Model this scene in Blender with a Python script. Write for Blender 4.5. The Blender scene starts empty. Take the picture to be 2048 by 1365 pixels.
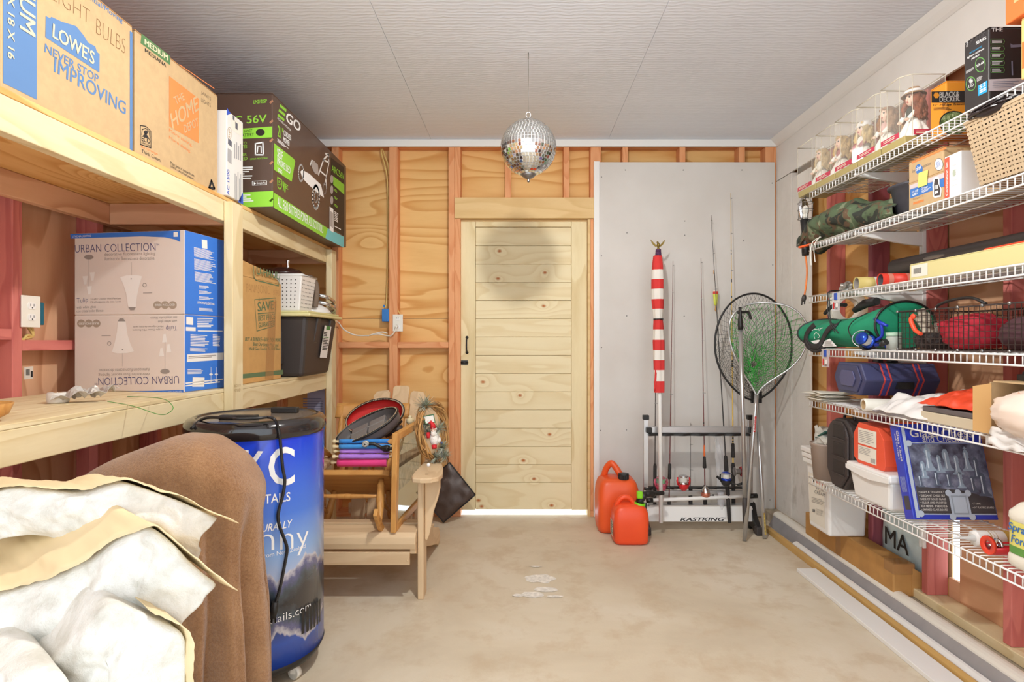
import bpy, bmesh, math, random
from mathutils import Vector, Matrix, noise
random.seed(7)
R = math.radians
SC = bpy.context.scene
COL = SC.collection
V3 = Vector
# ---- camera, world, lamp, exposure -------------------------------------------------
F, CX, CY, CZ = 1138.0, 1040.0, 682.0, 1.2
cam = bpy.data.objects.new('camera', bpy.data.cameras.new('camera'))
COL.objects.link(cam)
cam.location = (0, 0, CZ)
cam.rotation_euler = (R(90), 0, 0)
cam.data.lens = F / 2048 * 36
cam.data.sensor_width = 36
cam.data.shift_x = -16 / 2048
cam.data.clip_start = 0.02
SC.camera = cam
SC.view_settings.view_transform = 'Standard'
SC.view_settings.look = 'None'
SC.view_settings.gamma = 1
SC.view_settings.use_curve_mapping = False
SC.view_settings.exposure = 0.36
wd = bpy.data.worlds.new('daylight')
SC.world = wd
wd.use_nodes = True
bg = wd.node_tree.nodes['Background']
bg.inputs[0].default_value = (0.84, 0.93, 1.0, 1)
bg.inputs[1].default_value = 2.1
SC.cycles.use_adaptive_sampling = True
SC.cycles.max_bounces = 10
SC.cycles.diffuse_bounces = 6
SC.cycles.transparent_max_bounces = 24
SC.cycles.sample_clamp_indirect = 4
def lamp(name, loc, power, size, col):
    l = bpy.data.lights.new(name, 'POINT')
    l.energy = power
    l.shadow_soft_size = size
    l.color = col
    o = bpy.data.objects.new(name, l)
    COL.objects.link(o)
    o.location = loc
    return o
lamp('ceiling_bulb', (0.09, 1.57, 2.46), 80, 0.052, (0.98, 0.975, 0.955))

# ---- pixel to place ----------------------------------------------------------------
def W(px, py, y):
    return V3(((px - CX) * y / F, y, CZ - (py - CY) * y / F))
def PX(px, py, X):
    y = X * F / (px - CX)
    return V3((X, y, CZ - (py - CY) * y / F))
def FZ(px, py, Z=0.0):
    y = (CZ - Z) * F / (py - CY)
    return V3(((px - CX) * y / F, y, Z))
# ---- materials ---------------------------------------------------------------------
def lin(c):
    return tuple((x / 255 / 12.92 if x <= 10 else ((x / 255 + .055) / 1.055) ** 2.4) for x in c[:3]) + (1,)
class NT:
    def __init__(s, name):
        s.m = bpy.data.materials.new(name)
        s.m.use_nodes = True
        s.t = s.m.node_tree
        s.b = s.t.nodes['Principled BSDF']
    def n(s, typ, **kw):
        d = s.t.nodes.new(typ)
        for k, v in kw.items():
            if k.startswith('i_'):
                k = k[2:]
                d.inputs[int(k) if k.isdigit() else k.replace('_', ' ')].default_value = v
            else:
                setattr(d, k, v)
        return d
    def l(s, a, b):
        s.t.links.new(a, b)
    def math(s, op, a, b=None, c=None):
        d = s.n('ShaderNodeMath', operation=op)
        for i, x in enumerate((a, b, c)):
            if x is None: continue
            if isinstance(x, (int, float)): d.inputs[i].default_value = x
            else: s.l(x, d.inputs[i])
        return d.outputs[0]
    def mix(s, fac, a, b):
        d = s.n('ShaderNodeMix', data_type='RGBA')
        for i, x in ((0, fac), (6, a), (7, b)):
            if isinstance(x, (tuple, float, int)): d.inputs[i].default_value = x
            else: s.l(x, d.inputs[i])
        return d.outputs[2]
    def ramp(s, fac, stops):
        d = s.n('ShaderNodeValToRGB')
        e = d.color_ramp.elements
        while len(e) < len(stops): e.new(.5)
        for q, (p, c) in zip(e, stops):
            q.position = p; q.color = c
        s.l(fac, d.inputs[0])
        return d.outputs[0]
    def coords(s, scale=(1, 1, 1), rnd=True):
        tc = s.n('ShaderNodeTexCoord')
        o = tc.outputs['Object']
        if rnd:
            oi = s.n('ShaderNodeObjectInfo')
            k = s.math('MULTIPLY', oi.outputs['Random'], 37.0)
            va = s.n('ShaderNodeVectorMath', operation='ADD')
            s.l(o, va.inputs[0]); s.l(k, va.inputs[1]); o = va.outputs[0]
        mp = s.n('ShaderNodeVectorMath', operation='MULTIPLY')
        s.l(o, mp.inputs[0]); mp.inputs[1].default_value = scale
        return mp.outputs[0]
    def noise(s, co, scale, detail=3, rough=.5, dist=0):
        d = s.n('ShaderNodeTexNoise', i_Scale=scale, i_Detail=detail, i_Roughness=rough, i_Distortion=dist)
        s.l(co, d.inputs['Vector'])
        return d.outputs[0]
    def bump(s, h, st, dist=.01):
        d = s.n('ShaderNodeBump', i_Strength=st, i_Distance=dist)
        s.l(h, d.inputs['Height']); s.l(d.outputs[0], s.b.inputs['Normal'])
def mat(name, col, rough=.5, metal=0, var=0, vs=8, bump=0, bs=60, trans=0, ior=1.45, alpha=1, sheen=0, emit=0, coat=0, stretch=(1, 1, 1), col2=None, spec=None, bd=.004, detail=3):
    k = NT(name); b = k.b
    c = lin(col)
    b.inputs['Base Color'].default_value = c
    b.inputs['Roughness'].default_value = rough
    b.inputs['Metallic'].default_value = metal
    b.inputs['Transmission Weight'].default_value = trans
    b.inputs['IOR'].default_value = ior
    b.inputs['Alpha'].default_value = alpha
    b.inputs['Sheen Weight'].default_value = sheen
    b.inputs['Coat Weight'].default_value = coat
    if spec is not None: b.inputs['Specular IOR Level'].default_value = spec
    if emit:
        b.inputs['Emission Color'].default_value = c
        b.inputs['Emission Strength'].default_value = emit
    if var or bump:
        co = k.coords(stretch)
    if var:
        c2 = lin(col2) if col2 else tuple(x * (1 - var) for x in c[:3]) + (1,)
        c1 = c if col2 else tuple(min(1, x * (1 + var * .5)) for x in c[:3]) + (1,)
        n = k.noise(co, vs, detail, .6)
        k.l(k.ramp(n, [(.35, c2), (.65, c1)]), b.inputs['Base Color'])
    if bump:
        k.bump(k.noise(co, bs, detail, .6), bump, bd)
    return k.m
def wood(name, base, dark, axis=0, scale=1.0, k=34, knots=0.0, rough=.6, amt=.8, fine=.35, knotcol=(120, 62, 22), kn_list=None):
    q = NT(name)
    st = [1.0, 1.0, 1.0]; st[axis] = .16
    co = q.coords(tuple(x * scale for x in st))
    n1 = q.noise(co, 2.2, 2.5, .45, .25)
    if knots and not kn_list:
        vo = q.n('ShaderNodeTexVoronoi', i_Scale=2.6 / scale)
        sk = [1.0, 1.0, 1.0]; sk[axis] = .55
        cv = q.coords(tuple(x * scale for x in sk))
        q.l(cv, vo.inputs['Vector'])
        d = vo.outputs['Distance']
        near = q.math('SUBTRACT', 1.0, q.math('MULTIPLY', d, 1 / .34)); near = q.math('MAXIMUM', near, 0.0)
        n1 = q.math('ADD', n1, q.math('MULTIPLY', q.math('POWER', near, 2.0), .32))
    if kn_list:
        tc = q.n('ShaderNodeTexCoord'); d = None
        for kx, kz in kn_list:
            v = q.n('ShaderNodeVectorMath', operation='SUBTRACT', i_1=(kx, 0, kz)); q.l(tc.outputs['Object'], v.inputs[0])
            w = q.n('ShaderNodeVectorMath', operation='MULTIPLY', i_1=(.72, 0, 1)); q.l(v.outputs[0], w.inputs[0])
            le = q.n('ShaderNodeVectorMath', operation='LENGTH'); q.l(w.outputs[0], le.inputs[0])
            d = le.outputs['Value'] if d is None else q.math('SMOOTH_MIN', d, le.outputs['Value'], .02)
        near = q.math('MAXIMUM', q.math('SUBTRACT', 1.0, q.math('MULTIPLY', d, 1 / .10)), 0.0)
        n1 = q.math('ADD', n1, q.math('MULTIPLY', q.math('POWER', near, 2.0), .20))
        d = q.math('ADD', d, q.math('MULTIPLY', q.noise(q.coords((30, 30, 30)), 1, 2), .008))
    s = q.math('FRACT', q.math('MULTIPLY', n1, float(k)))
    s = q.math('MULTIPLY', q.math('POWER', s, 3.0), q.math('SUBTRACT', 1.0, q.math('POWER', s, 14.0)))
    s = q.math('MULTIPLY', s, 1.5)
    f = q.noise(co, 38, 2, .7)
    fac = q.math('ADD', q.math('MULTIPLY', s, amt * .8), q.math('MULTIPLY', f, fine))
    big = q.noise(co, .9, 1)
    b1 = lin(base); b2 = lin(dark)
    c = q.ramp(fac, [(.1, b1), (.95, b2)])
    c = q.mix(q.math('MULTIPLY', big, .35), c, tuple(x * .86 for x in b1[:3]) + (1,))
    if knots:
        kn = q.ramp(d, [(.035 * knots, (1, 1, 1, 1)), (.06 * knots, (0, 0, 0, 1))]) if not kn_list else q.ramp(d, [(.009, (1, 1, 1, 1)), (.018, (0, 0, 0, 1))])
        c = q.mix(kn, c, lin(knotcol))
    q.l(c, q.b.inputs['Base Color'])
    q.b.inputs['Roughness'].default_value = rough
    q.b.inputs['Specular IOR Level'].default_value = .25
    q.bump(f, .15, .002)
    return q.m
# ---- mesh builder ------------------------------------------------------------------
_txt = {}
def text2d(s, bold=0, shear=0, space=1):
    key = (s, bold, shear, space)
    if key not in _txt:
        cu = bpy.data.curves.new('t', 'FONT')
        cu.body = s; cu.size = 1; cu.offset = bold; cu.shear = shear; cu.space_character = space
        cu.resolution_u = 3
        o = bpy.data.objects.new('t', cu)
        me = o.to_mesh()
        vs = [v.co.copy() for v in me.vertices]
        fs = [list(p.vertices) for p in me.polygons]
        o.to_mesh_clear()
        bpy.data.objects.remove(o); bpy.data.curves.remove(cu)
        x0 = min(v.x for v in vs); x1 = max(v.x for v in vs)
        y0 = min(v.y for v in vs); y1 = max(v.y for v in vs)
        _txt[key] = ([((v.x - x0) / (x1 - x0 + 1e-9), (v.y - y0) / (y1 - y0 + 1e-9)) for v in vs], fs)
    return _txt[key]
class MB:
    def __init__(s):
        s.v = []; s.f = []; s.mi = []; s.sm = []; s.T = None; s.m = 0; s.smooth = False
    def add(s, vs, fs, sm=None):
        b = len(s.v)
        if s.T is None: s.v += [tuple(p) for p in vs]
        else: s.v += [(s.T @ V3(p))[:] for p in vs]
        for f in fs:
            s.f.append([b + i for i in f]); s.mi.append(s.m); s.sm.append(s.smooth if sm is None else sm)
        return s
    def box(s, x0, x1, y0, y1, z0, z1):
        return s.add([(x0, y0, z0), (x1, y0, z0), (x1, y1, z0), (x0, y1, z0), (x0, y0, z1), (x1, y0, z1), (x1, y1, z1), (x0, y1, z1)],
                     [(0, 3, 2, 1), (4, 5, 6, 7), (0, 1, 5, 4), (1, 2, 6, 5), (2, 3, 7, 6), (3, 0, 4, 7)], False)
    def cb(s, c, d):
        return s.box(c[0] - d[0] / 2, c[0] + d[0] / 2, c[1] - d[1] / 2, c[1] + d[1] / 2, c[2] - d[2] / 2, c[2] + d[2] / 2)
    def bar(s, p, q, w, h, up=(0, 0, 1)):
        p = V3(p); q = V3(q); t = (q - p).normalized(); a = t.cross(V3(up))
        if a.length < 1e-4: a = t.cross(V3((1, 0, 0)))
        a.normalize(); b = a.cross(t)
        a *= w / 2; b *= h / 2
        return s.add([p - a - b, p + a - b, p + a + b, p - a + b, q - a - b, q + a - b, q + a + b, q - a + b],
                     [(3, 2, 1, 0), (4, 5, 6, 7), (0, 1, 5, 4), (1, 2, 6, 5), (2, 3, 7, 6), (3, 0, 4, 7)], False)
    def tube(s, pts, r, n=8, closed=False, cap=True, sq=1.0):
        pts = [V3(p) for p in pts]; N = len(pts)
        rr = r if isinstance(r, (list, tuple)) else [r] * N
        vs = []; prev = None
        for i, p in enumerate(pts):
            if closed: t = pts[(i + 1) % N] - pts[i - 1]
            else: t = pts[min(i + 1, N - 1)] - pts[max(i - 1, 0)]
            t.normalize()
            if prev is None:
                a = t.cross(V3((0, 0, 1)))
                if a.length < .05: a = t.cross(V3((0, 1, 0)))
            else: a = prev - t * prev.dot(t)
            a.normalize(); prev = a; b = t.cross(a)
            for j in range(n):
                th = 2 * math.pi * (j + .5) / n
                vs.append(p + (a * math.cos(th) + b * math.sin(th) * sq) * rr[i])
        fs = []
        for i in range(N if closed else N - 1):
            i2 = (i + 1) % N
            for j in range(n):
                fs.append((i * n + j, i * n + (j + 1) % n, i2 * n + (j + 1) % n, i2 * n + j))
        s.add(vs, fs, n > 4)
        if cap and not closed:
            b = len(s.v) - len(vs)
            for base, rev in ((0, True), ((N - 1) * n, False)):
                f = [b + base + j for j in range(n)]
                s.f.append(f[::-1] if rev else f); s.mi.append(s.m); s.sm.append(False)
        return s
    def cyl(s, p, q, r, r2=None, n=16):
        return s.tube([p, q], [r, r if r2 is None else r2], n)
    def lathe(s, prof, c=(0, 0, 0), n=24, axis='z', sx=1, sy=1):
        vs = []; c = V3(c)
        for r, z in prof:
            for j in range(n):
                th = 2 * math.pi * j / n
                x, y = r * math.cos(th) * sx, r * math.sin(th) * sy
                vs.append(c + V3((x, y, z) if axis == 'z' else ((z, x, y) if axis == 'x' else (y, z, x))))
        fs = [(i * n + j, i * n + (j + 1) % n, (i + 1) * n + (j + 1) % n, (i + 1) * n + j) for i in range(len(prof) - 1) for j in range(n)]
        return s.add(vs, fs, True)
    def ell(s, c, r, n=16, m=10):
        if isinstance(r, (int, float)): r = (r, r, r)
        prof = [(max(1e-4, math.sin(math.pi * i / m)), -math.cos(math.pi * i / m)) for i in range(m + 1)]
        vs = [(c[0] + a * math.cos(2 * math.pi * j / n) * r[0], c[1] + a * math.sin(2 * math.pi * j / n) * r[1], c[2] + z * r[2]) for a, z in prof for j in range(n)]
        fs = [(i * n + j, i * n + (j + 1) % n, (i + 1) * n + (j + 1) % n, (i + 1) * n + j) for i in range(m) for j in range(n)]
        return s.add(vs, fs, True)
    def prism(s, poly, axis, a, b):
        """poly of (u,v); axis 'x': (u,v)=(y,z); 'y': (x,z); 'z': (x,y)"""
        def P(u, v, w):
            return {'x': (w, u, v), 'y': (u, w, v), 'z': (u, v, w)}[axis]
        n = len(poly)
        vs = [P(u, v, a) for u, v in poly] + [P(u, v, b) for u, v in poly]
        fs = [tuple(range(n))[::-1], tuple(range(n, 2 * n))] + [(i, (i + 1) % n, n + (i + 1) % n, n + i) for i in range(n)]
        return s.add(vs, fs, False)
    def grid(s, fn, nu, nv, cu=False, sm=True):
        vs = [fn(i / nu, j / nv) for j in range(nv + 1) for i in range(nu if cu else nu + 1)]
        w = nu if cu else nu + 1
        fs = [(j * w + i, j * w + (i + 1) % w, (j + 1) * w + (i + 1) % w, (j + 1) * w + i) for j in range(nv) for i in range(nu)]
        return s.add(vs, fs, sm)
    def rect(s, o, U, V):
        o = V3(o); U = V3(U); V = V3(V)
        return s.add([o, o + U, o + U + V, o + V], [(0, 1, 2, 3)], False)
    def poly(s, pts):
        return s.add(pts, [tuple(range(len(pts)))], False)
    def disc(s, c, U, V, n=24, hole=0):
        c = V3(c); U = V3(U); V = V3(V)
        ring = [c + U * math.cos(2 * math.pi * i / n) + V * math.sin(2 * math.pi * i / n) for i in range(n)]
        if not hole: return s.add(ring, [tuple(range(n))], False)
        inn = [c + (p - c) * hole for p in ring]
        return s.add(ring + inn, [(i, (i + 1) % n, n + (i + 1) % n, n + i) for i in range(n)], False)
    def text(s, t, o, U, V, bold=0, shear=0, space=1):
        o = V3(o); U = V3(U); V = V3(V)
        vs, fs = text2d(t, min(bold, 0), shear, space)
        if bold > 0:
            e = U.normalized() * (V.length * bold * .9); g = V * (bold * .35)
            U = U - e * 2; o = o + e; V = V - g * 2; o = o + g
            n = U.cross(V).normalized() * .00007
            for i, (k, q) in enumerate(((-1, -1), (1, 1), (-1, 1), (1, -1))): s.add([o + U * a + V * b + e * k + g * q + n * (i + 1) for a, b in vs], fs, False)
        return s.add([o + U * a + V * b for a, b in vs], fs, False)
    def lines(s, o, U, V, n, fill=.5, jitter=.3):
        """n thin bars of greeked small print inside the box o,U,V"""
        o = V3(o); U = V3(U); V = V3(V)
        for i in range(n):
            L = 1 - random.random() * jitter
            s.rect(o + V * ((n - 1 - i + (1 - fill) / 2) / n), U * L, V * (fill / n))
        return s
THINGS = {}
def thing(name, label, cat, loc, group=None, kind=None):
    o = bpy.data.objects.new(name, None)
    o.empty_display_size = .05
    COL.objects.link(o)
    o.location = loc
    if label: o['label'] = label
    if cat: o['category'] = cat
    if group: o['group'] = group
    if kind: o['kind'] = kind
    return o
def wloc(o):
    p = V3((0, 0, 0))
    while o is not None:
        p = p + V3(o.location); o = o.parent
    return p
def part(name, mb, mats, parent=None, bevel=0, label=None, kind=None, sub=0, solid=0, smooth=False, weld=False):
    me = bpy.data.meshes.new(name)
    off = wloc(parent) if parent else V3((0, 0, 0))
    me.from_pydata([(p[0] - off[0], p[1] - off[1], p[2] - off[2]) for p in mb.v], [], mb.f)
    if not isinstance(mats, (list, tuple)): mats = [mats]
    for m in mats: me.materials.append(m)
    me.polygons.foreach_set('material_index', mb.mi)
    me.polygons.foreach_set('use_smooth', [True] * len(mb.f) if smooth else mb.sm)
    me.update()
    o = bpy.data.objects.new(name, me)
    COL.objects.link(o)
    if parent: o.parent = parent
    if label: o['label'] = label
    if kind: o['kind'] = kind
    if weld:
        o.modifiers.new('w', 'WELD').merge_threshold = 1e-5
    if solid:
        md = o.modifiers.new('s', 'SOLIDIFY'); md.thickness = solid; md.offset = 0
    if bevel:
        md = o.modifiers.new('b', 'BEVEL'); md.width = bevel; md.segments = 2; md.limit_method = 'ANGLE'; md.angle_limit = R(40)
        md.harden_normals = False
    if sub:
        md = o.modifiers.new('u', 'SUBSURF'); md.levels = sub; md.render_levels = sub
    return o
def solo(name, mb, mats, label, cat, group=None, **kw):
    """a thing that is one mesh; origin at its base centre"""
    xs = [p[0] for p in mb.v]; ys = [p[1] for p in mb.v]; zs = [p[2] for p in mb.v]
    c = V3(((min(xs) + max(xs)) / 2, (min(ys) + max(ys)) / 2, min(zs)))
    mb.v = [(p[0] - c[0], p[1] - c[1], p[2] - c[2]) for p in mb.v]
    o = part(name, mb, mats, None, **kw)
    o.location = c
    o['label'] = label; o['category'] = cat
    if group: o['group'] = group
    return o
def copy_tree(o, loc=None, parent=None, label=None):
    c = o.copy(); COL.objects.link(c)
    c.parent = parent
    if loc is not None: c.location = loc
    if label: c['label'] = label
    for ch in [x for x in list(COL.objects) if x.parent == o]:
        copy_tree(ch, None, c)
    return c
def rotz(c, a):
    c = V3(c)
    return Matrix.Translation(c) @ Matrix.Rotation(a, 4, 'Z') @ Matrix.Translation(-c)
def rot(c, a, ax):
    c = V3(c)
    return Matrix.Translation(c) @ Matrix.Rotation(a, 4, ax) @ Matrix.Translation(-c)
def nz(p, s, amp):
    return noise.noise(V3(p) * s) * amp
def spline(pts, n=8):
    """Catmull-Rom through pts"""
    pts = [V3(p) for p in pts]; out = []
    for i in range(len(pts) - 1):
        p0 = pts[max(i - 1, 0)]; p1 = pts[i]; p2 = pts[i + 1]; p3 = pts[min(i + 2, len(pts) - 1)]
        for k in range(n):
            t = k / n
            out.append(.5 * ((2 * p1) + (p2 - p0) * t + (2 * p0 - 5 * p1 + 4 * p2 - p3) * t * t + (3 * p1 - p0 - 3 * p2 + p3) * t ** 3))
    out.append(pts[-1])
    return out
# ---- shared materials --------------------------------------------------------------
M = {}
for ax, nm in ((0, 'x'), (1, 'y'), (2, 'z')):
    M['ply' + nm] = wood('plywood_' + nm, (234, 190, 124), (204, 142, 70), ax, 1.0, 15, .5, amt=1.0)
    M['plyd' + nm] = wood('plywood_aged_' + nm, (226, 180, 142), (192, 138, 100), ax, 1.0, 15, .5, amt=1.0)
    M['stud' + nm] = wood('fir_stud_' + nm, (228, 164, 116), (206, 128, 78), ax, 2.2, 14, .5)
    M['pink' + nm] = wood('pink_treated_stud_' + nm, (206, 122, 112), (170, 84, 80), ax, 2.2, 12, .4)
    M['plum' + nm] = wood('plum_treated_stud_' + nm, (166, 92, 100), (128, 62, 76), ax, 2.2, 12, .4)
    M['pine' + nm] = wood('pale_pine_' + nm, (230, 214, 174), (206, 180, 128), ax, 2.0, 10, .6, amt=.7, knotcol=(168, 104, 48))
    M['door' + nm] = wood('knotty_pine_' + nm, (234, 218, 176), (208, 182, 130), ax, 1.6, 9, .8, amt=.75, knotcol=(150, 88, 40))
    M['weather' + nm] = wood('weathered_wood_' + nm, (218, 190, 152), (186, 150, 112), ax, 2.0, 10, 0, amt=.5)
    M['oak' + nm] = wood('varnished_oak_' + nm, (204, 150, 84), (172, 112, 54), ax, 3.0, 9, 0, rough=.4, amt=.6)
KN = [((px - 1040) * 3.918 / 1138, 1.2 - (py - 682) * 3.918 / 1138) for px, py in ((999, 502), (996, 557), (1090, 545), (1087, 612), (966, 764), (1040, 791), (1099, 869), (1047, 921), (1068, 958), (957, 1001), (963, 1013), (1103, 1011))]
M['doork'] = wood('door_planks', (234, 219, 180), (214, 189, 138), 0, 1.6, 11, .8, amt=.62, fine=.25, knotcol=(176, 104, 54), kn_list=KN)
M['header'] = wood('header_pine', (226, 194, 140), (204, 164, 104), 0, 1.6, 9, .6, amt=.6)
M['white'] = mat('white_paint', (232, 230, 226), .5)
M['black'] = mat('black_plastic', (34, 32, 31), .42)
M['dark'] = mat('dark_grey_plastic', (62, 56, 54), .5)
M['chrome'] = mat('chrome', (214, 214, 216), .16, 1)
M['alu'] = mat('brushed_aluminium', (206, 206, 206), .32, .85)
M['steel'] = mat('dull_steel', (150, 148, 146), .4, .9)
M['wplastic'] = mat('white_plastic', (236, 234, 230), .35)
M['ivory'] = mat('ivory_plastic', (232, 228, 216), .4)
M['wire'] = mat('white_coated_wire', (240, 238, 234), .38)
M['romex'] = mat('yellow_cable', (226, 196, 120), .5)
M['blueb'] = mat('blue_box_plastic', (48, 118, 190), .45)
M['teal'] = mat('teal_box_plastic', (20, 92, 112), .45)
M['card'] = mat('cardboard', (194, 164, 122), .8, var=.06, vs=30)
M['cardd'] = mat('cardboard_edge', (172, 128, 82), .85)
M['kraft'] = mat('leak_stop_tan', (206, 178, 134), .7, var=.1, vs=5)  # colour of the added light-blocking sheets behind the plywood
M['ink_k'] = mat('black_ink', (40, 38, 38), .7)
M['ink_w'] = mat('white_ink', (240, 240, 238), .6)
M['orange'] = mat('orange_ink', (232, 134, 74), .7)
M['red'] = mat('red_ink', (200, 40, 40), .5)
M['tape'] = mat('clear_packing_tape', (196, 150, 100), .15, alpha=.45)
M['paper'] = mat('paper', (228, 222, 208), .8)

# ---- floor -------------------------------------------------------------------------
k = NT('concrete')
co = k.coords((1, 1, 1), False)
n1 = k.noise(co, 1.1, 5, .62, .6); n2 = k.noise(co, 5.5, 6, .65); n3 = k.noise(co, 90, 2)
c = k.ramp(n1, [(.3, lin((192, 176, 152))), (.5, lin((208, 194, 170))), (.7, lin((218, 207, 188)))])
c = k.mix(k.ramp(n2, [(.36, (.55, .55, .55, 1)), (.5, (0, 0, 0, 1))]), c, lin((190, 168, 138)))
st = k.noise(co, 2.3, 4, .7, 1.2)
c = k.mix(k.ramp(st, [(.62, (0, 0, 0, 1)), (.74, (.45, .45, .45, 1))]), c, lin((176, 146, 104)))
k.l(c, k.b.inputs['Base Color'])
k.l(k.ramp(n1, [(.3, (.5, .5, .5, 1)), (.7, (.75, .75, .75, 1))]), k.b.inputs['Roughness'])
k.b.inputs['Specular IOR Level'].default_value = .3
k.bump(k.math('ADD', n3, n2), .12, .004)
M['concrete'] = k.m
fl = thing('floor', None, None, (0, 0, 0), kind='structure')
mb = MB(); mb.box(-1.95, 1.9, -.6, 3.93, -.12, 0)
part('slab', mb, M['concrete'], fl, kind='structure')
mb = MB(); mb.box(1.655, 1.87, -.6, 3.88, 0, .058)
part('curb', mb, mat('curb_concrete', (190, 176, 154), .85, var=.25, vs=12, bump=.4), fl, kind='structure')
mb = MB()
for px, py, w, h, s in ((1080, 1158, .075, .06, 1), (1062, 1190, .06, .03, 2), (1092, 1180, .05, .03, 3), (1110, 1194, .035, .012, 4), (1072, 1134, .03, .01, 5), (1040, 1192, .03, .015, 6)):
    p = FZ(px, py)
    mb.poly([(p.x + w * math.cos(a) * (1 + .45 * noise.noise(V3((s * 9.1, math.cos(a) * 1.6, math.sin(a) * 1.6)))),
              p.y + h * math.sin(a) * (1 + .45 * noise.noise(V3((s * 9.1, math.cos(a) * 1.6, math.sin(a) * 1.6)))), .0008 + .0004 * s) for a in [i * math.pi / 12 for i in range(24)]])
part('paint_spill', mb, mat('white_paint_spill', (232, 226, 216), .6, var=.2, vs=60), fl, label='white dried paint blotches')
# ---- ceiling -----------------------------------------------------------------------
CEIL = 2.572
k = NT('combed_ceiling')
co = k.coords((1, 1, 1), False)
w1 = k.n('ShaderNodeTexWave', wave_type='BANDS', bands_direction='Y', i_Scale=14, i_Distortion=5, i_Detail=3, i_Detail_Scale=1.2)
k.l(co, w1.inputs['Vector'])
nn = k.noise(k.coords((.35, 2.2, 1), False), 26, 4, .7)
nb = k.noise(co, 1.3, 3)
k.l(k.ramp(nb, [(.3, lin((224, 230, 240))), (.7, lin((232, 238, 247)))]), k.b.inputs['Base Color'])
k.b.inputs['Roughness'].default_value = .75
k.bump(k.math('ADD', k.math('MULTIPLY', w1.outputs[1], .35), nn), .32, .006)
M['ceil'] = k.m
cl = thing('ceiling', None, None, (0, 1.5, CEIL), kind='structure')
g = .0007
for (x0, x1, ys) in ((-1.95, -.605, (-.6, .3, 2.1, 4.1)), (-.605, .6, (-.6, .25, 2.68, 4.1)), (.6, 1.9, (-.6, .3, 1.9, 4.1))):
    for a, b in zip(ys, ys[1:]):
        mb = MB(); mb.box(x0 + g, x1 - g, a + g, b - g, CEIL, CEIL + .012)
        part('ceiling_panel', mb, M['ceil'], cl, bevel=.0008, kind='structure')
mb = MB(); mb.box(-1.95, 1.9, -.6, 4.1, CEIL + .0125, CEIL + .1)
part('roof_deck', mb, M['white'], cl, kind='structure')
mb = MB(); mb.box(-1.80, 1.75, 3.862, 3.884, CEIL - .05, CEIL - .001)
o = part('trim_1', mb, M['white'], None, bevel=.003, kind='structure')
mb = MB(); mb.prism([(1.7485, CEIL - .05), (1.7485, CEIL - .001), (1.70, CEIL - .001), (1.715, CEIL - .02), (1.735, CEIL - .04)], 'y', -.6, 3.861)
o = part('trim_2', mb, M['white'], None, kind='structure')
# ---- back wall ---------------------------------------------------------------------
YB, YP = 3.884, 3.973
wb = thing('wall_back', None, None, (0, YB, 0), kind='structure')
S = 293.0
def bx(px): return (px - 1040) / S
def bz(py): return CZ - (py - 682) / S
def stud(px0, px1, z0, z1, m, par=wb, y0=YB, y1=YP - .001):
    mb = MB(); mb.box(bx(px0), bx(px1), y0, y1, z0, z1)
    part('stud', mb, m, par, bevel=.003, kind='structure')
for a, b in ((553, 565), (663, 677), (778, 795), (897, 909)):
    stud(a, b, .04, 2.53, M['studz'])
stud(909.5, 921, .04, bz(437), M['pinkz' if 0 else 'studz'])
stud(909.5, 921, bz(395), 2.53, M['studz'])
for a, b in ((1010, 1022), (1127, 1139)):
    stud(a, b, bz(395), 2.53, M['studz'])
stud(1181, 1187, .04, bz(437), M['studz'])
for a, b in ((1181, 1202), (1245, 1256), (1359, 1371), (1478, 1490), (1531, 1553)):
    stud(a, b, bz(395) if a < 1190 else .04, 2.53, M['studz'])
mb = MB(); mb.box(bx(909.3), bx(1187.5), YB - .012, YB + .07, bz(437), bz(395.5))
part('header_beam', mb, M['header'], wb, bevel=.003, kind='structure')
for a, b in ((677.3, 777.7), (795.3, 896.7)):
    mb = MB(); mb.box(bx(a), bx(b), YB, YP - .001, bz(696), bz(684))
    part('blocking', mb, M['studx'], wb, bevel=.003, kind='structure')
mb = MB(); mb.box(-1.88, 1.86, YB, YP, 2.531, CEIL - .001)
part('top_plate', mb, M['studx'], wb, kind='structure')
for a, b in ((-1.88, bx(921)), (bx(1181), 1.86)):
    mb = MB(); mb.box(a, b, YB, YP, 0, .039)
    part('sole_plate', mb, M['studx'], wb, kind='structure')
mb = MB(); mb.box(-1.95, bx(921), YP + .0125, YP + .02, 0, CEIL + .05); mb.box(bx(1181), 1.95, YP + .0125, YP + .02, 0, CEIL + .05); mb.box(bx(921), bx(1181), YP + .0125, YP + .02, bz(430), CEIL + .05)
part('leak_stop_sheet', mb, M['kraft'], wb, kind='structure')  # unseen backing added to stop light leaking through the plywood seams
for (x0, x1, z0, z1) in ((-1.9, bx(670), 0, bz(636.3)), (-1.9, bx(670), bz(635.7), CEIL), (bx(670) + .002, bx(915), bz(635.5), CEIL), (bx(670) + .002, bx(915), 0, bz(636.5)), (bx(915) + .002, bx(1186), bz(437), CEIL), (bx(1186) + .002, 1.87, 1.3, CEIL), (bx(1186) + .002, 1.87, 0, 1.298)):
    mb = MB(); mb.box(x0, x1, YP, YP + .012, z0, z1)
    part('plywood_panel', mb, M['plyx'], wb, kind='structure')
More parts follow.
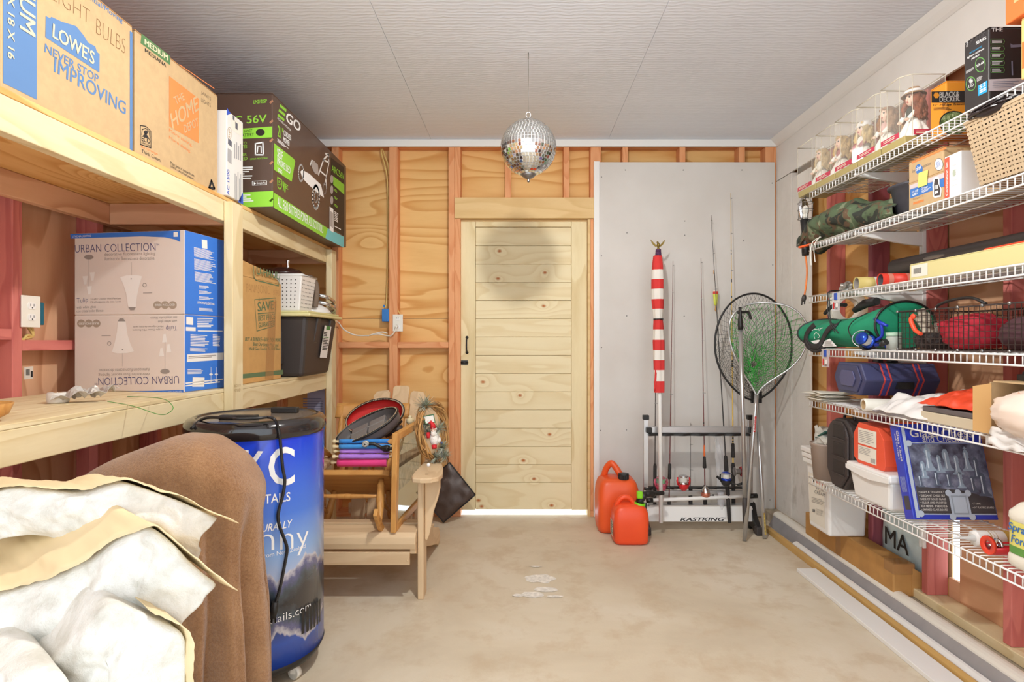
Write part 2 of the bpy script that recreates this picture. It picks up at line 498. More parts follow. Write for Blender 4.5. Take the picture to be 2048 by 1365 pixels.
# drywall sheet with white edge strip and screws
k = NT('bare_drywall')
co = k.coords((1, 1, 1), False)
k.l(k.ramp(k.noise(co, 3, 4), [(.3, lin((205, 199, 192))), (.7, lin((213, 208, 202)))]), k.b.inputs['Base Color'])
k.b.inputs['Roughness'].default_value = .85
k.bump(k.noise(co, 150, 2), .1, .001)
M['drywall'] = k.m
YD = YB - .0125
dw = MB(); dw.box(bx(1197.5), bx(1548.5), YD, YB - .0005, .004, bz(325))
pd = part('drywall_panel', dw, M['drywall'], wb, bevel=.002, kind='structure')
mb = MB(); mb.box(bx(1187), bx(1198), YD - .01, YB + .02, .004, bz(324)); mb.box(bx(1187), bx(1189.5), YB, YB + .1, .004, bz(324))
part('edge_strip', mb, M['white'], wb, bevel=.002, kind='structure')
for px, py in [(1150 + a / 3.25, 300 + b / 3.25) for a, b in ((327, 130), (704, 130), (1085, 130), (172, 175), (1282, 215), (337, 538), (714, 461), (713, 553), (1095, 590), (172, 688), (1285, 747), (336, 1078), (710, 1080), (1095, 1080), (172, 1283))] + [(1201, 861), (1253, 860), (1203, 960), (1540, 1000), (1544, 700)]:
    p = W(px, py, YD)
    mb = MB(); mb.lathe([(.0001, -.0015), (.004, -.001), (.0045, .001)], (p.x, YD, p.z), 10, 'y')
    part('screw_head', mb, M['steel'], pd)
# ---- door --------------------------------------------------------------------------
YS = 3.912
def dx(px): return (px - 1040) * YS / F
def dz(py): return CZ - (py - 682) * YS / F
dr = thing('door_1', None, None, (0, YS, 0), kind='structure')
lines = [447, 454, 491, 528, 565, 601, 637, 674, 711, 747, 784, 820, 857, 894, 930, 966, 1020]
lines = [454, 491, 528, 565, 601, 637, 674, 711, 747, 784, 820, 857, 894, 930, 966, 1020]
for a, b in zip(lines, lines[1:]):
    mb = MB(); mb.box(dx(951.3), dx(1142.7), YS + .006, YS + .03, dz(b) + .001, dz(a) - .001)
    part('plank', mb, M['doork'], dr, bevel=.003)
mb = MB(); mb.box(dx(951), dx(1143), YS + .0305, YS + .036, dz(1020), dz(443)); part('door_backing', mb, M['header'], dr)
for a, b in ((921.5, 951), (1143, 1174)):
    mb = MB(); mb.box(dx(a), dx(b), YS, YS + .035, dz(1020), dz(443))
    part('stile', mb, M['doorz'], dr, bevel=.003)
mb = MB(); mb.box(dx(951.3), dx(1142.7), YS, YS + .035, dz(453.5), dz(443)); part('top_rail', mb, M['doorx'], dr, bevel=.003)
mb = MB(); mb.box(dx(918), dx(921), YB + .002, YS + .06, 0, dz(440)); mb.box(dx(1174.5), bx(1181) - .001, YB + .002, YS + .06, 0, dz(440))
part('jamb', mb, M['header'], dr)
mb = MB(); mb.box(dx(918), dx(1178), YB + .035, YS + .06, dz(442.5), bz(437) - .001); part('head_jamb', mb, M['header'], dr)
p = W(934, 690, YS)
mb = MB(); mb.tube(spline([p + V3((0, 0, .05)), p + V3((0, -.03, .03)), p + V3((0, -.034, 0)), p + V3((0, -.03, -.03)), p + V3((0, 0, -.05))], 5), .005, 8)
for z in (.052, -.052): mb.lathe([(.0001, -.004), (.010, -.003), (.011, 0)], (p.x, YS, p.z + z), 10, 'y')
part('pull_handle', mb, M['black'], dr, label='small black iron pull handle')
p = W(929, 725, YS)
mb = MB(); mb.cb((p.x, YS - .003, p.z), (.046, .005, .03)); mb.cyl((p.x - .03, YS - .01, p.z), (p.x + .026, YS - .01, p.z), .006, n=8); mb.cyl((p.x + .01, YS - .01, p.z), (p.x + .01, YS - .028, p.z - .004), .004, n=8)
part('slide_bolt', mb, M['black'], dr, label='black slide bolt')
# ---- right wall --------------------------------------------------------------------
XR, XS, XPW = 1.75, 1.7627, 1.852
wr = thing('wall_right', None, None, (XR, 2, 0), kind='structure')
k = NT('grimy_white_wall')
co = k.coords((1, 1, 1), False)
n1 = k.noise(co, 3, 5, .7); n2 = k.noise(k.coords((3, 3, .9), False), 2.4, 6, .75)
c = k.ramp(n1, [(.3, lin((212, 206, 198))), (.7, lin((226, 221, 214)))])
c = k.mix(k.ramp(n2, [(.56, (0, 0, 0, 1)), (.72, (.75, .75, .75, 1))]), c, lin((168, 160, 148)))
k.l(c, k.b.inputs['Base Color']); k.b.inputs['Roughness'].default_value = .85
k.bump(n2, .3, .004)
M['grimy'] = k.m
M['wallw'] = mat('white_wallboard', (226, 222, 216), .85, var=.05, vs=3)
mb = MB(); mb.box(XR, XS - .0005, -.6, 3.883, 2.292, CEIL - .001)
part('upper_wallboard', mb, M['wallw'], wr, kind='structure')
mb = MB(); mb.box(XR - .004, XS + .02, 3.66, 3.883, .002, 2.285); part('wallboard_strip', mb, M['grimy'], wr, bevel=.003, kind='structure')
mb = MB(); mb.box(XR, XS + .001, 3.43, 3.656, .002, 2.25); part('wallboard_strip', mb, M['grimy'], wr, bevel=.003, kind='structure')
sy = [3.63, 3.235, 2.845, 2.46, 2.04, 1.63, 1.22, .81, .4, -.01, -.42]
sm = ['stud', 'pink', 'plum', 'pink', 'pink', 'pink', 'stud', 'pink', 'stud', 'pink', 'stud']
for y, m in zip(sy, sm):
    if y > 3.5: continue
    mb = MB(); mb.box(XS, XPW - .001, y, y + .038, .1, 2.5)
    part('stud', mb, M[m + 'z'], wr, bevel=.003, kind='structure')
mb = MB(); mb.box(XS - .012, XPW, -.6, 3.42, .06, .099); part('sole_plate', mb, M['piney'], wr, bevel=.003, kind='structure')
for (y0, y1, z0, z1, m) in ((2.50, 3.97, .0, 1.3, 'plyy'), (2.475, 3.97, 1.302, CEIL, 'plyy'), (2.458, 2.4985, .46, 1.3, 'plyy'), (2.458, 2.4985, 0, .17, 'plyy'), (1.25, 2.456, 1.302, CEIL, 'plydy'), (1.25, 2.396, 0, 1.3, 'plydy'), (2.3965, 2.4575, .45, 1.3, 'plydy'), (2.3965, 2.4575, 0, .18, 'plydy'), (-.6, 1.248, 0, CEIL, 'plydy')):
    mb = MB(); mb.box(XPW, XPW + .012, y0, y1, z0, z1); part('plywood_panel', mb, M[m], wr, kind='structure')
mb = MB(); mb.box(XPW + .0125, XPW + .02, 2.458, 4, 0, CEIL + .05); mb.box(XPW + .0125, XPW + .02, -.6, 2.396, 0, CEIL + .05); mb.box(XPW + .0125, XPW + .02, 2.396, 2.458, .45, CEIL + .05)
part('leak_stop_sheet', mb, M['kraft'], wr, kind='structure')  # added unseen sheet, keeps outside light out of the panel gaps
# ---- left wall ---------------------------------------------------------------------
XL, XLP = -1.80, -1.889
wl = thing('wall_left', None, None, (XL, 2, 0), kind='structure')
for y, m in zip((3.84, 3.60, 3.22, 2.82, 2.42, 2.018, 1.61, 1.2, .8, .4, 0, -.4), ('stud', 'pink', 'plum', 'pink', 'pink', 'pink', 'stud', 'pink', 'stud', 'pink', 'stud', 'stud')):
    mb = MB(); mb.box(XLP + .001, XL, y, y + .04, .04, 2.53); part('stud', mb, M[m + 'z'], wl, bevel=.003, kind='structure')
for y0, y1, z in ((2.059, 2.419, 1.165), (1.651, 2.017, 1.205), (2.461, 2.819, 1.2)):
    mb = MB(); mb.box(XLP + .001, XL - .002, y0, y1, z, z + .038); part('blocking', mb, M['pinky'], wl, kind='structure')
for y0, y1, z0, z1 in ((-.6, 1.62, 0, CEIL), (1.622, 2.838, 0, CEIL), (2.84, 3.97, 0, CEIL)):
    mb = MB(); mb.box(XLP - .012, XLP, y0, y1, z0, z1); part('plywood_panel', mb, M['plydz'], wl, kind='structure')
mb = MB(); mb.box(XLP - .02, XLP - .0125, -.6, 4, 0, CEIL + .05)
part('leak_stop_sheet', mb, M['kraft'], wl, kind='structure')  # added out of view to close the left wall's seams against light
mb = MB(); mb.box(XLP, XL, -.6, 3.88, 2.531, CEIL - .001); part('top_plate', mb, M['studx'], wl, kind='structure')
mb = MB(); mb.box(XLP, XL, -.6, 3.88, 0, .039); part('sole_plate', mb, M['studx'], wl, kind='structure')
# ---- lumber shelf ------------------------------------------------------------------
XF = -1.235
D1, D2 = 1.808, 1.0
ls = thing('lumber_shelf', 'long two-tier shelf of pale pine two-by-fours along the wall', 'shelf', (-1.5, 2.3, 0))
for zt in (1.79, .985):
    mb = MB(); mb.box(XF - .038, XF, .85, 3.72, zt - .089, zt); part('front_beam', mb, M['piney'], ls, bevel=.003)
    mb = MB(); mb.box(XL + .001, XL + .039, .85, 3.72, zt - .089, zt); part('back_ledger', mb, M['ply' + 'dy'], ls, bevel=.003)
    for y in (.85, 2.44, 3.68):
        mb = MB(); mb.box(XL + .04, XF - .039, y, y + .038, zt - .089, zt); part('cross_beam', mb, M['plydx'], ls, bevel=.003)
for y0, y1 in ((.84, 2.41), (2.412, 3.72)):
    mb = MB(); mb.box(XL + .002, XF, y0, y1, 1.7905, D1 - .0005); part('deck_board', mb, M['plyy'], ls, bevel=.002)
for x0, x1 in ((XL + .002, -1.62), (-1.618, -1.43), (-1.428, XF)):
    mb = MB(); mb.box(x0, x1, .84, 3.72, .9855, D2 - .0005); part('deck_board', mb, M['piney'], ls, bevel=.002)
for y0, y1 in ((.86, .949), (2.37, 2.46), (3.62, 3.71)):
    mb = MB(); mb.box(XF + .0005, XF + .038, y0, y1, 0, 1.783); part('post', mb, M['pinez'], ls, bevel=.003)
    mb = MB(); mb.box(XL + .002, XL + .04, y0, y1, 0, .895); part('rear_post', mb, M['pinkz'], ls, bevel=.003)
mb = MB(); mb.text('KD 19', V3((XF + .0388, 2.385, 1.005)), V3((0, .05, 0)), V3((0, 0, .012))); mb.text('STUD', V3((XF + .0388, 2.385, .985)), V3((0, .05, 0)), V3((0, 0, .012)))
part('mill_stamp', mb, mat('faded_stamp', (176, 150, 104), .8), ls)
# ---- wire shelves ------------------------------------------------------------------
SZ = [1.942, 1.683, 1.424, 1.163, .910, .525]
SXF, SXB, SY0, SY1 = 1.445, 1.745, 1.15, 2.835
names = ['white wire shelf nearest the ceiling, holding the clear doll cases', 'white wire shelf holding the camouflage bag and the woven basket', 'white wire shelf holding the cardboard tubes and long cream box', 'white wire shelf holding the green bag and the wire mesh crate', 'white wire shelf holding the navy toolbox and plastic bags', 'white wire shelf lowest of all, holding the chess game box']
mb = MB()
ny = int((SY1 - SY0) / .0255)
r = .0021
mb.tube([(SXB, 2.0, 0), (SXF + .004, 2.0, 0), (SXF, 2.0, -.004), (SXF, 2.0, -.033)], r, 5)
cross = mb
mb = MB()
for x, z in ((SXB, -.005), (SXB - .11, -.005), (SXF + .09, -.005)):
    mb.tube([(x, SY0, z), (x, SY1, z)], .0028, 6)
rails = mb
mb = MB()
for z in (-.003, -.034): mb.tube([(SXF - .003, SY0 - .002, z), (SXF - .003, SY1 + .002, z)], .0032, 6)
lip = mb
base0 = V3((1.6, 2.0, 0))
proto = None
for z, lab in zip(SZ, names):
    if proto is None:
        proto = thing('wire_shelf', lab, 'shelf', base0, group='white wire shelves')
        wires = [part('cross_wire', cross, M['wire'], proto)]
        for i in range(ny): wires.append(wires[0].copy()); COL.objects.link(wires[-1])
        for i, o in enumerate(wires): o.location.y = SY0 - 2.0 + (SY1 - SY0) * i / ny
        part('support_rails', rails, M['wire'], proto); part('front_lip', lip, M['wire'], proto)
        for y in (2.48, 1.40):
            mb = MB(); mb.prism([(SXB + .014, -.008), (SXF + .012, -.008), (SXF + .012, -.02), (SXB - .06, -.062), (SXB + .014, -.07)], 'y', y - .009, y + .009)
            part('bracket', mb, M['wire'], proto, bevel=.002)
        proto.location.z = z
    else:
        copy_tree(proto, V3((base0.x, base0.y, z)), None, lab)
for y, lab in ((2.48, 'white slotted shelf standard screwed to the pink stud between bins'), (1.40, 'white slotted shelf standard at the open end of the wire shelves')):
    st = thing('shelf_standard', lab, 'standard', (XS, y, .3), group='shelf standards')
    mb = MB(); mb.box(XS - .014, XS - .0008, y - .0125, y - .007, .3, 2.2); mb.box(XS - .014, XS - .0008, y + .007, y + .0125, .3, 2.2); mb.box(XS - .004, XS - .0008, y - .007, y + .007, .3, 2.2)
    part('channel', mb, M['wire'], st)
    mb = MB()
    for i in range(62): mb.box(XS - .0046, XS - .0041, y - .003, y + .003, .32 + i * .03, .338 + i * .03)
    part('slots', mb, M['dark'], st)
# ---- printed faces: pixel of the photograph -> point on a real face of a box --------
CAMP = V3((0, 0, CZ))
class Face:
    def __init__(s, mb, p0, n, crop=(0, 0, 1)):
        s.mb = mb; s.p0 = V3(p0); s.n = V3(n).normalized(); s.c = crop; s.lv = 1; s.map = None
    def P(s, c):
        x, y = s.map(c) if s.map else c
        px = s.c[0] + x / s.c[2]; py = s.c[1] + y / s.c[2]
        d = V3(((px - CX) / F, 1, -(py - CY) / F))
        t = (s.p0 - CAMP).dot(s.n) / d.dot(s.n)
        return CAMP + d * t + s.n * (.0006 * s.lv)
    def t(s, txt, o, u, v, m=None, lv=1, bold=0, shear=0, space=1):
        if m is not None: s.mb.m = m
        s.lv = lv; o = s.P(o)
        s.mb.text(txt, o, s.P(u) - o, s.P(v) - o, bold, shear, space)
    def poly(s, pts, m=None, lv=1):
        if m is not None: s.mb.m = m
        s.lv = lv; s.mb.poly([s.P(p) for p in pts])
    def r(s, o, u, v, m=None, lv=1):
        if m is not None: s.mb.m = m
        s.lv = lv; o = s.P(o)
        s.mb.rect(o, s.P(u) - o, s.P(v) - o)
    def lines(s, o, u, v, n, m=None, lv=1, fill=.5, jit=.35):
        if m is not None: s.mb.m = m
        s.lv = lv; o = s.P(o)
        s.mb.lines(o, s.P(u) - o, s.P(v) - o, n, fill, jit)
    def line(s, pts, w, m=None, lv=1):
        """flat stroke of width w (metres) through pixel points"""
        if m is not None: s.mb.m = m
        s.lv = lv; q = [s.P(p) for p in pts]
        for a, b in zip(q, q[1:]):
            t = (b - a); 
            if t.length < 1e-6: continue
            side = t.cross(s.n).normalized() * (w / 2); e = t.normalized() * (w * .3)
            s.mb.poly([a - side - e, b - side + e, b + side + e, a + side - e])
    def ell(s, c, rx, ry, m=None, lv=1, n=20, w=0):
        pts = [(c[0] + rx * math.cos(2 * math.pi * i / n), c[1] - ry * math.sin(2 * math.pi * i / n)) for i in range(n)]
        if w: s.line(pts + pts[:1], w, m, lv)
        else: s.poly(pts, m, lv)
def carton(name, label, x0, x1, y0, y1, z0, z1, m, edge=None, T=None, bevel=.004, cat='box', group=None, gap=True):
    t = thing(name, label, cat, ((x0 + x1) / 2, (y0 + y1) / 2, z0), group)
    mb = MB(); mb.T = T; mb.box(x0, x1, y0, y1, z0, z1 - .004)
    part('carton_body', mb, m, t, bevel=bevel)
    xm = (x0 + x1) / 2
    for a, b in ((x0 + .001, xm - .001), (xm + .001, x1 - .001)):
        mb = MB(); mb.T = T; mb.box(a, b, y0 + .001, y1 - .001, z1 - .0038, z1)
        part('top_flap', mb, edge or m, t, bevel=.0015)
    return t
# ==== things on the lumber shelf ====================================================
LB = mat('blue_carton_ink', (90, 126, 172), .75)
# big home store carton with blue print
t = carton('cardboard_box', 'cardboard moving box with blue home-store print and LIGHT BULBS written on it', -1.70, -1.247, 1.365, 1.832, D1, 2.214, M['card'], M['cardd'])
mb = MB(); f = Face(mb, (-1.247, 0, 0), (1, 0, 0), (0, 0, 4.55))
mb.rect((-1.2464, 1.372, 1.823), (0, .096, 0), (0, 0, .385))
mb.m = 1; mb.text('MEDIUM', (-1.2452, 1.416, 2.205), (0, 0, -.225), (0, .046, 0), bold=.015)
mb.text('18 X 18 X 16', (-1.2452, 1.383, 2.085), (0, 0, -.195), (0, .019, 0), bold=.015)
f.poly([(410, 335), (415, 142), (455, 165), (465, 150), (560, 195), (690, 235), (760, 320), (800, 385), (865, 420), (880, 470), (905, 490), (903, 660)], 0)
f.t("LOWE'S", (470, 335), (850, 590), (478, 205), 1, 3, .02)
f.t('NEVER STOP', (403, 470), (893, 755), (408, 390), 0, 1, .02)
f.t('IMPROVING', (487, 650), (1140, 1045), (495, 515), 0, 1, .015)
f.t('Residential/Moving', (640, -118), (1110, 222), (645, -180), 0, 1, .01)
f.t('LIGHT', (465, -12), (812, 218), (470, -150), 2, 1, -.028)
f.t('BULBS', (872, 300), (1135, 490), (878, 160), 2, 1, -.028)
mb.m = 0; mb.rect((-1.2464, 1.818, 1.812), (0, .012, 0), (0, 0, .38))
part('printing', mb, [LB, mat('pale_card_ink', (226, 206, 168), .8), mat('brown_marker', (132, 96, 60), .8)], t)
# second carton
t = carton('cardboard_box', 'cardboard moving box with orange square logo and green MEDIUM panel', -1.66, -1.251, 1.85, 2.356, D1, 2.216, M['card'], M['cardd'])
mb = MB(); f = Face(mb, (-1.251, 0, 0), (1, 0, 0), (240, 30, 3.5))
f.poly([(143, 195), (150, 128), (350, 285), (350, 350)], 0)
f.t('MEDIUM', (170, 203), (332, 318), (170, 163), 1, 2, .035); f.t('MEDIANA', (173, 256), (322, 366), (173, 230), 2, 1, .02)
f.poly([(343, 778), (343, 425), (550, 585), (550, 897)], 3)
f.t('THE', (388, 625), (455, 590), (368, 575), 4, 2, .03); f.t('HOME', (365, 800), (549, 665), (347, 690), 4, 2, .035); f.t('DEPOT', (450, 828), (549, 772), (440, 770), 4, 2, .03)
f.t('More saving.', (343, 822), (505, 930), (343, 790), 3); f.t('More doing.', (343, 872), (495, 972), (343, 842), 3)
f.t("JANE'S", (568, 556), (636, 604), (568, 528), 2, 1, -.02); f.t('LIGHTS', (568, 604), (634, 646), (568, 578), 2, 1, -.02)
f.line([(142, 905), (142, 772), (180, 778), (215, 812), (216, 930), (142, 905)], .003, 2)
f.line([(150, 838), (155, 800), (180, 792), (203, 815), (208, 858)], .003, 2); f.ell((180, 820), 14, 14, 2); f.poly([(160, 842), (180, 825), (200, 858), (200, 866), (160, 850)], 2)
f.t('ECO', (150, 880), (210, 902), (150, 842), 2, 1, .02); f.t('OPTIONS', (148, 900), (212, 926), (148, 884), 2)
f.t('Be Orange.', (148, 930), (268, 988), (148, 908), 3); f.t('Think Green.', (150, 962), (286, 1030), (150, 936), 2)
f.t('This box is made from', (350, 1044), (518, 1134), (350, 1022), 2); f.t('100% recycled paper.', (355, 1072), (518, 1160), (355, 1050), 2)
f.line([(622, 1215), (640, 1160), (660, 1212), (622, 1215)], .012, 2)
f.lines((415, 352), (660, 520), (415, 340), 1, 3, jit=0)
part('printing', mb, [mat('green_ink', (84, 122, 76), .7), mat('pale_card_ink2', (224, 210, 176), .8), M['ink_k'], M['orange'], M['card']], t)
# white printer supply box
t = thing('supply_box', 'narrow white and blue printer supply box standing beside the moving box', 'box', (-1.40, 2.44, D1))
mb = MB(); mb.box(-1.60, -1.222, 2.372, 2.512, D1 + .0005, 2.165); part('carton_body', mb, mat('white_card', (226, 222, 216), .6), t, bevel=.004)
mb = MB(); f = Face(mb, (-1.222, 0, 0), (1, 0, 0), (240, 30, 3.5))
f.poly([(748, 700), (748, 648), (775, 690)], 0); f.poly([(825, 1310), (860, 1240), (862, 1325), (845, 1318)], 0)
f.t('hp', (772, 860), (770, 800), (758, 852), 3, bold=.01); f.ell((765, 828), 15, 42, 3, w=.002)
f.poly([(755, 900), (757, 862), (782, 885), (781, 925)], 1); f.poly([(752, 1020), (754, 930), (781, 950), (780, 1045)], 2)
f.t('AC 1500', (764, 1262), (764, 1085), (749, 1255), 0, bold=.02)
f.lines((800, 1290), (800, 1080), (850, 1310), 5, 2); f.lines((795, 1000), (795, 880), (850, 1020), 4, 2); f.r((780, 800), (850, 850), (780, 710), 4); f.r((788, 730), (800, 742), (788, 700), 1, 2); f.r((806, 790), (822, 805), (806, 745), 1, 2)
part('printing', mb, [mat('royal_ink', (62, 88, 190), .6), mat('slate_ink', (96, 96, 108), .6), mat('grey_ink', (168, 166, 166), .6), mat('tan_ink', (186, 160, 120), .6), M['paper']], t)
# mower carton
XE, YE = -1.13, 2.6
EB = mat('dark_brown_carton', (84, 64, 54), .38, coat=.2); EG = mat('lime_ink', (142, 206, 62), .5)
t = carton('mower_carton', 'long dark brown lawn mower carton with lime green lettering, overhanging the shelf end', -1.62, XE, YE, 3.70, D1, 2.335, EB, EB)
mb = MB()
f = Face(mb, (0, YE, 0), (0, -1, 0), (430, 170, 4.015))
f.t('ARC 56V', (20, 322), (415, 300), (20, 258), 0, 1, .02); f.t('LM2102SP', (310, 150), (416, 142), (312, 120), 0, 1, .02)
f.poly([(20, 440), (20, 365), (460, 332), (460, 420)], 0); f.t("INDUSTRY'S MOST", (90, 395), (300, 378), (90, 372), 3, 2); f.t('ADVANCED BATTERY', (60, 428), (312, 410), (60, 402), 3, 2)
f.ell((365, 380), 36, 28, 3, 2); f.t('UP TO', (170, 480), (255, 476), (170, 458), 0); f.t('MINUTES', (140, 512), (258, 506), (140, 486), 0); f.t('HIGHER', (150, 572), (255, 568), (150, 550), 0); f.t('SPEED', (165, 606), (260, 602), (165, 580), 0)
f.line([(325, 560), (325, 470), (385, 460), (388, 560), (325, 560)], .006, 1); f.line([(340, 540), (345, 490), (370, 490), (372, 545)], .005, 1); f.t('COMPACT UPRIGHT STORAGE', (282, 602), (422, 592), (282, 588), 0)
f.lines((60, 760), (310, 755), (60, 655), 6, 1); f.line([(300, 805), (300, 772), (415, 768), (415, 800), (300, 805)], .002, 1); f.t('Google Play', (335, 800), (412, 796), (335, 780), 1); f.poly([(312, 802), (312, 778), (330, 790)], 1)
f.poly([(20, 985), (20, 872), (468, 850), (468, 975)], 0); f.lines((60, 945), (350, 938), (60, 880), 4, 1, 2)
for y in (130, 290, 440, 620, 770, 920): f.line([(440, y + 10), (462, y - 10)], .004, 4); f.line([(446, y + 16), (466, y - 2)], .004, 4)
f = Face(mb, (XE, 0, 0), (1, 0, 0), (430, 170, 4.015))
for k in range(3): f.poly([(523 - 9 * k, 152 + 38 * k), (573 - 8 * k, 195 + 38 * k), (570 - 8 * k, 217 + 38 * k), (518 - 9 * k, 172 + 38 * k)], 0)
f.t('GO', (565, 285), (680, 380), (577, 210), 1, 1, .05); f.t('POWER+POWER', (500, 272), (608, 374), (502, 255), 1)
f.t('21"', (500, 408), (546, 442), (503, 315), 0, 1, .02); f.t('CORDLESS', (550, 402), (610, 448), (550, 358), 1, bold=.02); f.t('MOWER', (548, 455), (597, 492), (549, 412), 1, bold=.02)
f.lines((500, 455), (590, 525), (500, 425), 3, 1, jit=.4)
f.poly([(473, 680), (473, 465), (632, 592), (643, 612), (615, 775)], 0); f.t('SELF', (497, 572), (542, 606), (497, 502), 1, 2, .01); f.t('PROPELLED', (497, 634), (602, 716), (499, 576), 1, 2, .01); f.lines((500, 690), (540, 720), (500, 655), 3, 1, 2)
f.line([(500, 740), (535, 762), (533, 820), (518, 838), (502, 812), (500, 740)], .006, 0); f.t('5', (508, 800), (524, 812), (508, 762), 0, bold=.02); f.t('90', (541, 850), (566, 868), (541, 765), 0, 1, .02); f.lines((566, 830), (588, 845), (566, 790), 3, 0)
f.poly([(471, 985), (471, 862), (905, 1150), (885, 1230)], 0); f.poly([(885, 1230), (905, 1150), (1034, 1218), (1034, 1306)], 5)
f.t('ALL EGO BATTERIES POWER ALL EGO TOOLS', (500, 972), (866, 1192), (502, 895), 1, 2, .01)
# mower drawing
f.poly([(685, 695), (700, 680), (760, 715), (850, 800), (875, 905), (840, 880), (750, 800), (700, 745)], 1)
f.poly([(770, 620), (790, 605), (825, 640), (830, 720), (800, 710), (775, 660)], 6, 2)
f.ell((690, 705), 20, 65, 1, w=.010); f.ell((810, 900), 26, 92, 1, w=.016); f.ell((810, 900), 12, 40, 1, w=.008)
f.line([(830, 720), (870, 600), (910, 555), (915, 620), (880, 800)], .012, 1); f.line([(870, 600), (910, 620)], .01, 1); f.line([(885, 550), (915, 560), (910, 600)], .01, 1); f.line([(845, 690), (890, 730), (895, 830)], .01, 1)
f.line([(765, 640), (775, 605), (800, 620)], .01, 1); f.ell((880, 830), 12, 45, 6, w=.008)
f.poly([(930, 1140), (930, 580), (1036, 662), (1036, 1215)], 3); f.t('ARC56V', (935, 690), (1034, 765), (935, 636), 0, 2, .02)
f.poly([(948, 800), (948, 730), (1036, 800), (1036, 880)], 0, 2)
for k in range(3): f.ell((936, 755 + 85 * k), 12, 34, 6, 2); f.lines((955, 850 + 60 * k), (985, 872 + 60 * k), (955, 828 + 60 * k), 2, 0, 2)
f.poly([(918, 1165), (918, 975), (948, 995), (950, 1185)], 1, 3); f.poly([(922, 1130), (922, 1010), (944, 1025), (944, 1150)], 6, 4); f.lines((958, 1090), (990, 1110), (958, 1010), 6, 1, 2); f.lines((958, 1140), (1015, 1170), (958, 1125), 1, 1, 2)
part('printing', mb, [EG, M['ink_w'], M['ink_k'], mat('near_black_ink', (44, 36, 34), .5), mat('strap_ink', (176, 124, 92), .7), mat('cyan_ink', (110, 196, 204), .5), mat('mid_grey_ink', (172, 164, 160), .6)], t)
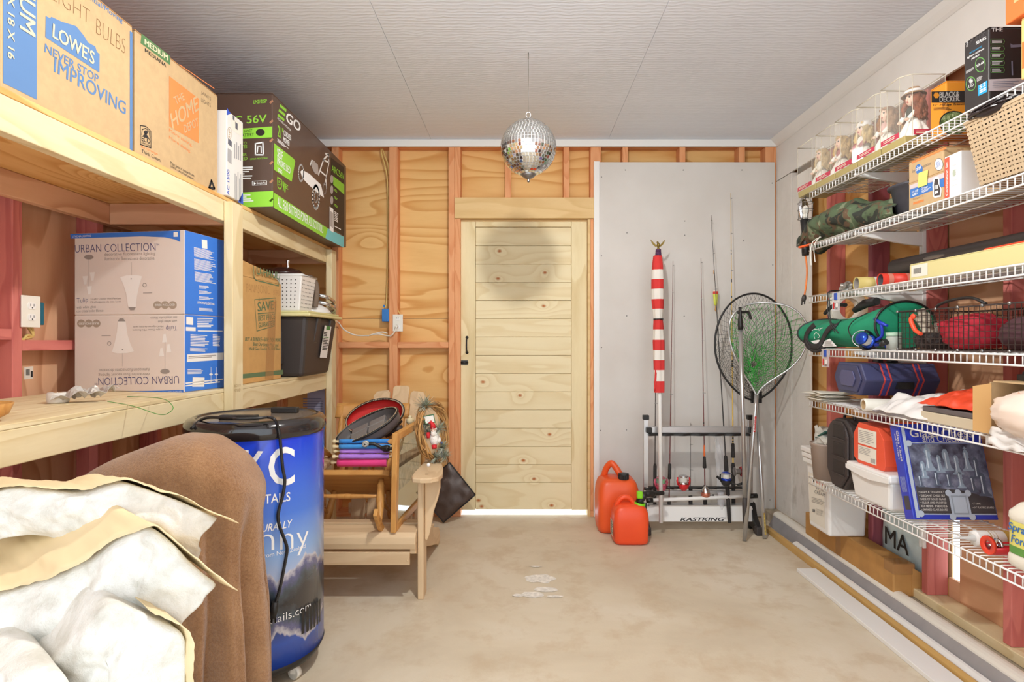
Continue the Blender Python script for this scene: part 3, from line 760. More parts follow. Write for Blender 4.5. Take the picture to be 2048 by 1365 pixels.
# two lamp cartons
ang = math.atan2(-.07, .465)
UB = mat('taupe_carton', (222, 208, 196), .62, var=.03, vs=4); UBL = mat('blue_carton', (56, 116, 204), .5)
UBD = mat('grey_print', (148, 134, 124), .7); UBN = mat('navy_print', (82, 76, 116), .7); UBW = mat('white_print', (234, 228, 220), .6); UBM = mat('steel_print', (150, 140, 132), .6); UBT = mat('taupe_dot', (168, 150, 130), .7)
cR = V3((-1.302, 2.21, 0)); e1 = V3((math.cos(ang), math.sin(ang), 0)); e2 = V3((-math.sin(ang), math.cos(ang), 0))
def lamp_carton(label, z0, z1, flip):
    t = thing('lamp_carton', label, 'box', cR - e1 * .235 + e2 * .125 + V3((0, 0, z0)), 'lamp cartons on the lower tier')
    w = .492
    o = V3((cR.x, cR.y, z0)); Z = V3((0, 0, z1 - z0))
    def q(a, b, c): return o - e1 * (w * a) + e2 * (.245 * b) + Z * c
    mb = MB(); mb.add([q(1, 0, 0), q(0, 0, 0), q(0, 1, 0), q(1, 1, 0), q(1, 0, 1), q(0, 0, 1), q(0, 1, 1), q(1, 1, 1)], [(0, 3, 2, 1), (4, 5, 6, 7), (0, 1, 5, 4), (1, 2, 6, 5), (2, 3, 7, 6), (3, 0, 4, 7)], False)
    mb.mi = [0, 0, 0, 1, 0, 0]
    part('carton_body', mb, [UB, UBL], t, bevel=.004)
    mb = MB(); f = Face(mb, cR, -e2, (130, 450, 3.9))
    if flip: f.map = lambda c: (968 - c[0], 1392 - c[1])
    f.poly([(45, 106), (42, 70), (897, 42), (899, 132), (860, 112), (780, 95), (600, 88)], 0)
    f.t('LITHONIA LIGHTING', (60, 98), (205, 92), (60, 82), 3, 2); f.r((848, 92), (882, 91), (848, 56), 3, 2)
    f.t('URBAN COLLECTION', (80, 215), (708, 200), (78, 155), 2, 1, -.012); f.t('TM', (712, 160), (735, 160), (712, 146), 2)
    f.t('decorative fluorescent lighting', (308, 247), (706, 239), (308, 216), 1, 1, -.008); f.t('iluminaci\u00f3n fluorescente decorativa', (308, 277), (698, 270), (308, 250), 4, 1, -.008)
    f.poly([(430, 408), (480, 393), (560, 390), (602, 400), (580, 470), (562, 560), (555, 640), (535, 662), (510, 660), (492, 630), (478, 530), (455, 460)], 3); f.poly([(496, 640), (555, 640), (540, 664), (512, 664)], 4, 2); f.line([(520, 392), (520, 290)], .001, 4); f.ell((518, 420), 5, 5, 4, 2)
    f.ell((187, 250), 37, 19, 4); f.line([(187, 265), (187, 480)], .001, 4)
    for a, b in ((158, 400), (214, 370), (190, 478)): f.poly([(a - 20, b), (a + 20, b - 3), (a + 10, b + 62), (a - 8, b + 64)], 3)
    f.t('Tulip', (92, 620), (180, 612), (92, 572), 2, 1, -.012); f.t('3-Light Cluster Mini-Pendant', (200, 588), (440, 582), (200, 570), 1); f.t('MiniColgante de tres luces', (200, 612), (438, 606), (200, 594), 1)
    f.t('with white glass', (92, 660), (242, 652), (92, 634), 4); f.t('con cristal color blanco', (92, 682), (300, 676), (92, 662), 4)
    for a in (722, 781, 841): f.ell((a, 624), 32, 31, 5)
    f.t('BULBS INCLUDED', (704, 632), (858, 630), (704, 616), 3, 2, .02)
    f.ell((622, 468), 14, 14, 4, w=.002); f.lines((610, 535), (708, 533), (610, 525), 1, 4)
    g = Face(mb, cR, e1, (130, 450, 3.9))
    if not flip:
        g.r((1068, 180), (1110, 186), (1066, 112), 3)
        g.lines((1006, 245), (1178, 280), (1004, 170), 9, 3); g.lines((1008, 345), (1180, 372), (1006, 260), 10, 3); g.lines((1012, 440), (1180, 462), (1010, 362), 9, 3)
        for b in (470, 510, 555, 645): g.lines((1045, b + 26), (1155, b + 32), (1045, b), 3, 3, jit=.5)
        g.t('LITHONIA LIGHTING', (1030, 612), (1166, 626), (1030, 594), 3, bold=.02)
    else:
        g.r((945, 775), (998, 780), (945, 715), 3); g.r((942, 825), (1018, 828), (942, 795), 3); g.r((1035, 830), (1228, 832), (1035, 822), 3)
        g.lines((1030, 800), (1158, 800), (1030, 722), 6, 3); g.lines((978, 945), (1138, 950), (978, 850), 8, 3); g.lines((1152, 945), (1212, 948), (1152, 850), 8, 3); g.lines((975, 985), (1110, 990), (975, 955), 3, 3)
        g.r((950, 1070), (1235, 1050), (952, 1010), 3); g.lines((960, 1045), (1225, 1030), (962, 1020), 2, 4, 2); g.lines((955, 1165), (1115, 1160), (955, 1125), 4, 3, jit=.5); g.r((992, 1262), (1085, 1262), (995, 1188), 3)
        for a in (1138, 1180): g.line([(a, 1110), (a, 1225)], .002, 3); g.ell((a, 1165), 14, 8, 3); g.ell((a, 1215), 12, 6, 3)
        g.lines((940, 1265), (1232, 1230), (940, 1225), 2, 3, jit=.1)
    part('printing', mb, [UBL, UBD, UBN, UBW, UBM, UBT], t)
    return t
lamp_carton('taupe and blue lamp carton upright on top of its upside-down twin', 1.3035, 1.632, False)
lamp_carton('taupe and blue lamp carton upside down, standing on the lower shelf tier', 1.0005, 1.303, True)
# U-shaped reinforced speaker carton
XU = -1.272
t = thing('cardboard_box', 'tall brown cardboard box with green print and faded handwriting behind the post', 'box', (-1.45, 2.8, D2))
mb = MB(); mb.box(-1.66, XU, 2.56, 3.03, D2 + .0005, 1.50)
mb.add([(-1.66, 2.56, 1.50), (XU, 2.56, 1.50), (XU, 3.03, 1.50), (-1.66, 3.03, 1.50), (-1.62, 2.58, 1.575), (XU - .005, 2.57, 1.578), (XU - .03, 3.0, 1.552), (-1.62, 3.0, 1.56)], [(4, 5, 6, 7), (0, 1, 5, 4), (1, 2, 6, 5), (2, 3, 7, 6), (3, 0, 4, 7)], False)
part('carton_body', mb, mat('tan_cardboard', (200, 156, 96), .8, var=.05, vs=20), t, bevel=.004)
mb = MB(); f = Face(mb, (XU, 0, 0), (1, 0, 0), (480, 500, 4.55))
f.t('U-HAUL', (148, 220), (352, 268), (150, 150), 0, 1, .04)
f.line([(122, 145), (128, 255), (145, 275), (350, 326), (362, 205)], .006, 0)
f.t('PANASONIC', (58, 382), (268, 400), (58, 305), 1, 1, -.03); f.t('STEREO', (300, 405), (368, 418), (300, 360), 1, 1, -.03); f.t('4 SPEAKER', (165, 478), (325, 505), (165, 425), 1, 1, -.03)
f.line([(132, 452), (325, 436), (312, 692), (152, 738), (132, 452)], .004, 0)
f.t('SAVE', (160, 562), (306, 540), (158, 474), 0, 1, .03); f.line([(162, 580), (312, 568)], .005, 0); f.t('BEST PRICE', (165, 648), (316, 628), (165, 594), 0, 1, .02); f.t('GUARANTEED', (168, 708), (314, 684), (168, 662), 0, 1, .02)
f.t('BUY A BUNDLE\u2014SAVE EVEN MORE', (45, 828), (370, 836), (45, 790), 0, 1, .01, .2); f.t('Beat Our Better Price and', (118, 872), (348, 880), (118, 838), 0, 1, .01, .2); f.t("We'll Give You Up To FREE Box!", (80, 920), (362, 918), (80, 884), 0, 1, .01, .2)
f.poly([(-60, 1178), (-60, 1138), (390, 1090), (392, 1132)], 0)
f.poly([(225, 1180), (265, 470), (330, 465), (300, 1178)], 2, 3)
part('printing', mb, [mat('dull_green_ink', (96, 118, 84), .8), mat('pencil_marker', (150, 108, 66), .8), M['tape']], t)
# storage tote
t = thing('storage_tote', 'black plastic storage tote with pale yellow-green lid and white label', 'tote', (-1.42, 3.36, D2))
mb = MB()
b0 = [(-1.66, 3.14), (-1.20, 3.14), (-1.20, 3.57), (-1.66, 3.57)]; b1 = [(-1.69, 3.10), (-1.162, 3.10), (-1.162, 3.615), (-1.69, 3.615)]
mb.add([(x, y, D2 + .001) for x, y in b0] + [(x, y, 1.335) for x, y in b1], [(0, 3, 2, 1), (4, 5, 6, 7), (0, 1, 5, 4), (1, 2, 6, 5), (2, 3, 7, 6), (3, 0, 4, 7)], False)
part('tub', mb, M['dark'], t, bevel=.02)
for y in (3.25, 3.47):
    mb = MB(); mb.add([(-1.177 + .0, y, 1.19), (-1.177, y + .05, 1.19), (-1.150, y + .05, 1.33), (-1.150, y, 1.33), (-1.2, y, 1.19), (-1.2, y + .05, 1.19), (-1.2, y + .05, 1.33), (-1.2, y, 1.33)], [(0, 1, 2, 3), (4, 7, 6, 5), (0, 4, 5, 1), (1, 5, 6, 2), (2, 6, 7, 3), (3, 7, 4, 0)], False)
    part('rib', mb, M['dark'], t, bevel=.004)
mb = MB(); mb.box(-1.52, -1.30, 3.105, 3.14, 1.07, 1.32); part('rib', mb, M['dark'], t, bevel=.008)
mb = MB(); mb.box(-1.71, -1.135, 3.075, 3.635, 1.335, 1.352); mb.box(-1.695, -1.15, 3.09, 3.62, 1.3525, 1.366); part('lid', mb, mat('pale_lime_plastic', (222, 216, 160), .4), t, bevel=.008, label='pale yellow-green lid')
mb = MB(); f = Face(mb, (-1.159, 0, 1.335), (1, 0, -.115), (480, 500, 4.55)); f.r((715, 978), (778, 980), (760, 685), 0, 12); f.r((772, 725), (808, 728), (775, 690), 1, 14); f.lines((735, 910), (785, 915), (752, 740), 12, 2, 14, jit=.5); f.r((733, 792), (793, 800), (736, 785), 1, 14)
part('paper_label', mb, [M['ink_w'], mat('leaf_ink', (76, 140, 74), .6), M['ink_k']], t)
# things on the tote lid
LZ = 1.3665
t = thing('plastic_basket', 'white perforated plastic basket standing on the tote lid', 'basket', (-1.33, 3.24, LZ))
mb = MB()
def tb(s, z): return [(-1.33 + a * s, 3.235 + b * s, z) for a, b in ((-.12, -.10), (.12, -.10), (.12, .10), (-.12, .10))]
for za, zb, sa, sb, inner in ((LZ + .0005, 1.565, .92, 1.1, 0), (LZ + .005, 1.565, .88, 1.06, 1)):
    A = tb(sa, za); B = tb(sb, zb)
    fs = [(0, 1, 5, 4), (1, 2, 6, 5), (2, 3, 7, 6), (3, 0, 4, 7), (0, 3, 2, 1)]
    mb.add(A + B, fs if not inner else [x[::-1] for x in fs], False)
part('basket_wall', mb, M['wplastic'], t, bevel=.006)
mb = MB(); mb.tube([V3(p) + V3((0, 0, -.002)) for p in tb(1.12, 1.567)], .006, 6, closed=True); part('rim', mb, M['wplastic'], t)
mb = MB()
for i in range(9):
    for j in range(8):
        a = i / 8; z = 1.39 + j * .021
        s = .92 + .18 * (z - LZ) / .2
        x = -1.33 + (-.09 + .18 * a) * s; y = 3.235 - .1005 * s
        mb.disc((x, y - .001, z), (.0035, 0, 0), (0, 0, .0035), 6)
        mb.disc((-1.33 + .1205 * s + .001, 3.235 + (-.08 + .16 * a) * s, z), (0, .0035, 0), (0, 0, .0035), 6)
part('perforations', mb, M['dark'], t, kind='stuff')
mb = MB(); c = W(545, 552, 3.24); mb.lathe([(.001, 1.62), (.03, 1.618), (.09, 1.605), (.115, 1.585), (.118, 1.575), (.10, 1.575), (.001, 1.575)], (-1.35, 3.235, 0), 24)
t = thing('pan_lid', 'dark domed pan lid with chrome knob lying on the white basket', 'lid', (-1.35, 3.235, 1.575)); part('dome', mb, mat('dark_brown_enamel', (58, 34, 30), .25), t)
mb = MB(); mb.lathe([(.001, 1.665), (.010, 1.663), (.011, 1.655), (.007, 1.64), (.009, 1.6195)], (-1.32, 3.235, 0), 12); part('knob', mb, M['chrome'], t)
mb = MB(); 
for dz_, dy in ((0, 0), (-.042, .02)):
    mb.tube(spline([(-1.30, 3.42 + dy, 1.50 + dz_), (-1.20, 3.44 + dy, 1.475 + dz_), (-1.165, 3.47 + dy, 1.462 + dz_), (-1.16, 3.55 + dy, 1.44 + dz_), (-1.20, 3.58 + dy, 1.42 + dz_)], 6), .011, 10)
mb.cyl((-1.172, 3.60, 1.37), (-1.172, 3.60, 1.425), .009, n=10)
solo('bent_tubes', mb, M['chrome'], 'pair of bent chrome tubes sticking out behind the white basket', 'tubes')
mb = MB(); mb.lathe([(.001, LZ + .07), (.06, LZ + .062), (.11, LZ + .035), (.135, LZ + .004), (.13, LZ + .0005), (.001, LZ + .0005)], (-1.29, 3.47, 0), 24)
solo('white_bowl', mb, M['wplastic'], 'white plastic bowl upside down on the tote lid', 'bowl')
mb = MB(); mb.tube(spline([(-1.21, 3.36, 1.40), (-1.20, 3.36, 1.50), (-1.22, 3.37, 1.56), (-1.26, 3.38, 1.58)], 5), .016, 8); solo('scrub_brush', mb, mat('grey_mesh', (120, 104, 90), .9, bump=1, bs=200), 'grey mesh scrubber leaning behind the white basket', 'brush')
# small things at the front of the lower tier
p = W(116, 800, 1.84)
t = thing('tape_roll', 'roll of white tape lying on the lower shelf edge', 'tape', (p.x, p.y, D2))
mb = MB(); mb.lathe([(.012, D2 + .0005), (.028, D2 + .0005), (.03, D2 + .006), (.03, D2 + .03), (.027, D2 + .034), (.012, D2 + .034), (.012, D2 + .0005)], (p.x, p.y, 0), 24); part('roll', mb, mat('tape_white', (214, 208, 198), .5), t)
mb = MB(); mb.lathe([(.0119, D2 + .002), (.0119, D2 + .035), (.010, D2 + .035), (.010, D2 + .002), (.0119, D2 + .002)], (p.x, p.y, 0), 18); part('core', mb, M['cardd'], t)
c = W(172, 795, 1.86)
def fn(u, v):
    a = u - .5; b = v - .5
    return (c.x + a * .13 + nz((u * 3, v * 3, 1), 1, .02), c.y + b * .07 + a * .06, D2 + .012 + .03 * abs(math.sin(u * 9 + v * 5)) * (1 - abs(b)) + nz((u * 4, v * 5, 7), 1, .02) + .014 * u)
mb = MB(); mb.grid(fn, 14, 9, sm=False); solo('crumpled_foil', mb, mat('grey_foil_paper', (186, 178, 168), .45, .25), 'crumpled silvery paper scrap beside the tape roll', 'scrap', solid=.0015)
mb = MB(); mb.tube(spline([W(215, 803, 1.84), W(265, 812, 1.78), W(318, 829, 1.72), W(340, 824, 1.70), W(345, 812, 1.72), W(322, 797, 1.86), W(255, 793, 2.02)], 8), .0011, 5); solo('green_wire', mb, mat('green_wire', (66, 150, 52), .5), 'thin green wire curling over the front of the lower shelf', 'wire')
p = V3((-1.33, 1.40, D2)); mb = MB(); mb.lathe([(.001, .004), (.03, .003), (.055, .018), (.065, .045), (.063, .046), (.052, .02), (.028, .008), (.001, .008)], p, 24); solo('wooden_bowl', mb, M['oakx'], 'small varnished wooden bowl at the near end of the lower shelf', 'bowl')
# outlet on the wall behind
t = thing('wall_outlet', 'white duplex outlet with teal box beside the red stud above the lower shelf', 'outlet', (-1.79, 2.09, 1.27))
mb = MB(); mb.box(-1.796, -1.79, 2.045, 2.125, 1.25, 1.366); part('cover_plate', mb, M['ivory'], t, bevel=.002)
for z in (1.287, 1.329):
    mb = MB(); mb.prism([(2.085 + .017 * math.cos(a) * 1.0, z + max(-.012, min(.012, .017 * math.sin(a)))) for a in [i * math.pi / 8 for i in range(16)]], 'x', -1.79, -1.787); so = part('socket', mb, M['wplastic'], t)
    mb = MB(); mb.box(-1.787, -1.7865, 2.077, 2.079, z - .002, z + .007); mb.box(-1.787, -1.7865, 2.091, 2.093, z - .002, z + .007); mb.cyl((-1.7872, 2.085, z - .007), (-1.7864, 2.085, z - .007), .0025, n=8); part('slots', mb, M['black'], so)
mb = MB(); mb.box(-1.86, -1.797, 2.062, 2.15, 1.26, 1.345); part('junction_box', mb, M['teal'], t, bevel=.003)
mb = MB()
for k in range(2): mb.tube(spline([(-1.84, 2.14 - .02 * k, 1.262), (-1.84, 2.15, 1.22), (-1.83, 2.11, 1.21 + .01 * k), (-1.82, 2.065, 1.20 - .02 * k), (-1.84, 2.062, 1.16)], 6), .005, 6)
part('cable', mb, M['romex'], t)
mb = MB(); f = Face(mb, (-1.8885, 0, 0), (1, 0, 0), (0, 0, 1)); f.r((48, 759), (66, 757), (48, 734), 0); f.lines((51, 751), (51, 738), (59, 751), 7, 1, 2, jit=.1); f.r((61, 754), (65, 754), (61, 742), 1, 2)
solo('barcode_sticker', mb, [M['paper'], M['ink_k']], 'small white barcode sticker stuck to plywood left of the cartons', 'sticker', solid=.0003)
# sheet hung under the far bay
mb = MB(); mb.box(-1.40, -1.285, 3.745, 3.748, .50, .98); f = Face(mb, (0, 3.745, 0), (0, -1, 0)); f.lines((606, 865), (648, 865), (606, 795), 14, 1, 2, jit=.2)
solo('printed_notice', mb, [mat('blue_grey_sheet', (168, 166, 186), .6), mat('print_grey', (120, 120, 142), .7)], 'blue-grey printed sheet hanging under the far shelf bay', 'notice')
# ==== drinks barrel =================================================================
BC = V3((-.968, 2.1, 0)); BR = .231
k = NT('barrel_wrap')
tc = k.n('ShaderNodeTexCoord'); sx = k.n('ShaderNodeSeparateXYZ'); k.l(tc.outputs['Object'], sx.inputs[0])
z = sx.outputs[2]
cx = k.n('ShaderNodeCombineXYZ'); k.l(sx.outputs[0], cx.inputs[0]); k.l(sx.outputs[1], cx.inputs[1])
nr = k.noise(cx.outputs[0], 5.0, 4, .5)
zz = k.n('ShaderNodeMapRange', i_1=.05, i_2=.9); k.l(z, zz.inputs[0])
sky = k.ramp(zz.outputs[0], [(.34, lin((214, 220, 240))), (.50, lin((146, 188, 244))), (.66, lin((70, 124, 228))), (.95, lin((24, 62, 205)))])
wat = k.ramp(zz.outputs[0], [(.0, lin((28, 48, 150))), (.14, lin((34, 92, 208))), (.22, lin((44, 60, 120)))])
mir = k.math('ABSOLUTE', k.math('SUBTRACT', z, .30))
ridge = k.math('MULTIPLY_ADD', nr, .46, -.115)
d = k.math('SUBTRACT', ridge, mir)
mm = k.ramp(d, [(.0, (0, 0, 0, 1)), (.008, (1, 1, 1, 1))])
nf = k.noise(tc.outputs['Object'], 34, 5, .7)
mt = k.ramp(k.math('ADD', k.math('MULTIPLY', d, 3.6), k.math('MULTIPLY', nf, .25)), [(.14, lin((226, 226, 236))), (.24, lin((108, 112, 160))), (.36, lin((70, 84, 96))), (.52, lin((46, 44, 50)))])
up = k.math('GREATER_THAN', z, .30)
base = k.mix(up, wat, sky)
c = k.mix(mm, base, mt)
k.l(c, k.b.inputs['Base Color']); k.b.inputs['Roughness'].default_value = .22; k.b.inputs['Coat Weight'].default_value = .4; k.b.inputs['Coat Roughness'].default_value = .1
t = thing('drinks_barrel', 'blue barrel-shaped drinks cooler with mountain print and black lid on castors', 'cooler', BC)
mb = MB(); mb.lathe([(BR - .01, .085), (BR, .09), (BR, .872)], BC, 72); part('barrel_wall', mb, k.m, t, label='glossy blue wrap with mountains and lake')
mb = MB(); mb.lathe([(.001, .05), (BR - .04, .05), (BR - .012, .06), (BR + .002, .088), (BR - .005, .092)], BC, 64); part('base_ring', mb, M['black'], t)
gl = mat('gloss_black', (38, 34, 34), .15, coat=.5)
mb = MB(); mb.lathe([(BR - .002, .866), (BR + .005, .87), (BR + .009, .885), (BR + .008, .905), (BR - .002, .922), (BR - .02, .930), (BR - .03, .929), (BR - .032, .92)], BC, 72); part('lid_rim', mb, gl, t)
mb = MB(); mb.lathe([(.001, .926), (BR - .05, .926), (BR - .032, .9245)], BC, 64); lt = part('lid_top', mb, mat('smoked_lid', (112, 100, 88), .18, bump=.15, bs=30), t)
mb = MB(); mb.box(BC.x + .02, BC.x + .12, BC.y + .06, BC.y + .09, .926, .948); part('handle', mb, M['black'], lt, bevel=.004)
mb = MB(); mb.box(BC.x - .075, BC.x + .055, BC.y - .135, BC.y - .105, .926, .943); part('handle', mb, M['black'], lt, bevel=.004)
def cyl_hit(px, py, r):
    dx_, dz_ = (px - CX) / F, -(py - CY) / F
    a = dx_ * dx_ + 1; b = -2 * (dx_ * BC.x + BC.y); c = BC.x ** 2 + BC.y ** 2 - r * r
    q = max(0, b * b - 4 * a * c); s_ = (-b - math.sqrt(q)) / (2 * a)
    return math.atan2(dx_ * s_ - BC.x, -(s_ - BC.y)), CZ + dz_ * s_
def wrap_text(mb, s_, crop, o, u, v, bold=0, shear=0, lift=.0012):
    def h(c): return cyl_hit(crop[0] + c[0] / crop[2], crop[1] + c[1] / crop[2], BR)
    o = h(o); u = h(u); v = h(v)
    vs, fs = text2d(s_, min(bold, .012), shear)
    bm = bmesh.new(); bv = [bm.verts.new((a, b, 0)) for a, b in vs]
    for q in fs:
        try: bm.faces.new([bv[i] for i in q])
        except ValueError: pass
    U = (u[0] - o[0]) * BR
    for _ in range(4):
        es = [e for e in bm.edges if abs(e.verts[0].co.x - e.verts[1].co.x) * abs(U) > .016]
        if not es: break
        bmesh.ops.subdivide_edges(bm, edges=es, cuts=1)
        bmesh.ops.triangulate(bm, faces=[f_ for f_ in bm.faces if len(f_.verts) > 3])
    bm.verts.index_update()
    out = []
    for q in bm.verts:
        th = o[0] + (u[0] - o[0]) * q.co.x; zt = o[1] + (u[1] - o[1]) * q.co.x + (v[1] - o[1]) * q.co.y
        out.append((BC.x + (BR + lift) * math.sin(th), BC.y - (BR + lift) * math.cos(th), zt))
    mb.add(out, [[x.index for x in f_.verts] for f_ in bm.faces], True); bm.free()
A_ = (370, 800, 4.707); B_ = (490, 1050, 4.335)
mb = MB()
wrap_text(mb, 'K', A_, (560, 800), (760, 810), (560, 470), .02); wrap_text(mb, 'C', A_, (785, 812), (1030, 800), (785, 440), .015)
wrap_text(mb, 'COCKTAILS', A_, (440, 985), (990, 950), (440, 895), .02)
wrap_text(mb, 'NATURALLY', A_, (540, 1262), (1010, 1192), (540, 1190), .04, .25)
wrap_text(mb, 'nny', B_, (122, 292), (548, 246), (122, 82), -.012); wrap_text(mb, 'ski', B_, (-180, 245), (95, 248), (-180, 40), -.012)
wrap_text(mb, 'from New Zealand', B_, (145, 288), (522, 196), (145, 250)); wrap_text(mb, 'Cocktails', B_, (-80, 292), (118, 288), (-80, 255))
wrap_text(mb, 'cktails.com', B_, (135, 880), (568, 722), (138, 810), -.01)
part('lettering', mb, M['ink_w'], t)
mb = MB()
for i, a in enumerate((500, 540, 572, 600, 625, 645)):
    th, z0 = cyl_hit(490 + a / 4.335, 1050 + (945 - i * 20) / 4.335, BR); z1 = z0 + .085
    d = V3((math.sin(th), -math.cos(th), 0)); e = V3((math.cos(th), math.sin(th), 0)) * .0065
    b = V3((BC.x, BC.y, 0)) + d * (BR + .0015)
    mb.poly([b - e + V3((0, 0, z0)), b + e + V3((0, 0, z0)), b + e + V3((0, 0, z1)), b - e + V3((0, 0, z1))])
part('vent_slots', mb, M['black'], t)
for a in (-25, 65, 155, 245):
    d = V3((math.sin(R(a)), -math.cos(R(a)), 0)); p = BC + d * .185
    mb = MB(); mb.tube([p + V3((0, 0, .024)) - d.cross(V3((0, 0, 1))) * .01, p + V3((0, 0, .024)) + d.cross(V3((0, 0, 1))) * .01], .0235, 16); mb.bar(p + V3((0, 0, .024)), p + V3((0, 0, .051)), .03, .02)
    part('caster', mb, M['ivory'], t)
mb = MB()
crd = []
for cx_, cy_ in ((60, 270), (140, 195), (230, 165), (440, 172), (500, 178), (700, 170), (780, 162), (840, 180), (870, 240), (890, 330), (905, 480), (920, 640), (940, 760), (920, 900), (885, 1030), (875, 1110), (890, 1190)):
    px, py = 370 + cx_ / 4.707, 800 + cy_ / 4.707
    if cy_ < 215 and cx_ > 100:
        z_ = .945 if cx_ > 200 else .93; y = (CZ - z_) * F / (py - CY); p = W(px, py, y)
    else:
        th, z_ = cyl_hit(px, py, BR + .016); p = V3((BC.x + (BR + .016) * math.sin(th), BC.y - (BR + .016) * math.cos(th), z_))
    crd.append(p)
for cx_, cy_ in ((340, 120), (365, 210), (345, 340), (305, 540), (275, 650), (262, 690)):
    th, z_ = cyl_hit(490 + cx_ / 4.335, 1050 + cy_ / 4.335, BR + .012); crd.append(V3((BC.x + (BR + .012) * math.sin(th), BC.y - (BR + .012) * math.cos(th), z_)))
mb.tube(spline(crd, 5), .0052, 8); pc = part('power_cord', mb, M['black'], t)
mb = MB(); p = crd[-1]; mb.tube([p + V3((0, 0, .01)), p + V3((-.004, 0, -.02)), p + V3((-.006, 0, -.045))], [.010, .013, .008], 10); mb.bar(p + V3((-.012, 0, -.045)), p + V3((-.012, 0, -.062)), .002, .006); mb.bar(p + V3((0, 0, -.045)), p + V3((0, 0, -.062)), .002, .006); part('plug', mb, M['black'], pc)
# ==== brown fleece ==================================================================
k = NT('brown_fleece')
co = k.coords((1, 1, 1), False)
n = k.noise(co, 160, 4, .8); n2 = k.noise(co, 9, 3)
k.l(k.ramp(k.math('ADD', k.math('MULTIPLY', n, .6), k.math('MULTIPLY', n2, .4)), [(.35, lin((132, 92, 58))), (.65, lin((176, 134, 94)))]), k.b.inputs['Base Color'])
k.b.inputs['Roughness'].default_value = .95; k.b.inputs['Sheen Weight'].default_value = .35; k.b.inputs['Specular IOR Level'].default_value = .1
k.bump(n, .8, .006)
FC = V3((-.985, 1.60, 0))
def ftop(x):
    pts = [(-1.31, .76), (-1.24, .845), (-1.15, .872), (-1.05, .905), (-.95, .94), (-.87, .938), (-.79, .90), (-.73, .845), (-.70, .78)]
    for (a, za), (b, zb) in zip(pts, pts[1:]):
        if x <= b: return za + (zb - za) * max(0, (x - a) / (b - a))
    return .78
def fn(u, v):
    th = 2 * math.pi * u; c, s = math.cos(th), math.sin(th)
    ex = abs(c) ** .6 * (1 if c > 0 else -1); ey = abs(s) ** .7 * (1 if s > 0 else -1)
    if v < .35:
        k_ = v / .35
        x = FC.x + .255 * ex * k_; y = FC.y + .125 * ey * k_
        zt = ftop(x); z_ = zt - .05 * k_ ** 4 - .03 * abs(ey) ** 2 * k_ ** 3
        z_ += nz((x * 4, y * 6, 0), 1, .012)
        return (x, y, z_)
    k_ = (v - .35) / .65
    x0 = FC.x + .255 * ex; zt = ftop(x0) - .05 - .03 * abs(ey) ** 2
    pl = math.sin(th * 9 + 1.2 + .8 * math.sin(th * 2)) + .5 * math.sin(th * 17 + 2)
    am = .017 * min(1, k_ * 1.6) + .005
    dip = -.035 * math.sin(min(1, k_ * 2.2) * math.pi) if c > .2 else 0
    sc = 1 - .05 * k_ + pl * am / .2 + dip * 1.6
    bl = min(1, k_ * 6)
    x = FC.x + .255 * ex * (1 + (sc - 1) * bl); y = FC.y + .125 * ey * (1 + (sc - 1) * bl * .9)
    z_ = zt * (1 - k_) + .004 * k_
    return (x + nz((u * 9, v * 5, 3), 1, .006), y, z_)
mb = MB(); mb.grid(fn, 120, 50, cu=True)
solo('fleece_blanket', mb, k.m, 'brown fleece blanket draped over a tall shape in front of the blue barrel', 'blanket', sub=1)
# ==== insulation batts ==============================================================
k = NT('glass_wool')
co = k.coords((1, 1, 1), False)
n = k.noise(co, 16, 6, .62, .3); nf = k.noise(co, 120, 3, .8)
k.l(k.ramp(n, [(.28, lin((196, 191, 178))), (.5, lin((220, 217, 208))), (.75, lin((234, 232, 226)))]), k.b.inputs['Base Color'])  # darker warm tone paints slight shadows between the wool tufts
k.b.inputs['Roughness'].default_value = 1; k.b.inputs['Specular IOR Level'].default_value = 0
k.b.inputs['Subsurface Weight'].default_value = .0
k.bump(k.math('ADD', n, k.math('MULTIPLY', nf, .8)), .5, .006)
WOOL = k.m
PAP = mat('kraft_facing', (226, 204, 160), .6, var=.07, vs=3)
def resample(pts, n):
    L = [0]
    for a, b in zip(pts, pts[1:]): L.append(L[-1] + (b - a).length)
    out = []
    for i in range(n + 1):
        d = L[-1] * i / n; j = 0
        while j < len(L) - 2 and L[j + 1] < d: j += 1
        out.append(pts[j].lerp(pts[j + 1], (d - L[j]) / max(1e-9, L[j + 1] - L[j])))
    return out
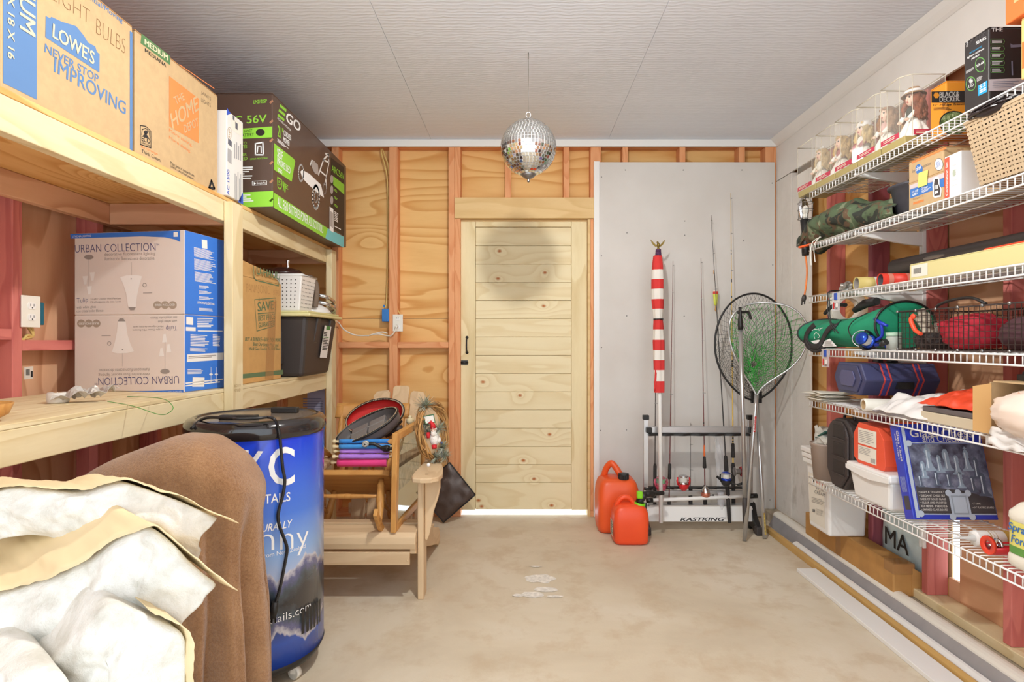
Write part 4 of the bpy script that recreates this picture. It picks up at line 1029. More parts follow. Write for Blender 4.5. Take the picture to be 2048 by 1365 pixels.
def batt(label, crop_pts, yf, depth, th, seed, over=.03, droop=.0, grp='insulation batts in a heap', u0=0):
    top = [W(x / 2.416, 800 + y / 2.416, yf) for x, y in crop_pts]
    top = resample(spline(top, 6), 44)
    N = len(top)
    nrm = []
    for i in range(N):
        d = top[min(i + 1, N - 1)] - top[max(i - 1, 0)]; nn = V3((d.z, 0, -d.x)).normalized()
        nrm.append(nn)
    nrm = [sum((nrm[max(0, min(N - 1, i + q))] for q in range(-6, 7)), V3()).normalized() for i in range(N)]
    t = thing('insulation_batt', label, 'insulation', (top[N // 2].x, yf + depth / 2, top[N // 2].z - th), grp)
    M_ = 18; K = 22
    mb = MB()
    prof = []   # cross-section in (s across depth, w thickness), closed loop
    loop = [(0, j / M_) for j in range(M_ + 1)] + [(j / K, 1) for j in range(1, K + 1)] + [(1, 1 - j / 5) for j in range(1, 6)] + [(1 - j / K, 0) for j in range(1, K)]
    nl = len(loop)
    def pt(i, q):
        s_, w_ = loop[q]
        b = top[i] + nrm[i] * (th * w_)
        rnd = .022 * math.sin(math.pi * w_) if s_ == 0 else 0
        y = yf + depth * s_ - rnd
        p = V3((b.x - depth * s_ * .95, yf + depth * s_ * .75 - rnd, b.z - droop * s_ * s_))
        if w_ > .02 or s_ > .03:
            k_ = 1 if s_ < .05 else .5
            p += V3((noise.noise(p * 14 + V3((seed, 0, 0))), noise.noise(p * 16 + V3((0, seed, 0))) * 1.6, noise.noise(p * 14 + V3((0, 0, seed))) * .6)) * .010 * k_ * (1 if w_ > .02 else .2)
            p += V3((0, noise.noise(p * 60 + V3((5, 0, 0))) - 1.6 * abs(noise.noise(p * 21)), 0)) * .008 * k_ * (1 if w_ > .02 else .2)
            if i in (0, N - 1): p += V3((noise.noise(p * 45) * .02, 0, 0))
        return p
    vs = [pt(i, q) for i in range(N) for q in range(nl)]
    fs = [(i * nl + q, i * nl + (q + 1) % nl, (i + 1) * nl + (q + 1) % nl, (i + 1) * nl + q) for i in range(N - 1) for q in range(nl)]
    for e in (0, N - 1):
        c_ = sum((vs[e * nl + q] for q in range(nl)), V3()) / nl
        vs.append(c_); ci = len(vs) - 1
        fs += [(ci, e * nl + (q + 1) % nl, e * nl + q) if e == 0 else (ci, e * nl + q, e * nl + (q + 1) % nl) for q in range(nl)]
    mb.add(vs, fs, True); part('glass_wool', mb, WOOL, t, sub=1)
    mb = MB()
    ext = [top[0]] + top + [top[-1] + (top[-1] - top[-3]).normalized() * over]
    n2_ = len(ext) - 1
    def fn(u, v):
        u = u0 + (1 - u0) * u; i = min(n2_ - 1, int(u * n2_)); p = ext[i].lerp(ext[i + 1], u * n2_ - i)
        nn = nrm[max(0, min(N - 1, i - 1))]
        crk = .006 * noise.noise(V3((u * 9, v * 3, seed))) + .003 * noise.noise(V3((u * 30, v * 8, seed)))
        y = yf - .012 + (depth + .01) * v + .006 * math.sin(u * 17 + seed)
        y = yf - .012 + (depth * .75 + .01) * v + .006 * math.sin(u * 17 + seed)
        return V3((p.x - depth * .95 * v + .01, y, p.z - droop * v * v)) - nn * (.005 + crk + .004)
    mb.grid(fn, 70, 14); part('kraft_facing', mb, PAP, t, solid=.0012)
    return t
batt('white glass wool batt with kraft paper facing, topmost of the heap', [(-90, 470), (0, 440), (110, 425), (260, 440), (400, 452), (510, 420), (600, 402), (700, 428), (850, 482), (960, 530), (1070, 575)], 1.08, .26, .088, 1.0, .03, .05)
batt('white glass wool batt with kraft paper facing, arched below the topmost batt', [(-90, 950), (60, 925), (180, 892), (400, 795), (560, 690), (660, 640), (740, 618), (830, 680), (910, 765), (1000, 850), (1070, 895)], .97, .30, .135, 5.0, .022, .01)
batt('white glass wool batt with paper edge, folded under the arched batt', [(180, 1330), (290, 1200), (390, 1080), (480, 1000), (560, 975), (680, 1030), (800, 1085), (865, 1112), (900, 1150), (905, 1260), (905, 1420)], .90, .34, .15, 9.0, 0, .0, u0=.60)
batt('white glass wool batt lowest in view at the bottom of the heap', [(-90, 1360), (60, 1310), (180, 1285), (290, 1310), (350, 1390), (370, 1500)], .84, .36, .13, 13.0, 0, .0, u0=.93)
mb = MB(); mb.grid(lambda u, v: (-1.05 + .19 * math.cos(2 * math.pi * u) + nz((u * 9, v * 9, 0), 1, .015), 1.0 + .12 * math.sin(2 * math.pi * u), .001 + .52 * v), 40, 12, cu=True)
mb.poly([(-1.05 + .19 * math.cos(2 * math.pi * i / 40), 1.0 + .12 * math.sin(2 * math.pi * i / 40), .521) for i in range(40)])
solo('insulation_roll', mb, WOOL, 'white glass wool roll carrying the heap of insulation batts', 'insulation')
# ==== garden chair ==================================================================
WX, WY, WZ = M['weatherx'], M['weathery'], M['weatherz']
XC = -.735
t = thing('garden_chair', 'weathered wooden slatted garden chair with fan back, piled with things', 'chair', (XC, 3.05, 0))
def sx_(x, s): return XC + s * (x - XC)
for s in (1, -1):
    a, b = sorted((sx_(-.475, s), sx_(-.447, s)))
    mb = MB(); mb.box(a, b, 2.637, 2.727, 0, .556); part('leg', mb, WZ, t, bevel=.004)
    a, b = sorted((sx_(-.505, s), sx_(-.478, s)))
    pr = [(2.605, .225), (2.605, .30), (2.66, .315), (2.85, .285), (3.25, .135), (3.36, .10), (3.40, .06), (3.40, .002), (3.33, .002), (3.28, .03), (3.10, .085), (2.85, .17), (2.70, .19)]
    mb = MB(); mb.prism(pr, 'x', a, b); part('side_rail', mb, WY, t, bevel=.004)
    arm = [(-.487, 2.575), (-.45, 2.562), (-.40, 2.568), (-.372, 2.60), (-.362, 2.66), (-.378, 2.80), (-.41, 2.95), (-.425, 3.15), (-.43, 3.34), (-.485, 3.36), (-.49, 3.0), (-.50, 2.70), (-.497, 2.61)]
    arm = [(sx_(x, s), y) for x, y in arm]
    if s < 0: arm = arm[::-1]
    mb = MB(); mb.prism(arm, 'z', .5565, .580); part('armrest', mb, WY, t, bevel=.005)
    br_ = [(-.4465, .27), (-.4465, .556), (-.375, .556), (-.375, .51), (-.385, .46), (-.405, .40), (-.415, .34), (-.425, .29), (-.437, .262)]
    br_ = [(sx_(x, s), z) for x, z in br_]
    if s < 0: br_ = br_[::-1]
    mb = MB(); mb.prism(br_, 'y', 2.665, 2.692); part('arm_bracket', mb, WZ, t, bevel=.004)
mb = MB(); mb.box(sx_(-.503, -1), -.503, 2.592, 2.6045, .178, .236)
mb.cyl((-.515, 2.5925, .20), (-.515, 2.588, .20), .004, n=8); part('front_apron', mb, WX, t, bevel=.004)
mb = MB(); mb.prism([(2.595, .248), (2.588, .275), (2.592, .305), (2.612, .322), (2.70, .330), (2.70, .318), (2.625, .311), (2.606, .30), (2.604, .252)], 'x', sx_(-.4765, -1), -.4765); part('seat_slat', mb, WX, t, bevel=.004)
for i in range(5):
    y0 = 2.712 + i * .092; z0 = .318 - .003 - (.004 * i + .042 * max(0, i - .6) / 1.0 * .75)
    mb = MB(); mb.T = rot((0, y0, z0), -.30 if i > 0 else -.1, 'X'); mb.box(sx_(-.4765, -1), -.4765, y0, y0 + .084, z0, z0 + .018); part('seat_slat', mb, WX, t, bevel=.004)
# back slats fan out
tops = [(-.945, .80), (-.845, .895), (-.728, .925), (-.62, .89), (-.515, .80)]
for i, (xt, zt) in enumerate(tops):
    xb = XC + (i - 2) * .088
    w = .048
    lean = lambda z: 3.19 + (z - .2) * .42
    prof = []
    z0 = .17
    cxs = lambda z: xb + (xt - xb) * (z - z0) / (zt - z0)
    hw = lambda z: .038 + .012 * (z - z0) / (zt - z0)
    if i == 2: topc = [(-1, -.012), (-.72, 0), (.72, 0), (1, -.012)]
    elif i == 1: topc = [(-1, -.03), (-.6, -.004), (.7, .004), (1, -.01)]
    elif i == 3: topc = [(-1, -.01), (-.7, .004), (.6, -.004), (1, -.04)]
    elif i == 0: topc = [(-1, -.13), (-.6, -.07), (0, -.02), (.6, 0), (1, -.01)]
    else: topc = [(-1, -.01), (-.6, 0), (0, -.02), (.6, -.07), (1, -.13)]
    L = [(cxs(z0) - hw(z0), z0)]; Rr = [(cxs(z0) + hw(z0), z0)]
    P_ = [(cxs(z0) + hw(z0), z0)] + [(cxs(zt + b) + a * hw(zt), zt + b) for a, b in topc[::-1]] + [(cxs(z0) - hw(z0), z0)]
    n_ = len(P_)
    vs = [(x, lean(z), z) for x, z in P_] + [(x, lean(z) + .018, z) for x, z in P_]
    mb = MB(); mb.add(vs, [tuple(range(n_)), tuple(range(n_, 2 * n_))[::-1]] + [((q + 1) % n_, q, n_ + q, n_ + (q + 1) % n_) for q in range(n_)], False)
    part('back_slat', mb, WZ, t, bevel=.004)
for z in (.25, .57):
    y = 3.19 + (z - .2) * .42 + .0185
    mb = MB(); mb.box(XC - .31 if z > .4 else XC - .24, XC + .31 if z > .4 else XC + .24, y, y + .024, z - .03, z + .03); part('back_rail', mb, WX, t, bevel=.004)
# ==== small rocking chair tipped back on the seat ===================================
OX, OY, OZ = M['oakx'], M['oaky'], M['oakz']
t = thing('rocking_chair', 'small varnished rocking chair tipped back on the slatted garden chair', 'chair', (-.83, 2.9, .30))
T = rot((-.83, 2.75, .56), -.52, 'X')

x0, x1 = -1.025, -.632
zs = .56
mb = MB(); mb.T = T; mb.prism([(x0, 2.752), (x0 + .03, 2.74), (x1 - .03, 2.74), (x1, 2.752), (x1 - .02, 3.09), (x0 + .02, 3.09)], 'z', zs - .012, zs + .016); part('seat', mb, OX, t, bevel=.006)
def turned(p, q, r, nm):
    p = V3(p); q = V3(q); mb = MB(); mb.T = T
    k_ = [0, .12, .16, .2, .45, .5, .55, .8, .86, 1]; rr = [.7, .85, 1.05, .9, 1.15, 1.25, 1.1, .9, .8, .6]
    mb.tube([p.lerp(q, a) for a in k_], [r * a for a in rr], 12); part(nm, mb, OZ, t)
for sx in (-1, 1):
    xm = -.83
    turned((xm + sx * .15, 2.80, zs - .012), (xm + sx * .185, 2.73, zs - .235), .017, 'leg')
    turned((xm + sx * .14, 3.02, zs - .012), (xm + sx * .185, 3.08, zs - .235), .017, 'leg')
    mb = MB(); mb.T = T
    pts = spline([(xm + sx * .187, 2.62, zs - .215), (xm + sx * .187, 2.74, zs - .25), (xm + sx * .187, 2.9, zs - .268), (xm + sx * .187, 3.08, zs - .25), (xm + sx * .187, 3.24, zs - .19)], 5)
    for a, b in zip(pts, pts[1:]): mb.bar(a, b + (b - a) * .03, .018, .036)
    part('rocker', mb, OY, t, bevel=.003)
    turned((xm + sx * .168, 2.765, zs - .12), (xm + sx * .162, 3.05, zs - .12), .010, 'stretcher')
    turned((xm + sx * .155, 3.06, zs + .016), (xm + sx * .175, 3.03, zs + .47), .016, 'back_post')
    turned((xm + sx * .18, 2.80, zs + .016), (xm + sx * .19, 2.79, zs + .155), .013, 'arm_post')
    mb = MB(); mb.T = T; mb.tube(spline([(xm + sx * .192, 2.745, zs + .16), (xm + sx * .192, 2.80, zs + .165), (xm + sx * .185, 2.95, zs + .165), (xm + sx * .168, 3.055, zs + .16)], 4), [.020] * 3 + [.017] * 6 + [.013] * 4, 10, sq=.6); part('arm', mb, OY, t)
turned((-.83 - .163, 2.79, zs - .10), (-.83 + .163, 2.79, zs - .10), .010, 'stretcher')
mb = MB(); mb.T = T
mb.grid(lambda u, v: (-.83 + (u - .5) * .41, 3.02 + .035 * (1 - (2 * u - 1) ** 2) + v * .0, zs + .40 + v * .10 - .018 * (2 * u - 1) ** 2 * v), 14, 4); part('top_rail', mb, OX, t, solid=.016)
for k_ in range(4): turned((-.83 + (k_ - 1.5) * .07, 3.06, zs + .016), (-.83 + (k_ - 1.5) * .075, 3.045, zs + .42), .009, 'spindle')
# ==== rolls on dowels ===============================================================
def roll(label, col, c, r, L, yaw):
    t = thing('fabric_roll', label, 'roll', (c[0], c[1], c[2] - r), 'rolled fabric on wooden dowels')
    d = V3((math.cos(yaw), math.sin(yaw), 0)); c = V3(c)
    mb = MB(); k_ = 14
    mb.tube([c - d * (L / 2) + d * (L * i / k_) for i in range(k_ + 1)], [r * (1 + .03 * math.sin(i * 2.1 + c.z * 50)) for i in range(k_ + 1)], 18); part('fabric', mb, mat('fabric_roll_%d' % len(bpy.data.materials), col, .7, sheen=.2), t)
    mb = MB()
    for s in (-1, 1):
        mb.lathe([(.001, .0), (.009, .0), (.010, .006), (.009, .014), (.006, .016), (.0055, .034)], (0, 0, 0), 12, 'x')
        n_ = 6 * 12
        for q in range(n_):
            v = V3(mb.v[-n_ + q]); x = v.x - .034
            mb.v[-n_ + q] = tuple(c + d * (s * (L / 2 - x - .001)) + d.cross(V3((0, 0, 1))) * v.y + V3((0, 0, v.z)))
    part('dowel', mb, M['pinex'], t)
    return t
def RC(px, py, y): return W(px, py, y)
b = W(725, 930, 2.83)
roll('hot pink fabric roll on a wooden dowel, lowest of the rolls', (236, 66, 138), (b.x, 2.83, .596), .021, .245, .0)
roll('purple fabric roll resting directly on the hot pink roll', (180, 126, 222), (b.x + .012, 2.815, .6285), .0112, .245, .02)
roll('purple fabric roll directly under the lower blue roll', (190, 138, 228), (b.x + .012, 2.83, .6525), .0112, .245, .02)
roll('blue fabric roll lying on the upper purple roll', (60, 142, 212), (b.x + .014, 2.82, .6765), .0112, .25, .02)
roll('blue fabric roll on a wooden dowel, topmost of the rolls', (52, 132, 206), (b.x + .010, 2.835, .700), .0112, .25, .02)
# ==== open hard case ================================================================
t = thing('hard_case', 'black oval zippered hard case lying open, showing its red lining', 'case', (-.80, 2.95, .72))
def shell(T, a, b, h, inner, nm, m, lab=None, rim=True):
    def fn(u, v, s=1.0):
        th = 2 * math.pi * u; ph = v * math.pi / 2
        k_ = math.sin(ph) ** .45
        return V3((a * s * math.cos(th) * k_, b * s * math.sin(th) * k_, -h * s * math.cos(ph) ** .6))
    mb = MB(); mb.T = T; mb.grid(lambda u, v: fn(u, v), 40, 10, cu=True); o = part(nm, mb, m, t, label=lab)
    mb = MB(); mb.T = T; mb.grid(lambda u, v: fn(1 - u, v, .955) + V3((0, 0, .0)), 40, 10, cu=True); part(nm + '_lining', mb, inner, t)
    mb = MB(); mb.T = T; mb.tube([(a * math.cos(2 * math.pi * i / 48), b * math.sin(2 * math.pi * i / 48), 0) for i in range(48)], .006, 8, closed=True)
    part('zip_edge', mb, M['black'], t)
    mb = MB(); mb.T = T
    for i in range(110):
        th = 2 * math.pi * i / 110; r_ = 1.0
        mb.cb((a * .985 * math.cos(th), b * .985 * math.sin(th), .0065), (.004, .004, .003))
    part('zip_teeth', mb, mat('zip_tan', (196, 172, 140), .6), t, kind='stuff')
CA = V3((-.79, 2.93, .765))
base_T = Matrix.Translation(CA) @ Matrix.Rotation(R(-25), 4, 'Y') @ Matrix.Rotation(R(22), 4, 'X')
GRY = mat('case_grey', (92, 82, 80), .45)
shell(base_T, .176, .118, .072, mat('case_inside', (104, 98, 96), .5), 'lower_shell', GRY)
lid_T = Matrix.Translation(CA + V3((.02, .09, .035))) @ Matrix.Rotation(R(-16), 4, 'Y') @ Matrix.Rotation(R(78), 4, 'X')
shell(lid_T, .158, .085, .05, mat('red_lining', (206, 44, 40), .6), 'lid_shell', M['black'])
mb = MB(); mb.T = base_T
for q in (-.05, .05): mb.box(q - .045, q + .045, -.06, .06, -.04, -.012)
mb.box(-.10, .10, -.004, .004, -.05, -.008); part('moulded_tray', mb, mat('tray_grey', (128, 122, 118), .5), t, bevel=.004)
mb = MB(); p = W(690, 888, 2.83); mb.disc((p.x, 2.832, p.z), (.011, 0, .002), (0, 0, .011), 20); mb.m = 1; mb.disc((p.x, 2.8315, p.z), (.009, 0, 0), (0, 0, .009), 18, .8); mb.text('0', (p.x - .003, 2.831, p.z - .005), (.006, 0, 0), (0, 0, .010))
part('round_badge', mb, [mat('badge_brown', (120, 60, 56), .5), M['ivory']], t)
# pump with white gauge and straps under the case
t = thing('hand_pump', 'black hand pump with white round gauge lying on the blue rolls', 'pump', (-.73, 2.80, .712))
p = W(731, 888, 2.79); q = W(778, 897, 2.80)
mb = MB(); mb.lathe([(.001, -.012), (.014, -.012), (.0155, -.009), (.0155, .012), (.001, .012)], p, 24, 'y'); ga = part('gauge', mb, M['ivory'], t)
mb = MB()
for rr, hole in ((.0145, .84), (.010, .8), (.005, .0)): mb.disc(p + V3((0, -.0125, 0)), (rr, 0, 0), (0, 0, rr), 24, hole)
part('gauge_marks', mb, M['dark'], ga)
mb = MB(); mb.tube(spline([p + V3((.012, .01, -.002)), p + V3((.04, .012, -.002)), q + V3((-.035, .01, 0)), q], 4), [.008] * 8 + [.012, .016, .017, .016, .014], 12); mb.tube([q, q + V3((.014, 0, 0))], [.009, .006], 10); part('barrel', mb, M['black'], t)
mb = MB()
for k_ in range(5):
    a = W(748 + k_ * 3, 884 - k_ * 3, 2.90 + .01 * k_); b_ = W(792 + k_ * 3, 854 - k_ * 3, 3.02 + .01 * k_); mb.bar(a, b_, .006, .012)
solo('folded_tripod', mb, M['dark'], 'dark folded tripod legs beside the open black case', 'tripod')
mb = MB(); mb.ell(W(795, 858, 2.98), (.03, .03, .02), 14, 8); mb.tube([W(770, 872, 2.96), W(788, 862, 2.97), W(805, 853, 2.98)], [.012, .016, .010], 10)
solo('small_flashlight', mb, mat('scuffed_black', (70, 56, 50), .5, var=.4, vs=60), 'scuffed dark flashlight beside the open black case', 'flashlight')
mb = MB(); c = W(821, 842, 3.02); mb.ell(c, (.022, .03, .022), 14, 10); mb.ell(c + V3((.01, 0, -.03)), (.024, .02, .028), 14, 8); mb.ell(c + V3((0, -.01, .022)), (.010, .010, .010), 10, 8); solo('wooden_bird', mb, M['pinez'], 'small pale carved wooden bird behind the picture frame', 'ornament')
# ==== framed picture ================================================================
t = thing('framed_picture', 'oak framed picture under glass leaning across the garden chair', 'picture', (-.56, 2.86, .30))
FA = W(786, 1070, 2.595); FA.z = .323
yaw = math.atan2(.040, .545)
lx = V3((math.sin(yaw), math.cos(yaw), 0)); lz = V3((.02, 0, 1)).normalized(); ln = lx.cross(lz).normalized()
FW, FH = .545, .455
def fp(u, w, d=0): return FA + lx * u + lz * w + ln * d
def fbox(u0, u1, w0, w1, d0, d1, mb):
    mb.add([fp(u, w, d) for d in (d0, d1) for u, w in ((u0, w0), (u1, w0), (u1, w1), (u0, w1))], [(0, 3, 2, 1), (4, 5, 6, 7), (0, 1, 5, 4), (1, 2, 6, 5), (2, 3, 7, 6), (3, 0, 4, 7)], False)
if ln.x < 0: ln = -ln
for (u0, u1, w0, w1, m) in ((0, .038, 0, FH, OZ), (FW - .038, FW, 0, FH, OZ), (.0385, FW - .0385, 0, .036, OY), (.0385, FW - .0385, FH - .036, FH, OY)):
    mb = MB(); fbox(u0, u1, w0, w1, -.014, .012, mb); part('frame_bar', mb, m, t, bevel=.004)
mb = MB(); fbox(.03, FW - .03, .03, FH - .03, -.012, -.004, mb); part('mat_board', mb, mat('cream_mat', (222, 204, 158), .8), t)
k = NT('faded_print'); co = k.coords((1, 1, 1), False)
n = k.noise(co, 9, 5, .7, 1.5)
k.l(k.ramp(n, [(.3, lin((96, 88, 80))), (.48, lin((166, 152, 126))), (.58, lin((214, 198, 164))), (.7, lin((188, 128, 76)))]), k.b.inputs['Base Color']); k.b.inputs['Roughness'].default_value = .7
mb = MB(); fbox(.09, FW - .09, .17, FH - .08, -.0035, -.003, mb); part('print', mb, k.m, t)
GLS = mat('pane_glass', (255, 255, 255), .02, trans=1, ior=1.45)
mb = MB(); fbox(.03, FW - .03, .03, FH - .03, .002, .0035, mb); part('glass_pane', mb, GLS, t)
# ==== wreath ========================================================================
t = thing('wreath', 'grapevine wreath with fir sprigs and a small Santa, on the chair arm', 'wreath', (-.46, 2.95, .585))
c = V3((-.452, 2.95, .735)); e1 = V3((.42, .88, -.1)).normalized(); e2 = V3((.16, -.05, -1)).normalized(); e2 = (e2 - e1 * e2.dot(e1)).normalized(); e3 = e1.cross(e2)
if e3.y > 0: e3 = -e3
def wp(a, r, h=0): return c + e1 * (r * math.cos(a) * .86) + e2 * (r * math.sin(a)) + e3 * h
VINE = [wood('vine_a', (196, 150, 92), (150, 104, 58), 2, 8, 6, 0), wood('vine_b', (168, 124, 74), (120, 82, 46), 2, 8, 6, 0)]
rd = random.Random(4)
for k_ in range(13):
    f1, f2, p1 = rd.uniform(2, 4), rd.uniform(2, 5), rd.uniform(0, 6.3)
    mb = MB(); N_ = 44; rb = .140 + rd.uniform(-.012, .012); hb = rd.uniform(-.014, .014)
    mb.tube([wp(2 * math.pi * i / N_, rb + .010 * math.sin(round(f1) * 2 * math.pi * i / N_ + p1), hb + .010 * math.cos(round(f2) * 2 * math.pi * i / N_ + p1)) for i in range(N_)], .0042, 6, closed=True)
    part('vine', mb, VINE[k_ % 2], t)
for a in (1.5, 2.5, 3.6):
    mb = MB(); mb.tube([wp(a, .136 + .024 * math.cos(q), .024 * math.sin(q)) + e1 * (.002 * q) for q in [i * .5 for i in range(13)]], .0022, 5); part('binding_twine', mb, VINE[0], t)
def sprig(p, r, n_, seed):
    rr = random.Random(seed); mb = MB()
    for i in range(n_):
        d = V3((rr.gauss(0, 1), rr.gauss(0, 1), rr.gauss(0, 1) + .2)).normalized(); L = r * rr.uniform(.6, 1.1); r = r; a = p + d * r * .1
        s = d.cross(V3((rr.random(), rr.random(), 1))).normalized() * .0018
        mb.add([a - s, a + s, a + d * L + s * .3, a + d * L - s * .3], [(0, 1, 2, 3)], False)
    part('fir_sprig', mb, mat('fir_green_%d' % seed, (116 + seed, 128, 100), .7, var=.3, vs=30, col2=(190, 192, 176)), t, kind='stuff')
for i, (px, py, r) in enumerate(((850, 812, .05), (852, 850, .035), (878, 858, .035), (885, 895, .03), (872, 915, .035), (890, 912, .03), (856, 865, .03))):
    sprig(W(px, py, 2.89), r * 1.3, 170, i)
SW = mat('santa_white', (236, 230, 222), .9, bump=.6, bs=120, bd=.006); SR = mat('santa_red', (196, 34, 40), .7); SK = mat('santa_skin', (226, 170, 140), .6)
p = W(869, 872, 2.885)
mb = MB(); mb.ell(p + V3((0, 0, -.012)), (.026, .024, .038), 16, 10); mb.ell(p + V3((.018, 0, -.02)), (.016, .014, .018), 12, 8); sb = part('santa_body', mb, SW, t)
mb = MB(); mb.ell(p + V3((-.004, -.012, .030)), (.015, .014, .016), 14, 10); part('santa_head', mb, SK, sb)
mb = MB(); mb.ell(p + V3((-.002, -.02, .018)), (.014, .010, .018), 12, 8); mb.tube([p + V3((-.018, -.012, .038)), p + V3((-.004, -.022, .042)), p + V3((.012, -.012, .038))], .006, 8); part('santa_beard', mb, SW, sb)
mb = MB(); mb.tube([p + V3((-.004, -.012, .040)), p + V3((-.008, -.012, .06)), p + V3((-.018, -.016, .074)), p + V3((-.026, -.02, .066))], [.016, .012, .008, .004], 12); mb.tube([p + V3((-.03, -.02, .02)), p + V3((-.026, -.03, -.006))], [.010, .008], 10); mb.tube([p + V3((0, -.01, -.045)), p + V3((.002, -.016, -.062))], [.014, .012], 10); part('santa_hat', mb, SR, sb)
for dx_ in (-.006, .006):
    mb = MB(); mb.ell(p + V3((-.004 + dx_, -.0255, .033)), (.0018, .0015, .0022), 8, 6); part('santa_eye', mb, M['black'], sb)
mb = MB(); mb.ell(p + V3((-.004, -.028, .028)), (.003, .003, .0028), 8, 6); part('santa_nose', mb, SK, sb)
q = W(858, 838, 2.87); mb = MB(); mb.add([q + V3((-.026, 0, .012)), q + V3((.02, .01, .02)), q + V3((.028, .01, -.016)), q + V3((-.016, 0, -.024))], [(0, 3, 2, 1)], False); sg = part('sign_board', mb, mat('sign_white', (226, 224, 214), .7), t, solid=.004)
mb = MB()
mb.tube([q + V3((-.027, -.001, .013)), q + V3((.021, .009, .021)), q + V3((.029, .009, -.017)), q + V3((-.017, -.001, -.025))], .0035, 6, closed=True); part('sign_border', mb, mat('sign_green', (54, 110, 70), .6), sg)
mb = MB(); mb.tube([W(883, 890, 2.9), W(884, 915, 2.9)], .004, 8); mb.ell(W(883, 886, 2.9), .006, 10, 8); part('blue_candle', mb, mat('candle_blue', (70, 92, 190), .5), t)
mb = MB(); mb.ell(W(857, 930, 2.62), .0085, 14, 10); solo('white_ball', mb, M['wplastic'], 'small white ball ornament at the inner edge of the chair arm', 'ornament')
# ==== leather bag behind ============================================================
t = thing('leather_bag', 'dark brown leather pouch leaning by the door frame behind the garden chair', 'bag', (-.50, 3.75, 0))
c = V3(((893 - 1040) * 3.76 / F, 3.76, .20))
def fn(u, v):
    a, b = 2 * u - 1, 2 * v - 1
    th_ = .022 * (1 - abs(a) ** 3) * (1 - abs(b) ** 3)
    ca, sa = math.cos(R(40)), math.sin(R(40))
    x, z_ = a * .135, b * .135
    xx, zz = x * ca - z_ * sa, x * sa + z_ * ca
    return (c.x + xx, c.y + .45 * (zz) * .35 - th_ - nz((u * 5, v * 5, 2), 1, .012), c.z + zz)
LE = mat('brown_leather', (70, 54, 46), .42, bump=.3, bs=40, bd=.003)
mb = MB(); mb.grid(fn, 16, 16); mb.grid(lambda u, v: (lambda p: (p[0], p[1] * 0 + c.y + .02 + .45 * (p[2] - c.z) * .35, p[2]))(fn(1 - u, v)), 8, 8); part('pouch', mb, LE, t)
mb = MB(); mb.tube([V3(fn(*q)) + V3((0, -.002, 0)) for q in [(i / 10, 0) for i in range(11)] + [(1, i / 10) for i in range(11)] + [(1 - i / 10, 1) for i in range(11)] + [(0, 1 - i / 10) for i in range(11)]], .004, 6); part('piping', mb, M['black'], t)
# ==== outlet, junction box and cables on the back wall ==============================
t = thing('wall_outlet', 'white duplex outlet with plugged cord on the stud left of the door', 'outlet', (bx(797), YB, bz(646)))
mb = MB(); mb.box(bx(786), bx(806), YB - .008, YB - .0005, bz(663), bz(629)); part('cover_plate', mb, M['ivory'], t, bevel=.002)
for z_ in (bz(638), bz(654)):
    mb = MB(); mb.prism([(bx(796) + .016 * math.cos(a), z_ + max(-.011, min(.011, .016 * math.sin(a)))) for a in [i * math.pi / 8 for i in range(16)]], 'y', YB - .011, YB - .008); part('socket', mb, M['wplastic'], t)
mb = MB(); mb.cb((bx(794.5), YB - .0112, bz(636)), (.002, .001, .009)); mb.cb((bx(797.5), YB - .0112, bz(636)), (.002, .001, .009)); part('slots', mb, M['black'], t)
pz = W(793, 653, YB - .02)
mb = MB(); mb.cyl((pz.x, YB - .0112, pz.z), (pz.x, YB - .035, pz.z), .012, .008, 12); part('plug', mb, M['ivory'], t)
cordp = [(793, 653, YB - .035), (790, 662, YB - .04), (782, 671, YB - .03), (772, 671, YB - .01), (755, 668, YB - .012), (735, 671, YB - .012), (710, 670, YB - .012), (692, 662, YB - .02), (684, 655, YB - .03), (677, 645, YB - .06), (668, 640, YB - .16)]
mb = MB(); mb.tube(spline([W(*q) for q in cordp], 6), .0045, 8); mb.tube(spline([W(*q) for q in ((775, 667, YB - .018), (765, 664, YB - .02), (750, 667, YB - .018), (735, 672, YB - .018))], 5), .004, 6); solo('extension_cord', mb, M['ivory'], 'cream cord running from the back outlet toward the storage tote', 'cord')
t = thing('junction_box', 'blue plastic junction box on the side of the stud left of the outlet', 'box', (bx(770), YB, bz(630)))
mb = MB(); mb.box(bx(763.5), bx(777.3), YB + .002, YB + .06, bz(643), bz(617)); part('box_body', mb, M['blueb'], t, bevel=.003)
mb = MB(); mb.cb((bx(768), YB, bz(612)), (.012, .01, .018)); mb.cb((bx(770), YB - .001, bz(641)), (.02, .006, .008)); part('mounting_ear', mb, M['blueb'], t)
mb = MB()
mb.tube(spline([W(*q) for q in ((762, 297, 3.93), (764, 310, 3.925), (771, 335, 3.92), (775, 365, 3.93), (776, 420, 3.95), (775, 520, 3.955), (773, 600, 3.94), (770, 616, 3.92))], 6), .0045, 6)
mb.tube(spline([W(*q) for q in ((764, 296, 3.93), (770, 312, 3.925), (776, 330, 3.92), (777, 350, 3.95))], 6), .0045, 6)
mb.tube(spline([W(*q) for q in ((800, 628, 3.91), (796, 620, 3.905), (792, 610, 3.90), (794, 600, 3.91), (797, 602, 3.94))], 6), .004, 6)
solo('power_cable', mb, M['romex'], 'pale yellow power cable stapled down the stud to the blue junction box', 'cable')
